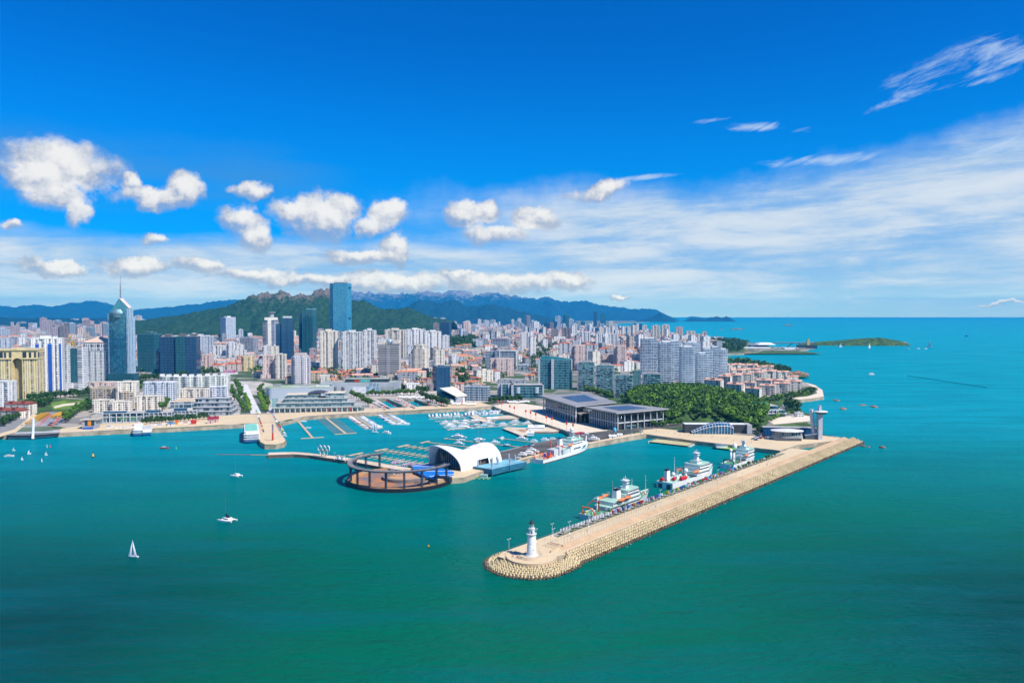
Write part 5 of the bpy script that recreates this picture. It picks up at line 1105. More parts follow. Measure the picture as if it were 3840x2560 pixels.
# ---------------- background city: individual buildings in clusters ----------------
WORD = {k: v[1] for k, v in ST.items()}
CL = [ # x0, x1, base0, base1, h0, h1, count, styles, width range
 (0, 60, 1262, 1275, 30, 48, 4, ['grey', 'mauve', 'bluew'], (20, 30)), (60, 230, 1265, 1285, 10, 18, 8, ['pink', 'cream', 'mauve'], (22, 36)), (150, 220, 1245, 1262, 45, 60, 4, ['grey', 'office', 'mauve'], (20, 30)),
 (195, 410, 1258, 1278, 35, 60, 13, ['mauve', 'mauve', 'pink', 'mauve', 'brown', 'office'], (20, 34)), (230, 400, 1222, 1240, 22, 38, 9, ['mauve', 'pink', 'pale', 'navy'], (16, 30)), (0, 230, 1215, 1232, 10, 24, 9, ['grey', 'office', 'white', 'pale'], (14, 26)),
 (505, 600, 1232, 1252, 20, 50, 6, ['pink', 'cream'], (16, 26)), (600, 840, 1240, 1262, 12, 26, 12, ['white', 'pink', 'cream', 'pale'], (18, 34)), (880, 990, 1242, 1262, 8, 18, 5, ['white', 'pale', 'sky'], (20, 36)),
 (1180, 1236, 1240, 1300, 24, 60, 4, ['white', 'pink', 'mauve'], (18, 28)), (1560, 1860, 1215, 1240, 16, 36, 16, ['white', 'pale', 'pink', 'white', 'bluew'], (12, 22)), (1690, 1860, 1250, 1290, 12, 26, 9, ['cream', 'pink', 'white', 'mauve'], (20, 34)),
 (1690, 1900, 1320, 1370, 16, 30, 10, ['yellow', 'cream', 'yellow', 'cream'], (26, 40)), (1800, 1960, 1215, 1240, 18, 40, 10, ['office', 'navy', 'pale', 'white', 'grey'], (12, 22)), (1960, 2220, 1225, 1262, 22, 48, 18, ['navy', 'office', 'brown', 'white', 'bluew', 'dteal'], (14, 26)),
 (2210, 2400, 1240, 1268, 24, 44, 15, ['white', 'navy', 'pale', 'mauve', 'white', 'cream'], (12, 22)), (2300, 2460, 1278, 1330, 16, 34, 9, ['white', 'cream', 'pink'], (20, 34)), (2380, 2460, 1240, 1262, 14, 30, 5, ['cream', 'pink'], (14, 22)),
 (1990, 2200, 1300, 1345, 14, 34, 8, ['pink', 'white', 'mauve'], (20, 34)), (957, 990, 1290, 1330, 18, 28, 2, ['pink', 'cream'], (20, 30)), (1080, 1230, 1382, 1440, 20, 32, 7, ['pink', 'cream', 'pink'], (26, 40)), (700, 1000, 1280, 1330, 10, 22, 7, ['pink', 'cream', 'white'], (20, 36)),
]
GEN = []
for ci, (x0, x1, b0, b1, h0, h1, n, sts, wr) in enumerate(CL):
    rnd = random.Random(100+ci)
    for i in range(n):
        w_ = rnd.uniform(*wr); xc = lerp(x0, x1, (i+rnd.uniform(.2, .8))/n); yb = rnd.uniform(b0, b1); hh = rnd.uniform(h0, h1); st = rnd.choice(sts)
        form = rnd.choice(['bay', 'rect', 'cross', 'bay']) if st not in ('navy', 'office', 'dteal', 'sky') else rnd.choice(['rect', 'chamfer'])
        rf = 'hip' if (st in ('pink', 'cream', 'yellow') and rnd.random() < .35) else 'flat'
        s = bld(xc-w_/2, xc+w_/2, yb-hh, yb, st, form, rnd.uniform(-20, 20), '', rnd.uniform(.5, .8), rf, seed=ci*50+i)
        GEN.append((s.root, xc, yb-hh/2, hh/w_, st, rf))
# red-roofed walk-up houses in front
RB = [(1195, 1420, 1396, 1432, 20, 16), (1500, 1640, 1398, 1470, 12, 20), (1700, 1860, 1395, 1470, 13, 22), (1210, 1400, 1432, 1440, 6, 14), (1960, 2040, 1395, 1430, 4, 18), (960, 990, 1400, 1420, 2, 16)]
for ci, (x0, x1, b0, b1, n, hh) in enumerate(RB):
    rnd = random.Random(300+ci)
    for i in range(n):
        w_ = rnd.uniform(26, 44); xc = rnd.uniform(x0, x1); yb = lerp(b0, b1, (i+.5)/n); h1 = hh*rnd.uniform(.8, 1.3)*(yb-1183)/240
        st = rnd.choice(['pink', 'cream', 'mauve', 'cream', 'yellow' if ci == 2 else 'pink'])
        s = bld(xc-w_/2, xc+w_/2, yb-h1, yb, st, 'bay', rnd.uniform(-30, 30), '', .4, 'gable' if rnd.random() < .8 else 'flat', seed=900+ci*50+i, rm=rnd.choice((ROOFR, ROOFP, mat('orange_tile', (.60, .24, .12), .8, sc_=.3, var=.2))))
        GEN.append((s.root, xc, yb-h1/2, h1/w_, st, 'gable'))
# every generated building gets a label that finds it from a nameable neighbour
LM = [(b_[5], (b_[1]+b_[2])/2, (b_[3]+b_[4])/2, (b_[2]-b_[1])/2) for b_ in BLIST if b_[5]]
ph = {}
for (rt, xc, yc, ar, st, rf) in GEN:
    nm, lx, ly, hw = min(LM, key=lambda q: abs(q[1]-xc)*1.0+abs(q[2]-yc)*1.2)
    rel = 'behind' if abs(xc-lx) < hw and yc < ly else 'below' if abs(xc-lx) < hw else ('left of' if xc < lx else 'right of')
    shp = 'tower' if ar > 1.15 else ('block' if ar > .55 else 'low block')
    rfw = {'hip': ' with tiled roof', 'gable': ' with red roof', 'flat': ''}[rf]
    ph.setdefault('%s %s%s %s %s' % (WORD[st], shp, rfw, rel, nm), []).append((xc, rt))
for k, v in ph.items():
    v.sort(key=lambda q: q[0])
    for i, (xc, rt) in enumerate(v):
        o_ = '' if len(v) == 1 else (', the left one' if i == 0 else ', the right one') if len(v) == 2 else ', leftmost of them' if i == 0 else ', rightmost of them' if i == len(v)-1 else ', %s from the left' % ordn(i+1)
        rt['label'] = k+o_; rt['group'] = 'background city buildings'
# ---------------- the carpet of smaller blocks beyond counting ----------------
polyc = pl(COAST)
def inside(x, y):
    c = False; n = len(polyc); j = n-1
    for i in range(n):
        if (polyc[i][1] > y) != (polyc[j][1] > y) and x < (polyc[j][0]-polyc[i][0])*(y-polyc[i][1])/(polyc[j][1]-polyc[i][1])+polyc[i][0]: c = not c
        j = i
    return c
occ = [(b_[0].location.x, b_[0].location.y, (b_[2]-b_[1])*b_[0].location.y/F*.6+14) for b_ in BLIST]
cell = {}
for (x, y, r0) in occ: cell.setdefault((int(x//200), int(y//200)), []).append((x, y, r0))
def free(x, y, pad=0):
    for i in (-1, 0, 1):
        for j in (-1, 0, 1):
            for (a, b_, r0) in cell.get((int(x//200)+i, int(y//200)+j), ()):
                if abs(a-x) < r0+pad and -8-pad < y-b_ < r0*1.3+pad: return False
    return True
rnd = random.Random(77); mb = MB(); tg = MB(); stl = ['white', 'pink', 'cream', 'pale', 'mauve', 'yellow']
mats_ = [ST[k][0] for k in ('white', 'beige', 'cream', 'bluew', 'mauve', 'grey')]+[ROOFR, ROOFP, ROOFG, ROOFB, mat('orange_tile', (0, 0, 0))]
y = 1560.0; nb = 0
while y < 9500:
    stp = 40+(y-1500)*.018
    xw = y*.72
    x = -xw
    while x < xw*.62:
        px, py = project((x, y, LZ))
        ok = px < 2700 and inside(x, y) and free(x, y) and mnoise.noise(Vector((x*.004, y*.004, 1.5))) > -.30
        if ok and py > 1395 and (px < 1180 or px > 1860): ok = False
        if ok and not (4300 < y < 6900 and project((x, y, LZ))[0] > 460 and px < 1640):
            w_ = rnd.uniform(16, 52); d_ = rnd.uniform(11, 16); h = rnd.choice((12, 15, 18, 18, 21, 24))*(1 if rnd.random() > .10 else rnd.uniform(1.6, 3.2)); rz = R(12)+rnd.choice((0, 0, math.pi/2, .3))
            if y > 3000: w_ *= 1.3; d_ *= 1.4
            xx = x+rnd.uniform(-8, 8); yy = y+rnd.uniform(-8, 8); k0 = rnd.randrange(len(stl))
            if h > 40: w_ = rnd.uniform(18, 28); d_ = 18
            far_c = (x/y > .02) and rnd.random() < .5
            if far_c: k0 = 0
            mb.box((xx, yy, LZ-.5), (w_, d_, h), rz, k0, top=False); nb += 1
            tm = (8 if (rnd.random() < .50 or h > 30) else rnd.choice((6, 7, 7, 10, 10)))
            if tm == 8: mb.box((xx, yy, LZ-.5+h), (w_*1.0, d_, .6), rz, 8); mb.box((xx, yy, LZ+h), (w_*.3, d_*.5, 2.6), rz, k0)
            else:
                ca, sa = math.cos(rz), math.sin(rz); T_ = lambda a, b_, c: (xx+a*ca-b_*sa, yy+a*sa+b_*ca, c)
                a, b_, zz = w_/2+.4, d_/2+.4, LZ-.5+h
                mb.add([T_(-a, -b_, zz), T_(a, -b_, zz), T_(a, b_, zz), T_(-a, b_, zz), T_(-a, 0, zz+3.2), T_(a, 0, zz+3.2)], [(0, 1, 5, 4), (2, 3, 4, 5), (1, 2, 5), (3, 0, 4)], None, tm)
        if y < 5200 and inside(x, y) and px < 2700 and (py < 1395 or 1180 < px < 1860):
            for _ in range(2):
                ax, ay = x+rnd.uniform(-26, 26), y+rnd.uniform(-20, 20); rr_ = rnd.uniform(5, 9)
                for _k in range(9):
                    c_ = Vector((ax+rnd.gauss(0, rr_*.55), ay+rnd.gauss(0, rr_*.5), LZ+rnd.uniform(3, 11))); t_ = Vector((rnd.gauss(0, 1), rnd.gauss(0, 1), rnd.gauss(0, .6))).normalized()*rr_*.45; b_ = t_.cross(Vector((rnd.gauss(0, 1), rnd.gauss(0, 1), rnd.gauss(0, 1)))).normalized()*rr_*.42
                    tg.add([c_+t_, c_+b_, c_-t_, c_-b_], [(0, 1, 2, 3)], None, _ % 2)
        x += stp*rnd.uniform(.9, 1.7)
    y += stp*.62
tag(mb.build('distant_city_blocks', mats_), 'carpet of small pale city blocks with red and grey roofs stretching to the hills', 'city blocks', None, 'stuff')
tag(tg.build('city_street_trees', [LEAFD, LEAFM]), 'dark street trees scattered between the small city blocks', 'trees', None, 'stuff')
# ---------------- ground surfaces ----------------
def surf(name, pts, m, dz): return sheet(name, pts, m, LZ+dz, thick=dz+.3)
surf('seafront_promenade', [(218, 1621), (365, 1614), (640, 1603), (941, 1586), (1033, 1582), (1143, 1560), (1240, 1553), (1429, 1543), (1551, 1537), (1804, 1525), (1845, 1520), (1800, 1508), (1600, 1522), (1400, 1532), (1240, 1541), (1140, 1545), (1010, 1551), (900, 1554), (760, 1564), (640, 1578), (480, 1585), (380, 1589), (300, 1597), (230, 1606)], PAVE, .05)
surf('pier_deck', [(943, 1587), (977, 1656), (994, 1665), (1035, 1666), (1064, 1659), (1071, 1651), (1038, 1600), (1033, 1583)], PAVE, .07)
surf('plaza', [(1847, 1520), (1869, 1530), (1955, 1562), (2067, 1595), (2118, 1611), (2167, 1627), (2281, 1613), (2220, 1594), (2100, 1545), (2028, 1522), (1930, 1508)], PAVEW, .06)
surf('tarmac_jetty', [(1879, 1694), (2028, 1658), (2150, 1633), (2167, 1628), (2283, 1613), (2400, 1601), (2560, 1590), (2560, 1599), (2410, 1611), (2350, 1628), (2204, 1659), (1985, 1709), (1890, 1738), (1868, 1704)], TARMAC, .08)
surf('quay_strip', [(1988, 1714), (2204, 1664), (2359, 1636), (2424, 1626), (2424, 1617), (2350, 1629), (2204, 1659), (1985, 1709), (1890, 1738), (1870, 1748)], PAVE, .09)
surf('harbour_promenade', [(2424, 1627), (2604, 1651), (2925, 1688), (2990, 1667), (3164, 1648), (3140, 1640), (3085, 1632), (2990, 1640), (2900, 1640), (2790, 1632), (2600, 1618), (2440, 1603), (2410, 1612)], PAVE, .07)
surf('shell_apron', [(1562, 1762), (1640, 1799), (1672, 1794), (1740, 1789), (1800, 1767), (1885, 1746), (1877, 1694), (1740, 1692), (1640, 1736)], PAVE, .06)
surf('cove_beach', [(2902, 1590), (2925, 1588), (3042, 1577), (3048, 1561), (3000, 1554), (2930, 1562), (2880, 1576)], PAVEW, .08)
surf('shore_path', [(2944, 1502), (3040, 1494), (3089, 1486), (3084, 1462), (3055, 1443), (3020, 1434), (3058, 1457), (3064, 1474), (3030, 1485), (2944, 1493)], PAVEW, .06)
surf('boulevard', [(941, 1550), (980, 1549), (946, 1482), (928, 1440), (915, 1440), (914, 1482)], mat('boulevard_paving', (.66, .64, .62), .8, sc_=.05), .08)
surf('park_lawn', [(190, 1512), (240, 1500), (318, 1500), (330, 1520), (300, 1534), (200, 1536)], mat('bright_lawn', (.16, .28, .03), .9, sc_=.06, var=.3), .06)
surf('lawn_path', [(200, 1524), (236, 1514), (300, 1508), (306, 1513), (240, 1522), (206, 1530)], PAVEW, .12)
surf('car_park', [(120, 1598), (218, 1596), (300, 1545), (190, 1545), (170, 1552)], mat('car_park_asphalt', (.27, .28, .30), .85, sc_=.05), .07)
for i, pts in enumerate([[(136, 1598), (150, 1598), (198, 1550), (186, 1550)], [(176, 1598), (196, 1598), (252, 1550), (240, 1550)]]): surf('parking_strip', pts, mat('red_asphalt', (.42, .14, .12), .85), .10)
surf('coast_road', [(-60, 1640), (54, 1607), (124, 1548), (92, 1550), (0, 1604), (-60, 1624)], mat('road_grey', (.25, .25, .25), .85), .07)
surf('coast_walk', [(-60, 1652), (27, 1629), (60, 1620), (100, 1590), (140, 1556), (126, 1550), (54, 1608), (-60, 1642)], PAVE, .06)
GR1 = mat('ground_lawn', (.06, .13, .025), .9, sc_=.05, var=.3)
surf('park_ground', [(2180, 1500), (2330, 1480), (2560, 1468), (2720, 1490), (2860, 1500), (2990, 1480), (2930, 1520), (2890, 1570), (2870, 1598), (2600, 1588), (2480, 1586), (2440, 1600), (2320, 1520)], GR1, .04)
surf('left_park_ground', [(-60, 1600), (100, 1545), (330, 1540), (345, 1498), (110, 1488), (-60, 1500)], GR1, .04)
surf('headland_ground', [(2900, 1395), (2960, 1400), (2960, 1412), (2900, 1410)], ROCK, .06)
PKY = mat('park_paving', (.50, .46, .40), .85, sc_=.03, var=.15)
surf('dock_quarter_paving', [(1240, 1540), (1240, 1500), (1330, 1474), (1700, 1462), (1860, 1500), (1800, 1508), (1640, 1521), (1630, 1521), (1556, 1495), (1507, 1495), (1573, 1531), (1540, 1530), (1452, 1494), (1410, 1494), (1474, 1534), (1400, 1532)], PKY, .03)
surf('mall_quarter_paving', [(380, 1588), (480, 1584), (640, 1577), (760, 1563), (900, 1553), (910, 1480), (1000, 1480), (1000, 1550), (1240, 1540), (1240, 1490), (980, 1430), (860, 1430), (350, 1490)], PKY, .03)
# ---------------- trees ----------------
def crown_mb(r, h, n, rnd, base, lumps=6, leaf=.55):
    mb = MB(); L_ = []
    for i in range(lumps):
        a = rnd.uniform(0, 6.28); q = rnd.uniform(.15, .55)*r; L_.append((q*math.cos(a), q*math.sin(a), base+h*rnd.uniform(.28, .80), rnd.uniform(.40, .62)*r))
    L_.append((0, 0, base+h*.55, r*.62))
    for i in range(n):
        c = L_[rnd.randrange(len(L_))]; d = Vector((rnd.gauss(0, 1), rnd.gauss(0, 1), rnd.gauss(0, 1))).normalized()
        p = Vector((c[0], c[1], c[2]))+Vector((d.x, d.y, d.z*h/(r*2)*.95))*c[3]*rnd.uniform(.75, 1.08)
        nn = (d+Vector((rnd.uniform(-.6, .6), rnd.uniform(-.6, .6), rnd.uniform(-.3, .7)))).normalized(); t = nn.orthogonal().normalized(); b_ = nn.cross(t); s_ = leaf*rnd.uniform(.6, 1.4)
        mb.add([p+t*s_, p+b_*s_*.8, p-t*s_, p-b_*s_*.8], [(0, 1, 2, 3)])
    return mb
def limb_mb(r, h, base, rnd):
    mb = MB(); mb.tube([(0, 0, 0), (.1, 0, base+h*.35), (0, .1, base+h*.7)], .05*h+.06, 6, r2=.06)
    for k in range(4): a = k*1.57+rnd.random(); mb.tube([(0, 0, base*.8+h*.1*k/3), (math.cos(a)*r*.55, math.sin(a)*r*.55, base+h*.4+.1*k)], .12, 4, r2=.04)
    return mb
rnd = random.Random(5)
TP = {}
for nm, lm_, r, h, base, n in (('dark', LEAFD, 3.4, 6.0, 1.6, 420), ('mid', LEAFM, 3.8, 6.5, 1.8, 460), ('bright', LEAFB, 3.6, 7.5, 1.5, 460), ('small', LEAFM, 1.9, 3.2, 1.4, 200)):
    L_ = []
    for v in range(2):
        rt = empty('broadleaf_tree', (0, 0, -500)); rt['category'] = 'tree'
        crown_mb(r, h, n, rnd, base, leaf=.62 if nm != 'small' else .42).build('crown', lm_, rt); limb_mb(r, h, base, rnd).build('trunk', BARK, rt); L_.append(rt)
    TP[nm] = L_
used = set()
def tree(kind, px, py, lab, group, s_=1.0, z=LZ):
    v = rnd.randrange(2); pr = TP[kind][v]; first = (kind, v) not in used; used.add((kind, v))
    o = place(pr, first, P(px, py, z), rnd.uniform(0, 6), lab, group, (s_*rnd.uniform(.85, 1.15),)*3); o['category'] = 'tree'; return o
def trow(kind, pts, n, what, group, s_=1.0, jit=1.5, order='left'):
    """a row of trees along a px polyline"""
    seg = []; tot = 0
    for i in range(len(pts)-1): l_ = math.dist(pts[i], pts[i+1]); seg.append((tot, l_, i)); tot += l_
    for k in range(n):
        d = tot*(k+.5)/n
        for (a, l_, i) in seg:
            if a <= d <= a+l_+1e-6: t = (d-a)/l_; x = lerp(pts[i][0], pts[i+1][0], t); y = lerp(pts[i][1], pts[i+1][1], t); break
        tree(kind, x+rnd.uniform(-jit, jit), y+rnd.uniform(-jit*.4, jit*.4), '%s, %s from the %s' % (what, ordn(k+1), order), group, s_)
trow('dark', [(528, 1590), (640, 1583), (786, 1570)], 18, 'dark tree in the front waterfront row', 'waterfront row trees', .95)
trow('dark', [(540, 1580), (640, 1574), (770, 1563)], 12, 'dark tree in the rear waterfront row', 'waterfront row trees', .9)
trow('bright', [(918, 1488), (930, 1520), (936, 1552)], 7, 'bright tree on the left of the boulevard', 'boulevard trees', 1.25, order='far end')
trow('mid', [(890, 1500), (906, 1530), (912, 1548)], 6, 'tree in the outer line left of the boulevard', 'boulevard trees', 1.3, 3, order='far end')
trow('mid', [(985, 1450), (975, 1470), (1012, 1530)], 9, 'tree in the outer line right of the boulevard', 'boulevard trees', 1.3, 3, order='far end')
trow('bright', [(968, 1485), (985, 1520), (1000, 1550)], 7, 'bright tree on the right of the boulevard', 'boulevard trees', 1.2, order='far end')
trow('mid', [(842, 1455), (870, 1470), (880, 1505)], 7, 'leafy tree in the left line behind the stepped mall', 'trees behind the stepped mall', 1.6, 4, order='far end')
trow('mid', [(876, 1440), (900, 1462), (905, 1500)], 7, 'leafy tree in the right line behind the stepped mall', 'trees behind the stepped mall', 1.6, 4, order='far end')
trow('mid', [(1318, 1484), (1345, 1502), (1388, 1528)], 9, 'tree in the line right of the glass mall', 'trees by the inner docks', 1.5, 3, order='far end')
trow('mid', [(1375, 1486), (1470, 1484), (1560, 1482)], 14, 'tree under the grey mall wall', 'trees by the inner docks', 1.3, 2)
trow('dark', [(1572, 1484), (1600, 1500), (1680, 1526)], 11, 'dark tree beside the triangular hall', 'trees by the inner docks', 1.5, 3, order='far end')
trow('dark', [(1500, 1466), (1560, 1470), (1612, 1476)], 6, 'big dark tree behind the inner docks', 'trees by the inner docks', 1.7, 3)
trow('dark', [(1836, 1512), (1900, 1508), (1960, 1504)], 11, 'dark tree at the head of the plaza', 'plaza head trees', 1.5, 3)
trow('mid', [(2190, 1472), (2235, 1482), (2300, 1500)], 10, 'tree at the foot of the left green glass towers', 'trees by the glass towers', 1.5, 4)
trow('bright', [(2196, 1466), (2250, 1476), (2296, 1488)], 6, 'bright tree behind the convention roofs', 'trees by the glass towers', 1.2, 4)
trow('mid', [(2376, 1486), (2400, 1500), (2420, 1492)], 5, 'tree between the two right green glass towers', 'trees by the glass towers', 1.5, 4)
trow('mid', [(2438, 1602), (2480, 1600), (2560, 1592)], 9, 'small street tree right of the front convention hall', 'trees by the glass arch hall', 1.0, 2)
trow('dark', [(10, 1600), (40, 1582), (100, 1556)], 10, 'rounded tree on the verge of the coast road', 'left park trees', 1.5, 4)
trow('dark', [(100, 1530), (140, 1528), (192, 1516)], 12, 'dark tree in the thicket left of the lawn', 'left park trees', 1.9, 5)
trow('dark', [(100, 1508), (180, 1498), (240, 1492), (340, 1482)], 14, 'dark tree in the far line behind the lawn', 'left park trees', 1.8, 4)
trow('mid', [(240, 1588), (280, 1560), (330, 1522)], 13, 'tree in the hedge line right of the car park', 'left park trees', 1.5, 3, order='sea end')
trow('dark', [(330, 1540), (350, 1525), (345, 1500)], 7, 'dark tree beside the arched-window flats', 'left park trees', 1.6, 3, order='sea end')
trow('mid', [(482, 1530), (520, 1470), (530, 1440)], 6, 'tree in the gap between the cream blocks', 'left park trees', 1.8, 4, order='sea end')
trow('mid', [(606, 1545), (616, 1530), (632, 1520)], 5, 'tree left of the beige stepped roofs', 'left park trees', 1.6, 3, order='sea end')
trow('dark', [(500, 1435), (560, 1425), (640, 1425)], 10, 'dark tree behind the white balcony block', 'left park trees', 1.9, 4)
trow('dark', [(640, 1420), (740, 1405), (830, 1402)], 10, 'dark tree behind the long terraced block', 'left park trees', 1.7, 4)
trow('dark', [(2860, 1632), (2850, 1624), (2845, 1612)], 5, 'dark tree left of the blue museum wall', 'museum trees', 1.3, 3)
# planted strip on the breakwater
for k in range(46):
    s = 30+k*7.6+rnd.uniform(-1.5, 1.5); v = rnd.randrange(2); first = ('small', v) not in used; used.add(('small', v))
    o = place(TP['small'][v], first, bw(s, 5.7+rnd.uniform(-.6, .6), BZ), rnd.uniform(0, 6), 'small bushy tree in the breakwater planting strip, %s from the lighthouse' % ordn(k+1), 'planting strip trees', (rnd.uniform(.6, 1.25),)*3); o['category'] = 'tree'
# masses of trees nobody could count
def pin(x, y, pg):
    c = False; j = len(pg)-1
    for i in range(len(pg)):
        if (pg[i][1] > y) != (pg[j][1] > y) and x < (pg[j][0]-pg[i][0])*(y-pg[i][1])/(pg[j][1]-pg[i][1])+pg[i][0]: c = not c
        j = i
    return c
def wood(name, pts, spacing, r, lab, hill=0.0, m=None, leafn=70, seed=1, bounds=None):
    rr = random.Random(seed); pg = pl(pts); x0, x1 = min(p[0] for p in pg), max(p[0] for p in pg); y0, y1 = min(p[1] for p in pg), max(p[1] for p in pg)
    mb = MB(); cx, cy = (x0+x1)/2, (y0+y1)/2; y = y0
    while y < y1:
        x = x0
        while x < x1:
            a, b_ = x+rr.uniform(-.4, .4)*spacing, y+rr.uniform(-.4, .4)*spacing
            if pin(a, b_, pg):
                e = max(0, 1-((a-cx)/((x1-x0)/2))**2)*max(0, 1-((b_-cy)/((y1-y0)/2))**2)
                z = LZ+hill*e**.7; q = crown_mb(r*rr.uniform(.7, 1.3), r*rr.uniform(1.3, 2.2), leafn, rr, r*.25, 3, leaf=r*.20); k = rr.randrange(10); mi = 0 if k < 6 else 1 if k < 8 else 2
                off = len(mb.v); mb.v += [(v[0]+a, v[1]+b_, v[2]+z) for v in q.v]; mb.f += [[i+off for i in f] for f in q.f]; mb.uv += q.uv; mb.mi += [mi]*len(q.f)
            x += spacing
        y += spacing
    if hill > 0:
        q = []; n = 24
        g = MB(); v = []; 
        for j in range(n+1):
            for i in range(n+1):
                a, b_ = lerp(x0, x1, i/n), lerp(y0, y1, j/n); e = max(0, 1-((a-cx)/((x1-x0)/2))**2)*max(0, 1-((b_-cy)/((y1-y0)/2))**2)
                v.append((a, b_, LZ-.2+(hill*e**.7 if pin(a, b_, pg) else -1)))
        g.add(v, [(j*(n+1)+i, j*(n+1)+i+1, (j+1)*(n+1)+i+1, (j+1)*(n+1)+i) for j in range(n) for i in range(n)]); tag(g.build('park_hill', GR1, smooth=True), kind='structure')
    tag(mb.build(name, m or [LEAFD, LEAFM, LEAFB]), lab, 'trees', None, 'stuff')
MIXA = [LEAFM, LEAFD, LEAFB]
wood('park_wood', [(2400, 1545), (2330, 1505), (2400, 1480), (2480, 1472), (2560, 1466), (2690, 1498), (2800, 1512), (2870, 1524), (2880, 1570), (2862, 1606), (2790, 1604), (2720, 1588), (2600, 1580), (2500, 1590), (2450, 1588)], 8.2, 5.6, 'dense green park wood on the rise between the convention halls and the villas', 16, MIXA, 110)
wood('villa_trees', [(2630, 1494), (2700, 1502), (2800, 1511), (2900, 1494), (3000, 1476), (3060, 1460), (3066, 1472), (3030, 1484), (2930, 1502), (2880, 1516), (2800, 1518), (2640, 1506)], 9, 4.5, 'belt of trees along the foot of the villa blocks', 0, None, 70)
wood('tower_trees', [(2480, 1470), (2500, 1455), (2630, 1455), (2640, 1475), (2560, 1474)], 11, 6, 'trees at the feet of the curved balcony towers', 0, None, 60)
wood('cove_trees', [(2728, 1362), (2792, 1360), (2860, 1374), (2900, 1384), (2890, 1396), (2800, 1376), (2728, 1374)], 16, 8, 'dark trees behind the back row of villas', 5, None, 60)
wood('headland_trees', [(2900, 1385), (2945, 1392), (2965, 1404), (2950, 1412), (2905, 1408)], 13, 7, 'dark trees on the rocky headland by the cove', 6, [LEAFD]*3, 80)
wood('point_trees', [(2948, 1545), (2946, 1522), (2980, 1530), (3010, 1543), (3000, 1552)], 9, 6.5, 'round clump of dark trees on the small point beyond the museum', 3, [LEAFD]*3, 90)
wood('museum_shrubs', [(2878, 1600), (2890, 1570), (2920, 1560), (2960, 1556), (2930, 1564), (2895, 1584)], 7, 3.5, 'yellow-green shrubs on the slope behind the museum', 0, [LEAFB]*3, 50)
wood('marina_point_trees', [(2650, 1290), (2700, 1282), (2760, 1284), (2800, 1292), (2790, 1312), (2780, 1322), (2731, 1322), (2690, 1325)], 22, 12, 'trees over the low peninsula beyond the bay', 4, [LEAFD]*3, 50)
wood('city_hill_trees', [(1686, 1310), (1700, 1285), (1750, 1278), (1790, 1288), (1785, 1304), (1740, 1318)], 24, 13, 'wooded knoll among the city blocks', 24, [LEAFD]*3, 50)
wood('city_park_trees', [(1700, 1390), (1750, 1380), (1760, 1440), (1725, 1446)], 16, 8, 'trees in the gap right of the ribbed navy office', 0, [LEAFD]*3, 60)
wood('city_green', [(1990, 1290), (2060, 1282), (2090, 1310), (2050, 1345), (1990, 1350)], 30, 13, 'green gaps between orange roofs behind the double glass office', 0, [LEAFD]*3, 40)
wood('hillfoot_trees', [(880, 1262), (960, 1240), (1000, 1240), (1000, 1250), (900, 1272)], 40, 20, 'trees at the foot of the green hill beside the gridded tower', 0, [LEAFD]*3, 40)
# ---------------- seafront buildings ----------------
def q2(pts, z): return [tuple(P(a, b_, z))[:2] for a, b_ in pts]
def shift(poly, o): return [(p[0]-o.x, p[1]-o.y) for p in poly]
def insetp(poly, d):
    cx = sum(p[0] for p in poly)/len(poly); cy = sum(p[1] for p in poly)/len(poly)
    return [(p[0]+(cx-p[0])/math.hypot(cx-p[0], cy-p[1])*d, p[1]+(cy-p[1])/math.hypot(cx-p[0], cy-p[1])*d) for p in poly]
ROOFS = mat('grey_metal_roof', (.30, .29, .28), .5, sc_=.02); SOLAR = mat('solar_blue', (.03, .07, .14), .3, .2, sc_=.2); COLM = mat('pale_column', (.55, .58, .60), .6)
HALLG = facade('hall_glass', (.05, .06, .07), (.004, .015, .02), 18, 2.0, .8, .94, .5, 0, (.05, .07, .07), .08, .2)
def hall(roofpx, zr, lab, name, ncol, faces, solar, ins=7):
    rp = q2(roofpx, LZ+zr); o = Vector((sum(p[0] for p in rp)/4, sum(p[1] for p in rp)/4, LZ)); r = empty(name, o, 0, lab, 'convention hall', None)
    rp = shift(rp, o); base = insetp(rp, ins); bi = insetp(rp, ins+3.0)
    q = MB(); q.prism(bi, 0, zr-2.2, 0); q.build('glass_wall', HALLG, r)
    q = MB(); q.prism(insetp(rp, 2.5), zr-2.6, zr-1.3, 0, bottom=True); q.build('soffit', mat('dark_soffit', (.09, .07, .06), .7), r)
    q = MB(); q.prism(rp, zr-1.3, zr, 0, bottom=True); q.build('roof', ROOFS, r)
    q = MB(); q.prism([(p[0]*1.003, p[1]*1.003) for p in rp], zr-.9, zr-.35, 0, top=False); q.build('roof_edge', COLM, r)
    sp = [(lerp(rp[a][0], 0, f)*1.0, lerp(rp[a][1], 0, f)) for a, f in zip(range(4), solar)]
    q = MB(); q.prism(sp, zr, zr+.35); q.build('solar_panels', SOLAR, r)
    for (a, b_, n) in faces:
        A, B_ = base[a], base[b_]
        for k in range(n):
            t = (k+.02)/(n-1+.04); x, y = lerp(A[0], B_[0], t), lerp(A[1], B_[1], t)
            q = MB(); an = math.atan2(B_[1]-A[1], B_[0]-A[0]); q.box((x, y, 0), (.8, 1.5, zr-2.2), an); q.build('column', COLM, r)
        q = MB(); q.prism([(A[0], A[1]), (B_[0], B_[1]), (lerp(B_[0], 0, .04), lerp(B_[1], 0, .04)), (lerp(A[0], 0, .04), lerp(A[1], 0, .04))], zr*.36, zr*.42, bottom=True); q.build('arcade_beam', COLM, r)
    return r
hall([(2312, 1548), (2508, 1531), (2362, 1514), (2192, 1525)], 22, 'front convention hall with a thin dark overhanging roof and tall pale columns', 'convention_hall', 12, [(0, 1, 8), (3, 0, 13)], (.45, .5, .45, .45))
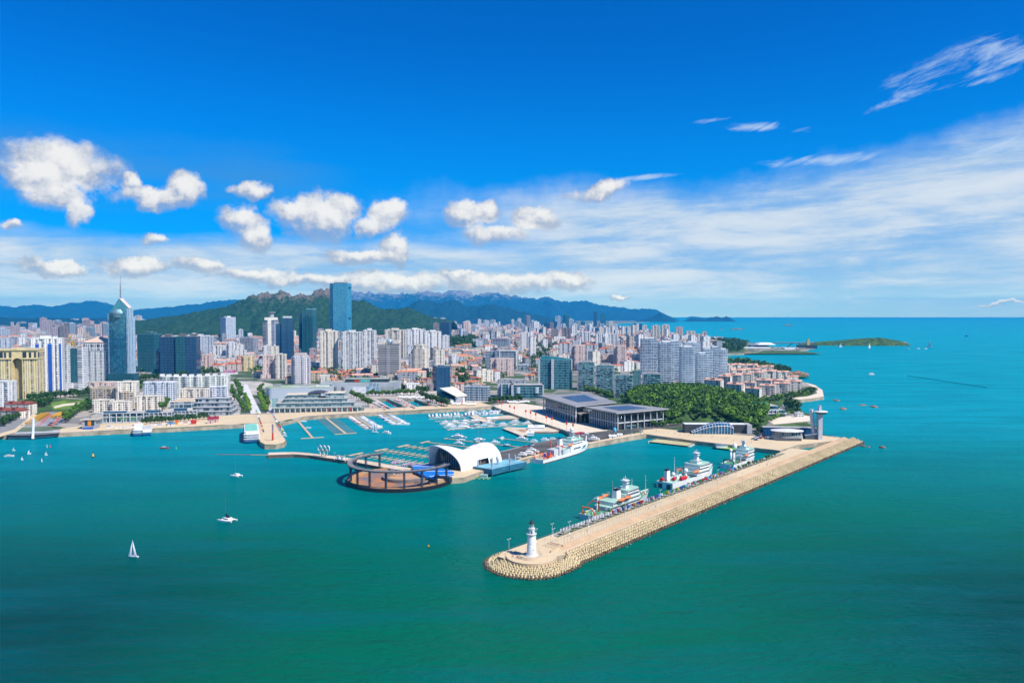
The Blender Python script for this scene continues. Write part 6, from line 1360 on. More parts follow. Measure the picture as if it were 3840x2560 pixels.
hall([(2159, 1523), (2312, 1507), (2206, 1470), (2024, 1482)], 23, 'rear convention hall with a blue solar roof beside the plaza', 'convention_hall', 12, [(3, 0, 14)], (.5, .5, .45, .55))
o = P(2140, 1545, LZ); r = empty('entrance_canopy', o, 0, 'long low flat canopy on brown piers in front of the convention halls', 'canopy')
q = MB(); q.prism(shift(q2([(2084, 1528), (2178, 1552), (2211, 1547), (2120, 1525)], LZ+13), o), 12, 13.2, bottom=True); q.build('roof', mat('canopy_roof', (.48, .42, .36), .6), r)
for px, py in ((2138, 1574), (2176, 1584), (2195, 1578), (2112, 1562)): q = MB(); p = P(px, py, LZ)-o; q.box((p.x, p.y, 0), (3, 3, 12)); q.build('pier', mat('brown_pier', (.30, .17, .10), .7), r)
o = P(2200, 1535, LZ); r = empty('link_block', o, 0, 'stepped flat-roofed link between the two convention halls', 'building')
q = MB(); q.prism(shift(q2([(2150, 1535), (2213, 1540), (2290, 1520), (2230, 1512)], LZ+15), o), 0, 15, 0, top_mi=1); q.build('wall', [HALLG, COLM], r); q = MB(); q.prism(shift(q2([(2165, 1529), (2207, 1533), (2270, 1517), (2235, 1512)], LZ+18), o), 15, 18, 0); q.build('upper_roof', COLM, r)
# glass arch hall
s = Site('glass_arch_hall', 2570, 2822, 1630, 3, 'low dark hall fronted by a curved blue glass arch on the harbour promenade', yt=1585, asp=.22); H = s.h(1590)
DB = mat('dark_box', (.05, .055, .065), .5); s.blk('rear_wall', 0, 1, .35, 1.2, 0, H*.9, DB, WHITE); s.blk('end_wall', .93, 1.0, .1, 1.2, 0, H*.92, mat('end_grey', (.45, .46, .48), .6))
q = MB(); n = 14; arc = []
for i in range(n+1): t = i/n; arc.append((s.x(.09+.62*t), H*(.18+1.0*math.sin(min(1, t*1.08+.02)*math.pi*.62)**1.0) if t < 1 else H*.86))
v = []
for x_, z_ in arc: v += [(x_, -2, 0), (x_, -2, z_*.72), (x_, s.D*.12, z_*.92), (x_, s.D*.42, z_)]
q.add(v, [(i*4+j, i*4+4+j, i*4+5+j, i*4+1+j) for i in range(n) for j in range(3)]); q.build('glass_front', mat('arch_glass', (.02, .16, .33), .08, .3, var=.3, sc_=.3), s.root)
q = MB()
for i in range(0, n+1): x_, z_ = arc[i]; q.tube([(x_, -2.2, 0), (x_, -2.2, z_*.72), (x_, s.D*.12-.2, z_*.92+.2), (x_, s.D*.42, z_+.2)], .28, 4)
for f_ in (.72,): q.tube([(x_, -2.3, z_*f_) for x_, z_ in arc], .3, 4)
q.tube([(x_, s.D*.12-.2, z_*.92+.3) for x_, z_ in arc], .3, 4); q.build('white_ribs', WHITE, s.root)
q = MB(); q.sphere((s.x(.52), s.D*.7, H*.75), s.W*.09, 20, sz=.35, lo=0); q.build('blue_dome', mat('dome_blue', (.12, .28, .55), .3), s.root, smooth=True)
# blue museum with round pavilion
s = Site('blue_museum', 2869, 3052, 1640, 0, 'long dark blue museum wall with a white roof line behind the round pavilion', yt=1600, asp=.12); H = s.h(1601)
s.blk('blue_wall', 0, 1, 0, 1, 0, H*.95, mat('museum_blue', (.015, .10, .26), .35, var=.15, sc_=.05), WHITE); s.blk('roof_line', -.01, 1.01, -.1, 1.05, H*.95, H, WHITE)
q = MB()
for i in range(9): q.box((s.x(.02+.06*i), -.12, H*.1), (.3, .2, H*.8))
q.build('wall_joint', mat('joint_blue', (.008, .05, .16), .4), s.root)
o = P(2962, 1652, LZ); r = empty('round_pavilion', o+Vector((0, 9, 0)), -.08, 'round stone and glass pavilion with a white elliptical roof at the breakwater root', 'pavilion'); k = o.y/F
def ellp(a, b_, n=28, x0=0): return [(x0+a*math.cos(6.2832*i/n), b_*math.sin(6.2832*i/n)) for i in range(n)]
q = MB(); q.prism(ellp(58*k, 11), 0, 4.2, 0); q.build('stone_base', mat('pav_stone', (.42, .42, .40), .7), r); q = MB(); q.prism(ellp(56*k, 10), 4.2, 9, 0, top=False); q.build('glass_storey', facade('pav_glass', (.35, .38, .38), (.01, .07, .09), 5, 2.5, .85, .85, .5), r)
q = MB(); e0 = ellp(48*k, 9); q.prism(e0, 9, 9.8, 0, bottom=True, scale=1.25); q.prism(ellp(61*k, 12.5), 9.8, 10.3, 0, bottom=True); q.prism(ellp(60*k, 12), 10.3, 11.6, 0, scale=.45); q.build('elliptical_roof', mat('pav_roof', (.74, .73, .72), .4), r)
q = MB()
for i in range(7): q.box((-40*k+i*13*k, -11.2+abs(i-3)*.35, 0), (3.5, .6, 3.2))
q.build('doorway', DGREY, r)
s = Site('tower_annex', 3018, 3072, 1648, 0, 'dark low annex between the round pavilion and the control tower', yt=1628, asp=.8); s.blk('wall', 0, 1, 0, 1, 0, s.h(1632), mat('annex_dark', (.06, .09, .12), .4), GREY)
# control tower
o = P(3077, 1649, LZ); k = o.y/F; r = empty('control_tower', o, 0, 'tall white control tower with a round glazed cab and inclined side pylon', 'control tower'); zt = at_depth(1920, 1554, o.y).z-LZ
q = MB(); q.box((0, 3, 0), (15*k, 5.5, zt)); q.build('shaft', mat('tower_white', (.50, .51, .56), .6), r)
q = MB(); q.tube([(-18*k, 6, 7), (-28*k, 7, zt+5)], 2.2, 4, r2=2.4); q.build('side_pylon', MATS['tower_white'], r)
q = MB()
for i in range(8): z = 4+i*3.6; q.box((-11*k, 5, z), (9*k, 3, .35)); q.tube([(-6*k, 5, z), (-17*k, 5, z+3.6)], .15, 4)
q.build('stair_frame', GREY, r)
q = MB(); q.lathe([(3, zt), (5.4, zt+.5), (6.8, zt+2.6), (6.2, zt+2.8)], (5*k, 3, 0), 24); q.build('glazed_cab', mat('cab_glass', (.05, .14, .14), .12, .3), r)
q = MB(); q.lathe([(7.2, zt+2.7), (7.5, zt+3.1), (6, zt+3.7), (0, zt+4)], (4*k, 3, 0), 24); q.build('cab_roof', WHITE, r)
q = MB(); q.box((-1*k, 3, zt+3.8), (10*k, 4, 5)); q.lathe([(1.4, zt+8.8), (1.5, zt+9.6), (0, zt+10)], (0, 3, 0), 10); q.build('machine_room', MATS['tower_white'], r)
# hotel with green roof at the headland
s = Site('headland_hotel', 2804, 2952, 1566, 12, 'stepped grey hotel with white balcony frames and a green flat roof above the cove', yt=1510, asp=.45); H = s.h(1512)
s.blk('lower_storeys', .05, 1, 0, 1, 0, H*.5, ob, ROOFG); s.blk('upper_storey', 0, .85, .2, 1, H*.5, H*.78, ob, ROOFG); s.blk('penthouse', .1, .6, .4, 1, H*.78, H, ob, mat('green_roof', (.06, .36, .20), .6))
for i, z in enumerate((.24, .5, .78)): s.blk('terrace_slab', -.02, 1.03 - .12*i, -.12+.12*i, 1.02, H*z, H*z+.8, COLM)
q = MB()
for i in range(6): x_ = s.x(.22+.11*i); q.box((x_, -1.0, H*.28), (3.4, 1, .5)); q.box((x_-1.6, -1.0, H*.28), (.5, 1, H*.16)); q.box((x_, -1.0, H*.43), (3.4, 1, .5))
q.build('balcony_frame', WHITE, s.root)
bld(2981, 3013, 1551, 1564, 'pale', 'rect', 0, 'small white kiosk building on the point beyond the museum', .5)
bld(2574, 2636, 1555, 1572, 'grey', 'rect', 0, 'grey pavilion with hipped roofs half hidden in the park wood', .5, 'hip', rm=mat('grey_tile', (.28, .27, .26), .8))
# ---------------- malls and the dock quarter ----------------
MG = mat('mall_panel', (.42, .46, .50), .5, sc_=.03); MGD = mat('mall_dark', (.03, .045, .06), .4); GG = facade('mall_glass', (.38, .48, .48), (.05, .16, .18), 5.0, 4.0, .86, .74, .8, 0, (.40, .55, .55), .12, .1)
s = Site('grey_mall', 1200, 1502, 1482, 0, 'long grey panelled mall with big blank billboards and a dark upper storey', lm='the grey mall', yt=1420, asp=.3); H = s.h(1434)
s.blk('panel_wall', 0, 1, 0, 1, 0, H, MG, mat('mall_roof', (.36, .40, .34), .8, sc_=.05, var=.2)); s.blk('upper_storey', .30, .86, .15, .9, H, s.h(1422), MGD, MATS['mall_roof'])
for (x0, x1, nm, m_) in ((.02, .10, 'billboard', mat('board_white', (.68, .70, .72), .5)), (.40, .57, 'billboard', MATS['board_white']), (.77, .94, 'billboard', mat('board_grey', (.34, .37, .37), .5)), (.15, .20, 'poster', mat('poster_dark', (.04, .05, .07), .5, c2=(.35, .3, .3))), (.26, .30, 'poster', MATS['poster_dark'])):
    s.blk(nm, x0, x1, -.012, 0, H*.12, H*.66, m_)
s.blk('sign_band', .48, .62, .135, .15, H*1.03, H*1.2, mat('band_cyan', (.10, .50, .45), .5)); s.blk('sign_band', .42, .5, .135, .15, H*1.04, H*1.18, RED)
q = MB(); rr = random.Random(4)
for i in range(40): q.box((s.x(.58+.16*rr.random()), -.35, H*(.1+.75*rr.random())), (1.1, .3, rr.uniform(2, 5)))
q.build('glass_strip', mat('strip_blue', (.15, .42, .60), .3), s.root)
bld(1200, 1245, 1441, 1490, 'office', 'rect', 0, 'glazed corner block joining the grey mall and the curved mall', .6)
s = Site('curved_mall', 978, 1242, 1500, 0, 'curved diamond-panelled grey mall with a bright green roof garden', lm='the curved mall', yt=1436, asp=.4); H = s.h(1452)
m, nt, b = newmat('diamond_panel'); uv_ = nt.nodes.new('ShaderNodeUVMap'); U_, V_, _w = sep(nt, S(nt, uv_.outputs[0])); d_ = ((((U_+V_)*.22).fract()-.5).abs()+(((U_-V_)*.22).fract()-.5).abs())
nt.links.new(mixc(nt, d_.gt(.55), (.50, .56, .60), (.26, .33, .40)).o, b.inputs['Base Color']); b.inputs['Roughness'].default_value = .45; DIAM = m
n = 16; pf = [(s.x(0)+s.D*.9*(1-math.cos(math.pi/2*i/8))*.4, s.D*(.9-.9*math.sin(math.pi/2*i/8))) for i in range(9)]+[(s.x(1), s.D*.1), (s.x(1), s.D), (s.x(0)+2, s.D)]
q = MB(); q.prism(pf, 0, H*.93, 0, top_mi=1); q.build('panel_wall', [DIAM, mat('roof_garden', (.16, .30, .06), .9, sc_=.04, c2=(.42, .44, .40))], s.root)
q = MB(); cx = sum(p[0] for p in pf)/len(pf); q.prism([(p[0]*1.01, p[1]-.3) for p in pf], H*.93, H*.98, 0, top=False); q.build('roof_rim', COLM, s.root)
s.blk('skylight', .55, .66, .3, .6, H*.93, H*1.02, mat('skylight', (.40, .52, .52), .2)); s.blk('rooftop_plant', .12, .22, .6, .85, H*.93, H*1.12, ST['grey'][0]); s.blk('rooftop_plant', .75, .95, .6, .85, H*.93, H*1.05, WHITE)
s = Site('glass_mall', 1022, 1352, 1546, 2, 'terraced greenish glass mall with a colonnade on the seafront', lm='the terraced glass mall', yt=1462, asp=.42); H = s.h(1478)
tr_ = [(.0, 1.0, 0, 1, 0, .28), (.04, .93, .12, 1, .28, .50), (.10, .84, .28, 1, .50, .70), (.12, .50, .45, 1, .70, .90), (.58, .80, .45, 1, .70, .97)]
for i, (x0, x1, y0, y1, a, c) in enumerate(tr_):
    s.blk('glass_storey', x0, x1, y0, y1, H*a, H*c-.6, GG, CREAM if i > 3 else ROOFG); s.blk('terrace_slab', x0-.01, x1+.012, y0-.03, y1, H*c-.6, H*c, mat('slab_green_grey', (.50, .58, .56), .6), CREAM if i > 2 else ROOFG)
q = MB()
for i in range(17): q.box((s.x(.02+.96*i/16), -3.2, 0), (1.3, 1.3, H*.26))
q.build('colonnade', COLM, s.root); s.blk('colonnade_roof', 0, 1, -.09, 0, H*.26, H*.285, mat('slab_green_grey', (0, 0, 0)))
q = MB(); x0, x1 = s.x(.36), s.x(.60); v = []
for i in range(9): t = i/8; v += [(lerp(x0, x1, t), s.D*.40, H*(.78+.22*math.sin(math.pi*t*.7+.4))), (lerp(x0, x1, t), s.D*.85, H*(.86+.22*math.sin(math.pi*t*.7+.4)))]
q.add(v, [(2*i, 2*i+2, 2*i+3, 2*i+1) for i in range(8)]); q.build('curved_roof', mat('mesh_roof', (.07, .07, .08), .6), s.root)
s.blk('glass_lift', -.02, .03, .1, .4, 0, H*.8, mat('lift_glass', (.25, .42, .44), .15)); s.blk('entrance_wing', .93, 1.05, .05, .6, 0, H*.3, GG)
# triangular hall
s = Site('triangular_hall', 1602, 1752, 1516, -16, 'triangular blue glass hall with a white wedge roof pointing at the marina', lm='the triangular hall', yt=1456, asp=.55); H = s.h(1462)
a, b_, c_ = (s.x(0), s.D*.9), (s.x(.72), -1), (s.x(1), s.D*.35); hz_ = [H*.95, H*.55, H*.5]
v = [(*a, 0), (*b_, 0), (*c_, 0), (s.x(.5), s.D, 0), (*a, H*.78), (*b_, H*.34), (*c_, H*.5), (s.x(.5), s.D, H*1.0)]
q = MB(); q.add(v, [(0, 1, 5, 4), (1, 2, 6, 5), (2, 3, 7, 6), (3, 0, 4, 7)], [[(0, 0), (40, 0), (40, 8), (0, 18)]]*4); q.build('glass_wall', mat('hall_teal', (.02, .17, .24), .12, .3, var=.25, sc_=.1), s.root)
q = MB(); v2 = [(s.x(.12), s.D*.75, H*1.02), (s.x(.80), -2.5, H*.56), (s.x(1.05), s.D*.3, H*.62), (s.x(.5), s.D*1.05, H*1.12)]; q.add(v2+[(p[0], p[1], p[2]-1.2) for p in v2], [(0, 1, 2, 3), (7, 6, 5, 4), (0, 4, 5, 1), (1, 5, 6, 2), (2, 6, 7, 3), (3, 7, 4, 0)]); q.build('wedge_roof', mat('wedge_cream', (.72, .66, .54), .6), s.root)
s.blk('end_wall', .74, .98, .02, .3, 0, H*.5, WHITE)
q = MB(); q.sphere((s.x(.60), 0, 0), 8, 16, sz=1.0, lo=0); q.build('side_dome', SILVER, s.root, smooth=True)
# waterfront mall and stepped mall on the left
WG = facade('shop_glass', (.42, .45, .48), (.02, .10, .15), 6.5, 6.0, .84, .72, .8, 0, (.25, .40, .45), .1, .15)
for (a, b_, c, d, lab, y2) in ((372, 530, 1541, 1586, 'left section of the long glass waterfront mall with green shop signs', 1548), (532, 640, 1537, 1578, 'middle section of the long glass waterfront mall with blue rooftop sign boards', 1546), (640, 736, 1530, 1568, 'right section of the long glass waterfront mall beside the red-roofed hut', 1540)):
    s = Site('waterfront_mall', a, b_, d, 0, lab, group='waterfront mall sections', lm='the waterfront mall' if a == 532 else None, yt=c, asp=.3); H = s.h(y2)
    s.blk('lower_storey', 0, 1, 0, 1, 0, H*.55, WG); s.blk('gallery_slab', -.005, 1.005, -.05, 1, H*.55, H*.60, COLM); s.blk('upper_storey', .0, 1, .08, 1, H*.60, H*.95, WG); s.blk('roof_slab', -.005, 1.005, -.03, 1.02, H*.95, H, COLM)
    s.blk('sign_board', .15, .62, .05, .3, H, s.h(c), mat('sign_blue', (.02, .10, .20), .4), ROOFG); fins(s, [i/7 for i in range(8)], -.03, 0, H*.95, .9, 1.2, COLM, 'column')
    if a == 372:
        for x0, x1 in ((.47, .60), (.70, .83)): s.blk('shop_sign', x0, x1, -.02, 0, H*.36, H*.5, mat('sign_green', (.05, .38, .06), .5))
    else: pass
s = Site('harbour_house', 310, 372, 1609, 0, 'squat grey house with a beige flat roof, orange door panel and blue kiosks', yt=1563, asp=.7); H = s.h(1568)
s.blk('wall', 0, .8, 0, 1, 0, H*.85, mat('house_grey', (.34, .36, .40), .7)); s.blk('roof', -.12, .95, -.1, 1.1, H*.85, H*.93, CREAM); s.blk('upper_block', .4, .95, .5, 1.2, H*.93, H*1.2, mat('house_beige', (.48, .42, .36), .7)); s.blk('door_panel', .32, .52, -.02, 0, H*.3, H*.8, mat('panel_orange', (.70, .25, .03), .5)); s.blk('recess', .15, .32, -.01, 0, H*.3, H*.82, MGD); s.blk('recess', .52, .7, -.01, 0, H*.3, H*.82, MGD); s.blk('kiosk', .1, .65, -.25, -.05, 0, H*.22, BLUE)
s = Site('beige_roof_mall', 637, 742, 1532, 0, 'low mall with beige stepped roof terraces behind the waterfront mall', yt=1490, asp=.8); H = s.h(1500)
s.blk('hall', 0, 1, 0, 1, 0, H*.8, WG, CREAM); s.blk('upper_hall', .1, .8, .2, .9, H*.8, H, mat('terrace_beige', (.60, .48, .36), .8), CREAM); s.blk('rooftop_plant', .3, .6, .35, .6, H, H*1.15, CREAM)
s = Site('stepped_mall', 716, 872, 1560, 0, 'grey four-storey mall of staggered terraces left of the boulevard', lm='the stepped mall', yt=1480, asp=.7); H = s.h(1496)
for i, (x0, x1, y0, a, c) in enumerate([(.0, 1, 0, 0, .27), (.0, .95, .14, .27, .5), (.0, .9, .32, .5, .74), (.0, .85, .5, .74, .97)]):
    s.blk('storey', x0, x1, y0, 1, H*a, H*c-.5, facade('mall_grey', (.34, .38, .42), (.03, .07, .10), 5.5, 4.5, .8, .6, .8)); s.blk('terrace_slab', x0-.01, x1+.01, y0-.03, 1, H*c-.5, H*c, PG, mat('terrace_top', (.45, .46, .46), .8, sc_=.1, var=.2))
# long terraced residential slab
TW = facade('terrace_white', (.78, .80, .76), (.04, .09, .10), 3.2, 5.0, .62, .6, .6)
for i in range(6):
    a = 614+i*37; xx = [612, 652, 692, 732, 770, 806, 846]; yy = [1490, 1484, 1478, 1474, 1470, 1468]; tt = [1418, 1414, 1412, 1410, 1407, 1405]
s = Site('terraced_flats', 612, 846, 1490, 4, 'very long curved white flats with green-tinted balconies behind the stepped mall', lm='the long terraced flats', yt=1406, asp=.14)
n = 18; q = MB(); H = s.h(1409); fr = [(s.x(i/n), -12*math.sin(math.pi*i/n)+(4 if i % 3 == 0 else 0)) for i in range(n+1)]; q.prism(fr+[(p[0], p[1]+14) for p in fr[::-1]], 0, H, 0, top_mi=1); q.build('facade', [TW, ROOFG], s.root)
q = MB()
for k in range(int(H/3.2)): z = k*3.2+2.6; q.prism([(p[0], p[1]-.9) for p in fr]+[(p[0], p[1]+.3) for p in fr[::-1]], z, z+.5, bottom=True)
q.build('balcony', mat('balcony_greenwhite', (.72, .76, .70), .6), s.root); q = MB()
for i in range(0, n, 2): q.box(((fr[i][0]+fr[i+1][0])/2, fr[i][1]+7, H), (7, 7, 3.2))
q2_ = q; q.build('roof_rooms', WHITE, s.root)
bld(676, 780, 1460, 1500, 'cream', 'bay', -8, 'low cream terrace flats in front of the long curved flats', .4)
bld(790, 845, 1452, 1496, 'bluew', 'bay', 0, 'low white flats at the right end of the long curved flats', .5)
s = Site('magenta_sign_block', 840, 878, 1404, 0, 'box-shaped magenta sign block on a white shop roof', lm='the magenta sign', yt=1387, asp=.8); H = s.h(1388); s.blk('shop', -.2, 1.2, 0, 1.3, 0, H*.4, WHITE); s.blk('sign_box', 0, 1, 0, 1, H*.4, H, mat('magenta', (.55, .01, .22), .5))
def text(body, size, m, parent, loc, rot=(R(90), 0, 0), name='sign_lettering'):
    cu = bpy.data.curves.new(name, 'FONT'); cu.body = body; cu.size = size; cu.align_x = 'CENTER'; cu.align_y = 'CENTER'; cu.extrude = .06; cu.materials.append(m)
    o = bpy.data.objects.new(name, cu); COL.objects.link(o)
    dg = bpy.context.evaluated_depsgraph_get(); me = bpy.data.meshes.new_from_object(o.evaluated_get(dg)); o2 = bpy.data.objects.new(name, me); COL.objects.link(o2); bpy.data.objects.remove(o)
    o2.parent = parent; o2.location = loc; o2.rotation_euler = rot; return o2
text('AEON', s.W*.33, WHITE, s.root, (0, -.3, H*.7))
# red-roofed hut and small seafront huts
def hut(a, b_, c, d, lab, wm, rm): 
    s = Site('seafront_hut', a, b_, d, 0, lab, 'hut', 'small seafront huts', yt=c, asp=.6); H = s.h(c); s.blk('wall', 0, 1, 0, 1, 0, H*.6, wm); gable(s.root, s.W, s.D, H*.6, H*.4, rm); s.blk('door', .4, .55, -.02, 0, 0, H*.4, DGREY)
MRN = mat('maroon_metal', (.30, .03, .05), .5); hut(778, 800, 1562, 1588, 'maroon-roofed hut near the seafront, left half of the pair', mat('hut_pink', (.6, .42, .40), .7), MRN); hut(798, 818, 1560, 1584, 'maroon-roofed hut near the seafront, right half of the pair', MATS['hut_pink'], MRN)
hut(716, 734, 1574, 1590, 'bright red kiosk with white front on the seafront promenade', RED, RED); hut(628, 652, 1584, 1596, 'blue-roofed white kiosk left of the yellow stall', WHITE, ROOFB); hut(658, 668, 1576, 1592, 'small yellow and orange stall on the seafront', YELLOW, ORANGE)
hut(2135, 2168, 1622, 1636, 'long grey hut with maroon gabled roof behind the orange-craned ship, left part', mat('hut_grey', (.5, .48, .46), .7), MRN); hut(2166, 2192, 1620, 1633, 'maroon-roofed hut with small gable behind the orange-craned ship, right part', MATS['hut_grey'], MRN)
hut(2284, 2312, 1630, 1643, 'white container cabin on the right quay, left of the blue sign', WHITE, WHITE); hut(2316, 2334, 1625, 1637, 'white container cabin on the right quay, right of the blue sign', WHITE, WHITE)
# cable-stayed footbridge
A = P(24, 1632, 5); Bp = P(220, 1624, 5); L_ = (Bp-A).length; r = empty('cable_bridge', (A+Bp)/2, math.atan2(Bp.y-A.y, Bp.x-A.x), 'curved dark footbridge hung by fans of cables from a white mast', 'bridge')
n = 20; bow = [(lerp(-L_/2, L_/2, i/n), -6*math.sin(math.pi*i/n)) for i in range(n+1)]
q = MB(); q.prism(bow+[(p[0], p[1]+5) for p in bow[::-1]], -.6, .6, bottom=True); q.build('deck', mat('bridge_deck', (.30, .25, .22), .7), r); q = MB(); q.prism([(p[0], p[1]-.3) for p in bow]+[(p[0], p[1]) for p in bow[::-1]], -3.2, .3, bottom=True); q.build('girder', DARK, r)
q = MB(); hm = (1624-1559)*A.y/F; xm = (129-122)*A.y/F; q.tube([(xm, -8, -4), (xm, -5, hm*.5), (xm, -4, hm)], 1.5, 8, r2=1.1); q.build('mast', WHITE, r)
q = MB()
for i in range(14):
    for sgn in (-1, 1): f_ = (i+1)/14; x_ = xm+sgn*f_*(L_*.44); q.tube([(xm, -4, hm*(.6+.38*f_)), (x_, -6*math.cos(x_/L_*math.pi)+5 if i % 2 else -6*math.cos(x_/L_*math.pi), .6)], .09, 3)
q.build('cable', mat('cable_white', (.65, .65, .65), .5), r)
q = MB(); q.prism([(-L_*.40, 12), (L_*.46, 12), (L_*.46, 17), (-L_*.40, 17)], -.3, .6, bottom=True); q.build('rear_walkway', COLM, r); q = MB(); q.prism([(-L_*.40, 11.7), (L_*.46, 11.7), (L_*.46, 12.0), (-L_*.40, 12.0)], -4.4, -.3); q.build('shaded_wall', DGREY, r)
# ---------------- thin breakwater with the rings, theatre, shell hall, barge ----------------
pts = [(1004, 1705), (1100, 1702), (1160, 1706), (1225, 1716), (1310, 1727), (1420, 1748), (1500, 1762), (1580, 1776), (1600, 1764), (1500, 1748), (1420, 1734), (1310, 1716), (1225, 1706), (1160, 1698), (1100, 1694), (1008, 1696)]
o = P(1225, 1712, 3.4); r = empty('inner_breakwater', (o.x, o.y, 0)); tag(r, kind='structure')
q = MB(); q.prism(shift(q2(pts, 3.4), o), -5, 3.4, 0, top_mi=1); q.build('wall', [mat('dark_wall', (.13, .10, .08), .8), mat('inner_paving', (.66, .52, .38), .8, sc_=.05)], r)
q = MB(); pk = shift(q2([(1008, 1696), (1100, 1694), (1160, 1698), (1225, 1706), (1310, 1716), (1420, 1734), (1500, 1748)], 3.4), o)
for i in range(len(pk)-1):
    for k in range(12): x, y = lerp(pk[i][0], pk[i+1][0], k/12), lerp(pk[i][1], pk[i+1][1], k/12); q.tube([(x, y, 3.4), (x, y, 4.5)], .06, 4)
q.build('bollard_row', DGREY, r)
# five interlocked rings
o = P(1214, 1712, 3.4); r = empty('ring_monument', o, R(-20), 'five interlocked ring monument on the thin inner breakwater', 'monument')
cols = [('blue', (.02, .10, .35)), ('black', (.02, .02, .02)), ('red', (.35, .02, .02)), ('yellow', (.55, .40, .03)), ('green', (.02, .20, .06))]
for (x, z, c) in ((-4.6, 8.4, 0), (0, 8.4, 1), (4.6, 8.4, 2), (-2.3, 5.0, 3), (2.3, 5.0, 4)):
    q = MB(); n = 28; v = []; a = 2.25; wdt = .55
    for k in range(n): t = 6.2832*k/n; cx, cz = math.cos(t), math.sin(t)*1.35; v += [(x+cx*a, -wdt, z+cz*a), (x+cx*(a-.32), -wdt, z+cz*(a-.32)), (x+cx*(a-.32), wdt, z+cz*(a-.32)), (x+cx*a, wdt, z+cz*a)]
    fs = []; 
    for k in range(n): j = (k+1) % n; fs += [(k*4+i, j*4+i, j*4+(i+1) % 4, k*4+(i+1) % 4) for i in range(4)]
    mi = []; q.add(v, fs)
    q.mi = [1 if i % 4 == 0 else 0 for i in range(len(fs))]
    ob = q.build('ring', [WHITE, mat('ring_'+cols[c][0], cols[c][1], .5)], r); ob['label'] = cols[c][0]+' fronted ring'
q = MB(); 
for x in (-2.3, 2.3): q.tube([(x, 0, 0), (x, 0, 2.1)], .3, 6)
q.build('foot', DGREY, r)
for i, (a, b_) in enumerate(((1259, 1274), (1275, 1290))):
    s = Site('equipment_hut', a, b_, 1722+i*3, -15, 'small white hut with orange flat roof on the inner breakwater, '+('left' if i == 0 else 'right')+' one', 'hut', 'huts on the inner breakwater', z=3.4, asp=.8); s.blk('wall', 0, 1, 0, 1, 0, 3.2, WHITE); s.blk('roof', -.06, 1.06, -.06, 1.06, 3.2, 3.6, mat('hut_orange', (.60, .28, .12), .7)); s.blk('door', .35, .6, -.02, 0, 0, 2.2, DGREY)
for i, (px, py) in enumerate(((1255, 1722), (1295, 1730))): o_ = place(lr, False, P(px, py, 3.4), 0, 'white twin-arm lamp on the inner breakwater, %s the orange-roofed huts' % ('left of' if i == 0 else 'right of'), 'lamps on the inner breakwater', .85)
# open-air water theatre
C = P(1503, 1800, 0); RT = 45.5; r = empty('water_theatre', C, 0, 'round rusty floating theatre with an elevated dark ring walkway on tall lattice columns', 'theatre')
q = MB(); q.lathe([(RT-1.5, -2), (RT+1.2, 0), (RT+1.2, 2.6), (RT-.2, 2.9), (RT-.2, 1.6)], n=64); q.build('hull', mat('black_hull', (.012, .014, .022), .5), r)
q = MB(); q.prism([(RT*.995*math.cos(k*.0982), RT*.995*math.sin(k*.0982)) for k in range(64)], 0, 1.7); q.build('stage_floor', RUST, r)
q = MB(); q.lathe([(RT-1.5, 1.7), (RT-1.5, 3.0), (RT-6, 2.7), (RT-6.3, 1.7)], n=64, a0=R(100), a1=R(345)); q.build('outer_terrace', mat('terrace_rust', (.30, .20, .13), .8, sc_=.1, c2=(.48, .24, .05)), r)
q = MB(); q.lathe([(21, 1.7), (21, 4.2), (16.5, 4.0), (16.3, 1.9)], (5, 1.5, 0), 40, a0=R(115), a1=R(330)); q.build('inner_terrace', mat('terrace_grey', (.20, .17, .15), .8, sc_=.2), r)
q = MB(); q.prism([(5+16*math.cos(k*.2094), 1.5+16*math.sin(k*.2094)) for k in range(30)], 1.7, 2.6); q.build('round_stage', mat('stage_orange', (.55, .27, .10), .8, sc_=.1, c2=(.38, .25, .18)), r)
a0, a1 = R(122), R(344)
q = MB(); q.lathe([(RT-4.2, 17.0), (RT+.4, 17.0), (RT+.4, 16.0), (RT-4.2, 16.0), (RT-4.2, 17.0)], n=56, a0=a0, a1=a1)
o_ = q.build('ring_walkway', mat('ring_dark', (.05, .055, .07), .5), r)
q = MB(); q.lathe([(RT-4.3, 17.05), (RT+.3, 17.05)], n=56, a0=a0, a1=a1); q.build('walkway_deck', mat('ring_deck', (.26, .25, .26), .8, sc_=.3, var=.25), r)
q = MB()
for rr_ in (RT-4.2, RT+.3): q.tube([(rr_*math.cos(lerp(a0, a1, k/48)), rr_*math.sin(lerp(a0, a1, k/48)), 18.1) for k in range(49)], .1, 4)
for k in range(97):
    for rr_ in (RT-4.2, RT+.3): a = lerp(a0, a1, k/96); q.tube([(rr_*math.cos(a), rr_*math.sin(a), 17), (rr_*math.cos(a), rr_*math.sin(a), 18.1)], .06, 3)
q.build('ring_railing', DGREY, r)
LC = mat('lattice_blue', (.03, .06, .12), .45, .3)
for k in range(12):
    a = lerp(a0+.05, a1-.05, k/11); q = MB(); e = Vector((math.cos(a), math.sin(a), 0)); t_ = Vector((-e.y, e.x, 0)); c0 = e*(RT-2); 
    co = [c0+e*i*1.0+t_*j*1.0 for i, j in ((-.7, -.7), (.7, -.7), (.7, .7), (-.7, .7))]
    for p in co: q.tube([p+Vector((0, 0, 1.6)), p+Vector((0, 0, 15.7))], .17, 4)
    for i in range(4):
        for z in range(7): q.tube([co[i]+Vector((0, 0, 1.8+z*2)), co[(i+1) % 4]+Vector((0, 0, 3.8+z*2))], .10, 3)
    q.box((c0.x, c0.y, 1.6), (.7, .7, 14), a); q.build('lattice_column', LC, r)
q = MB(); cc_ = (-9+6, 8, 2.6)
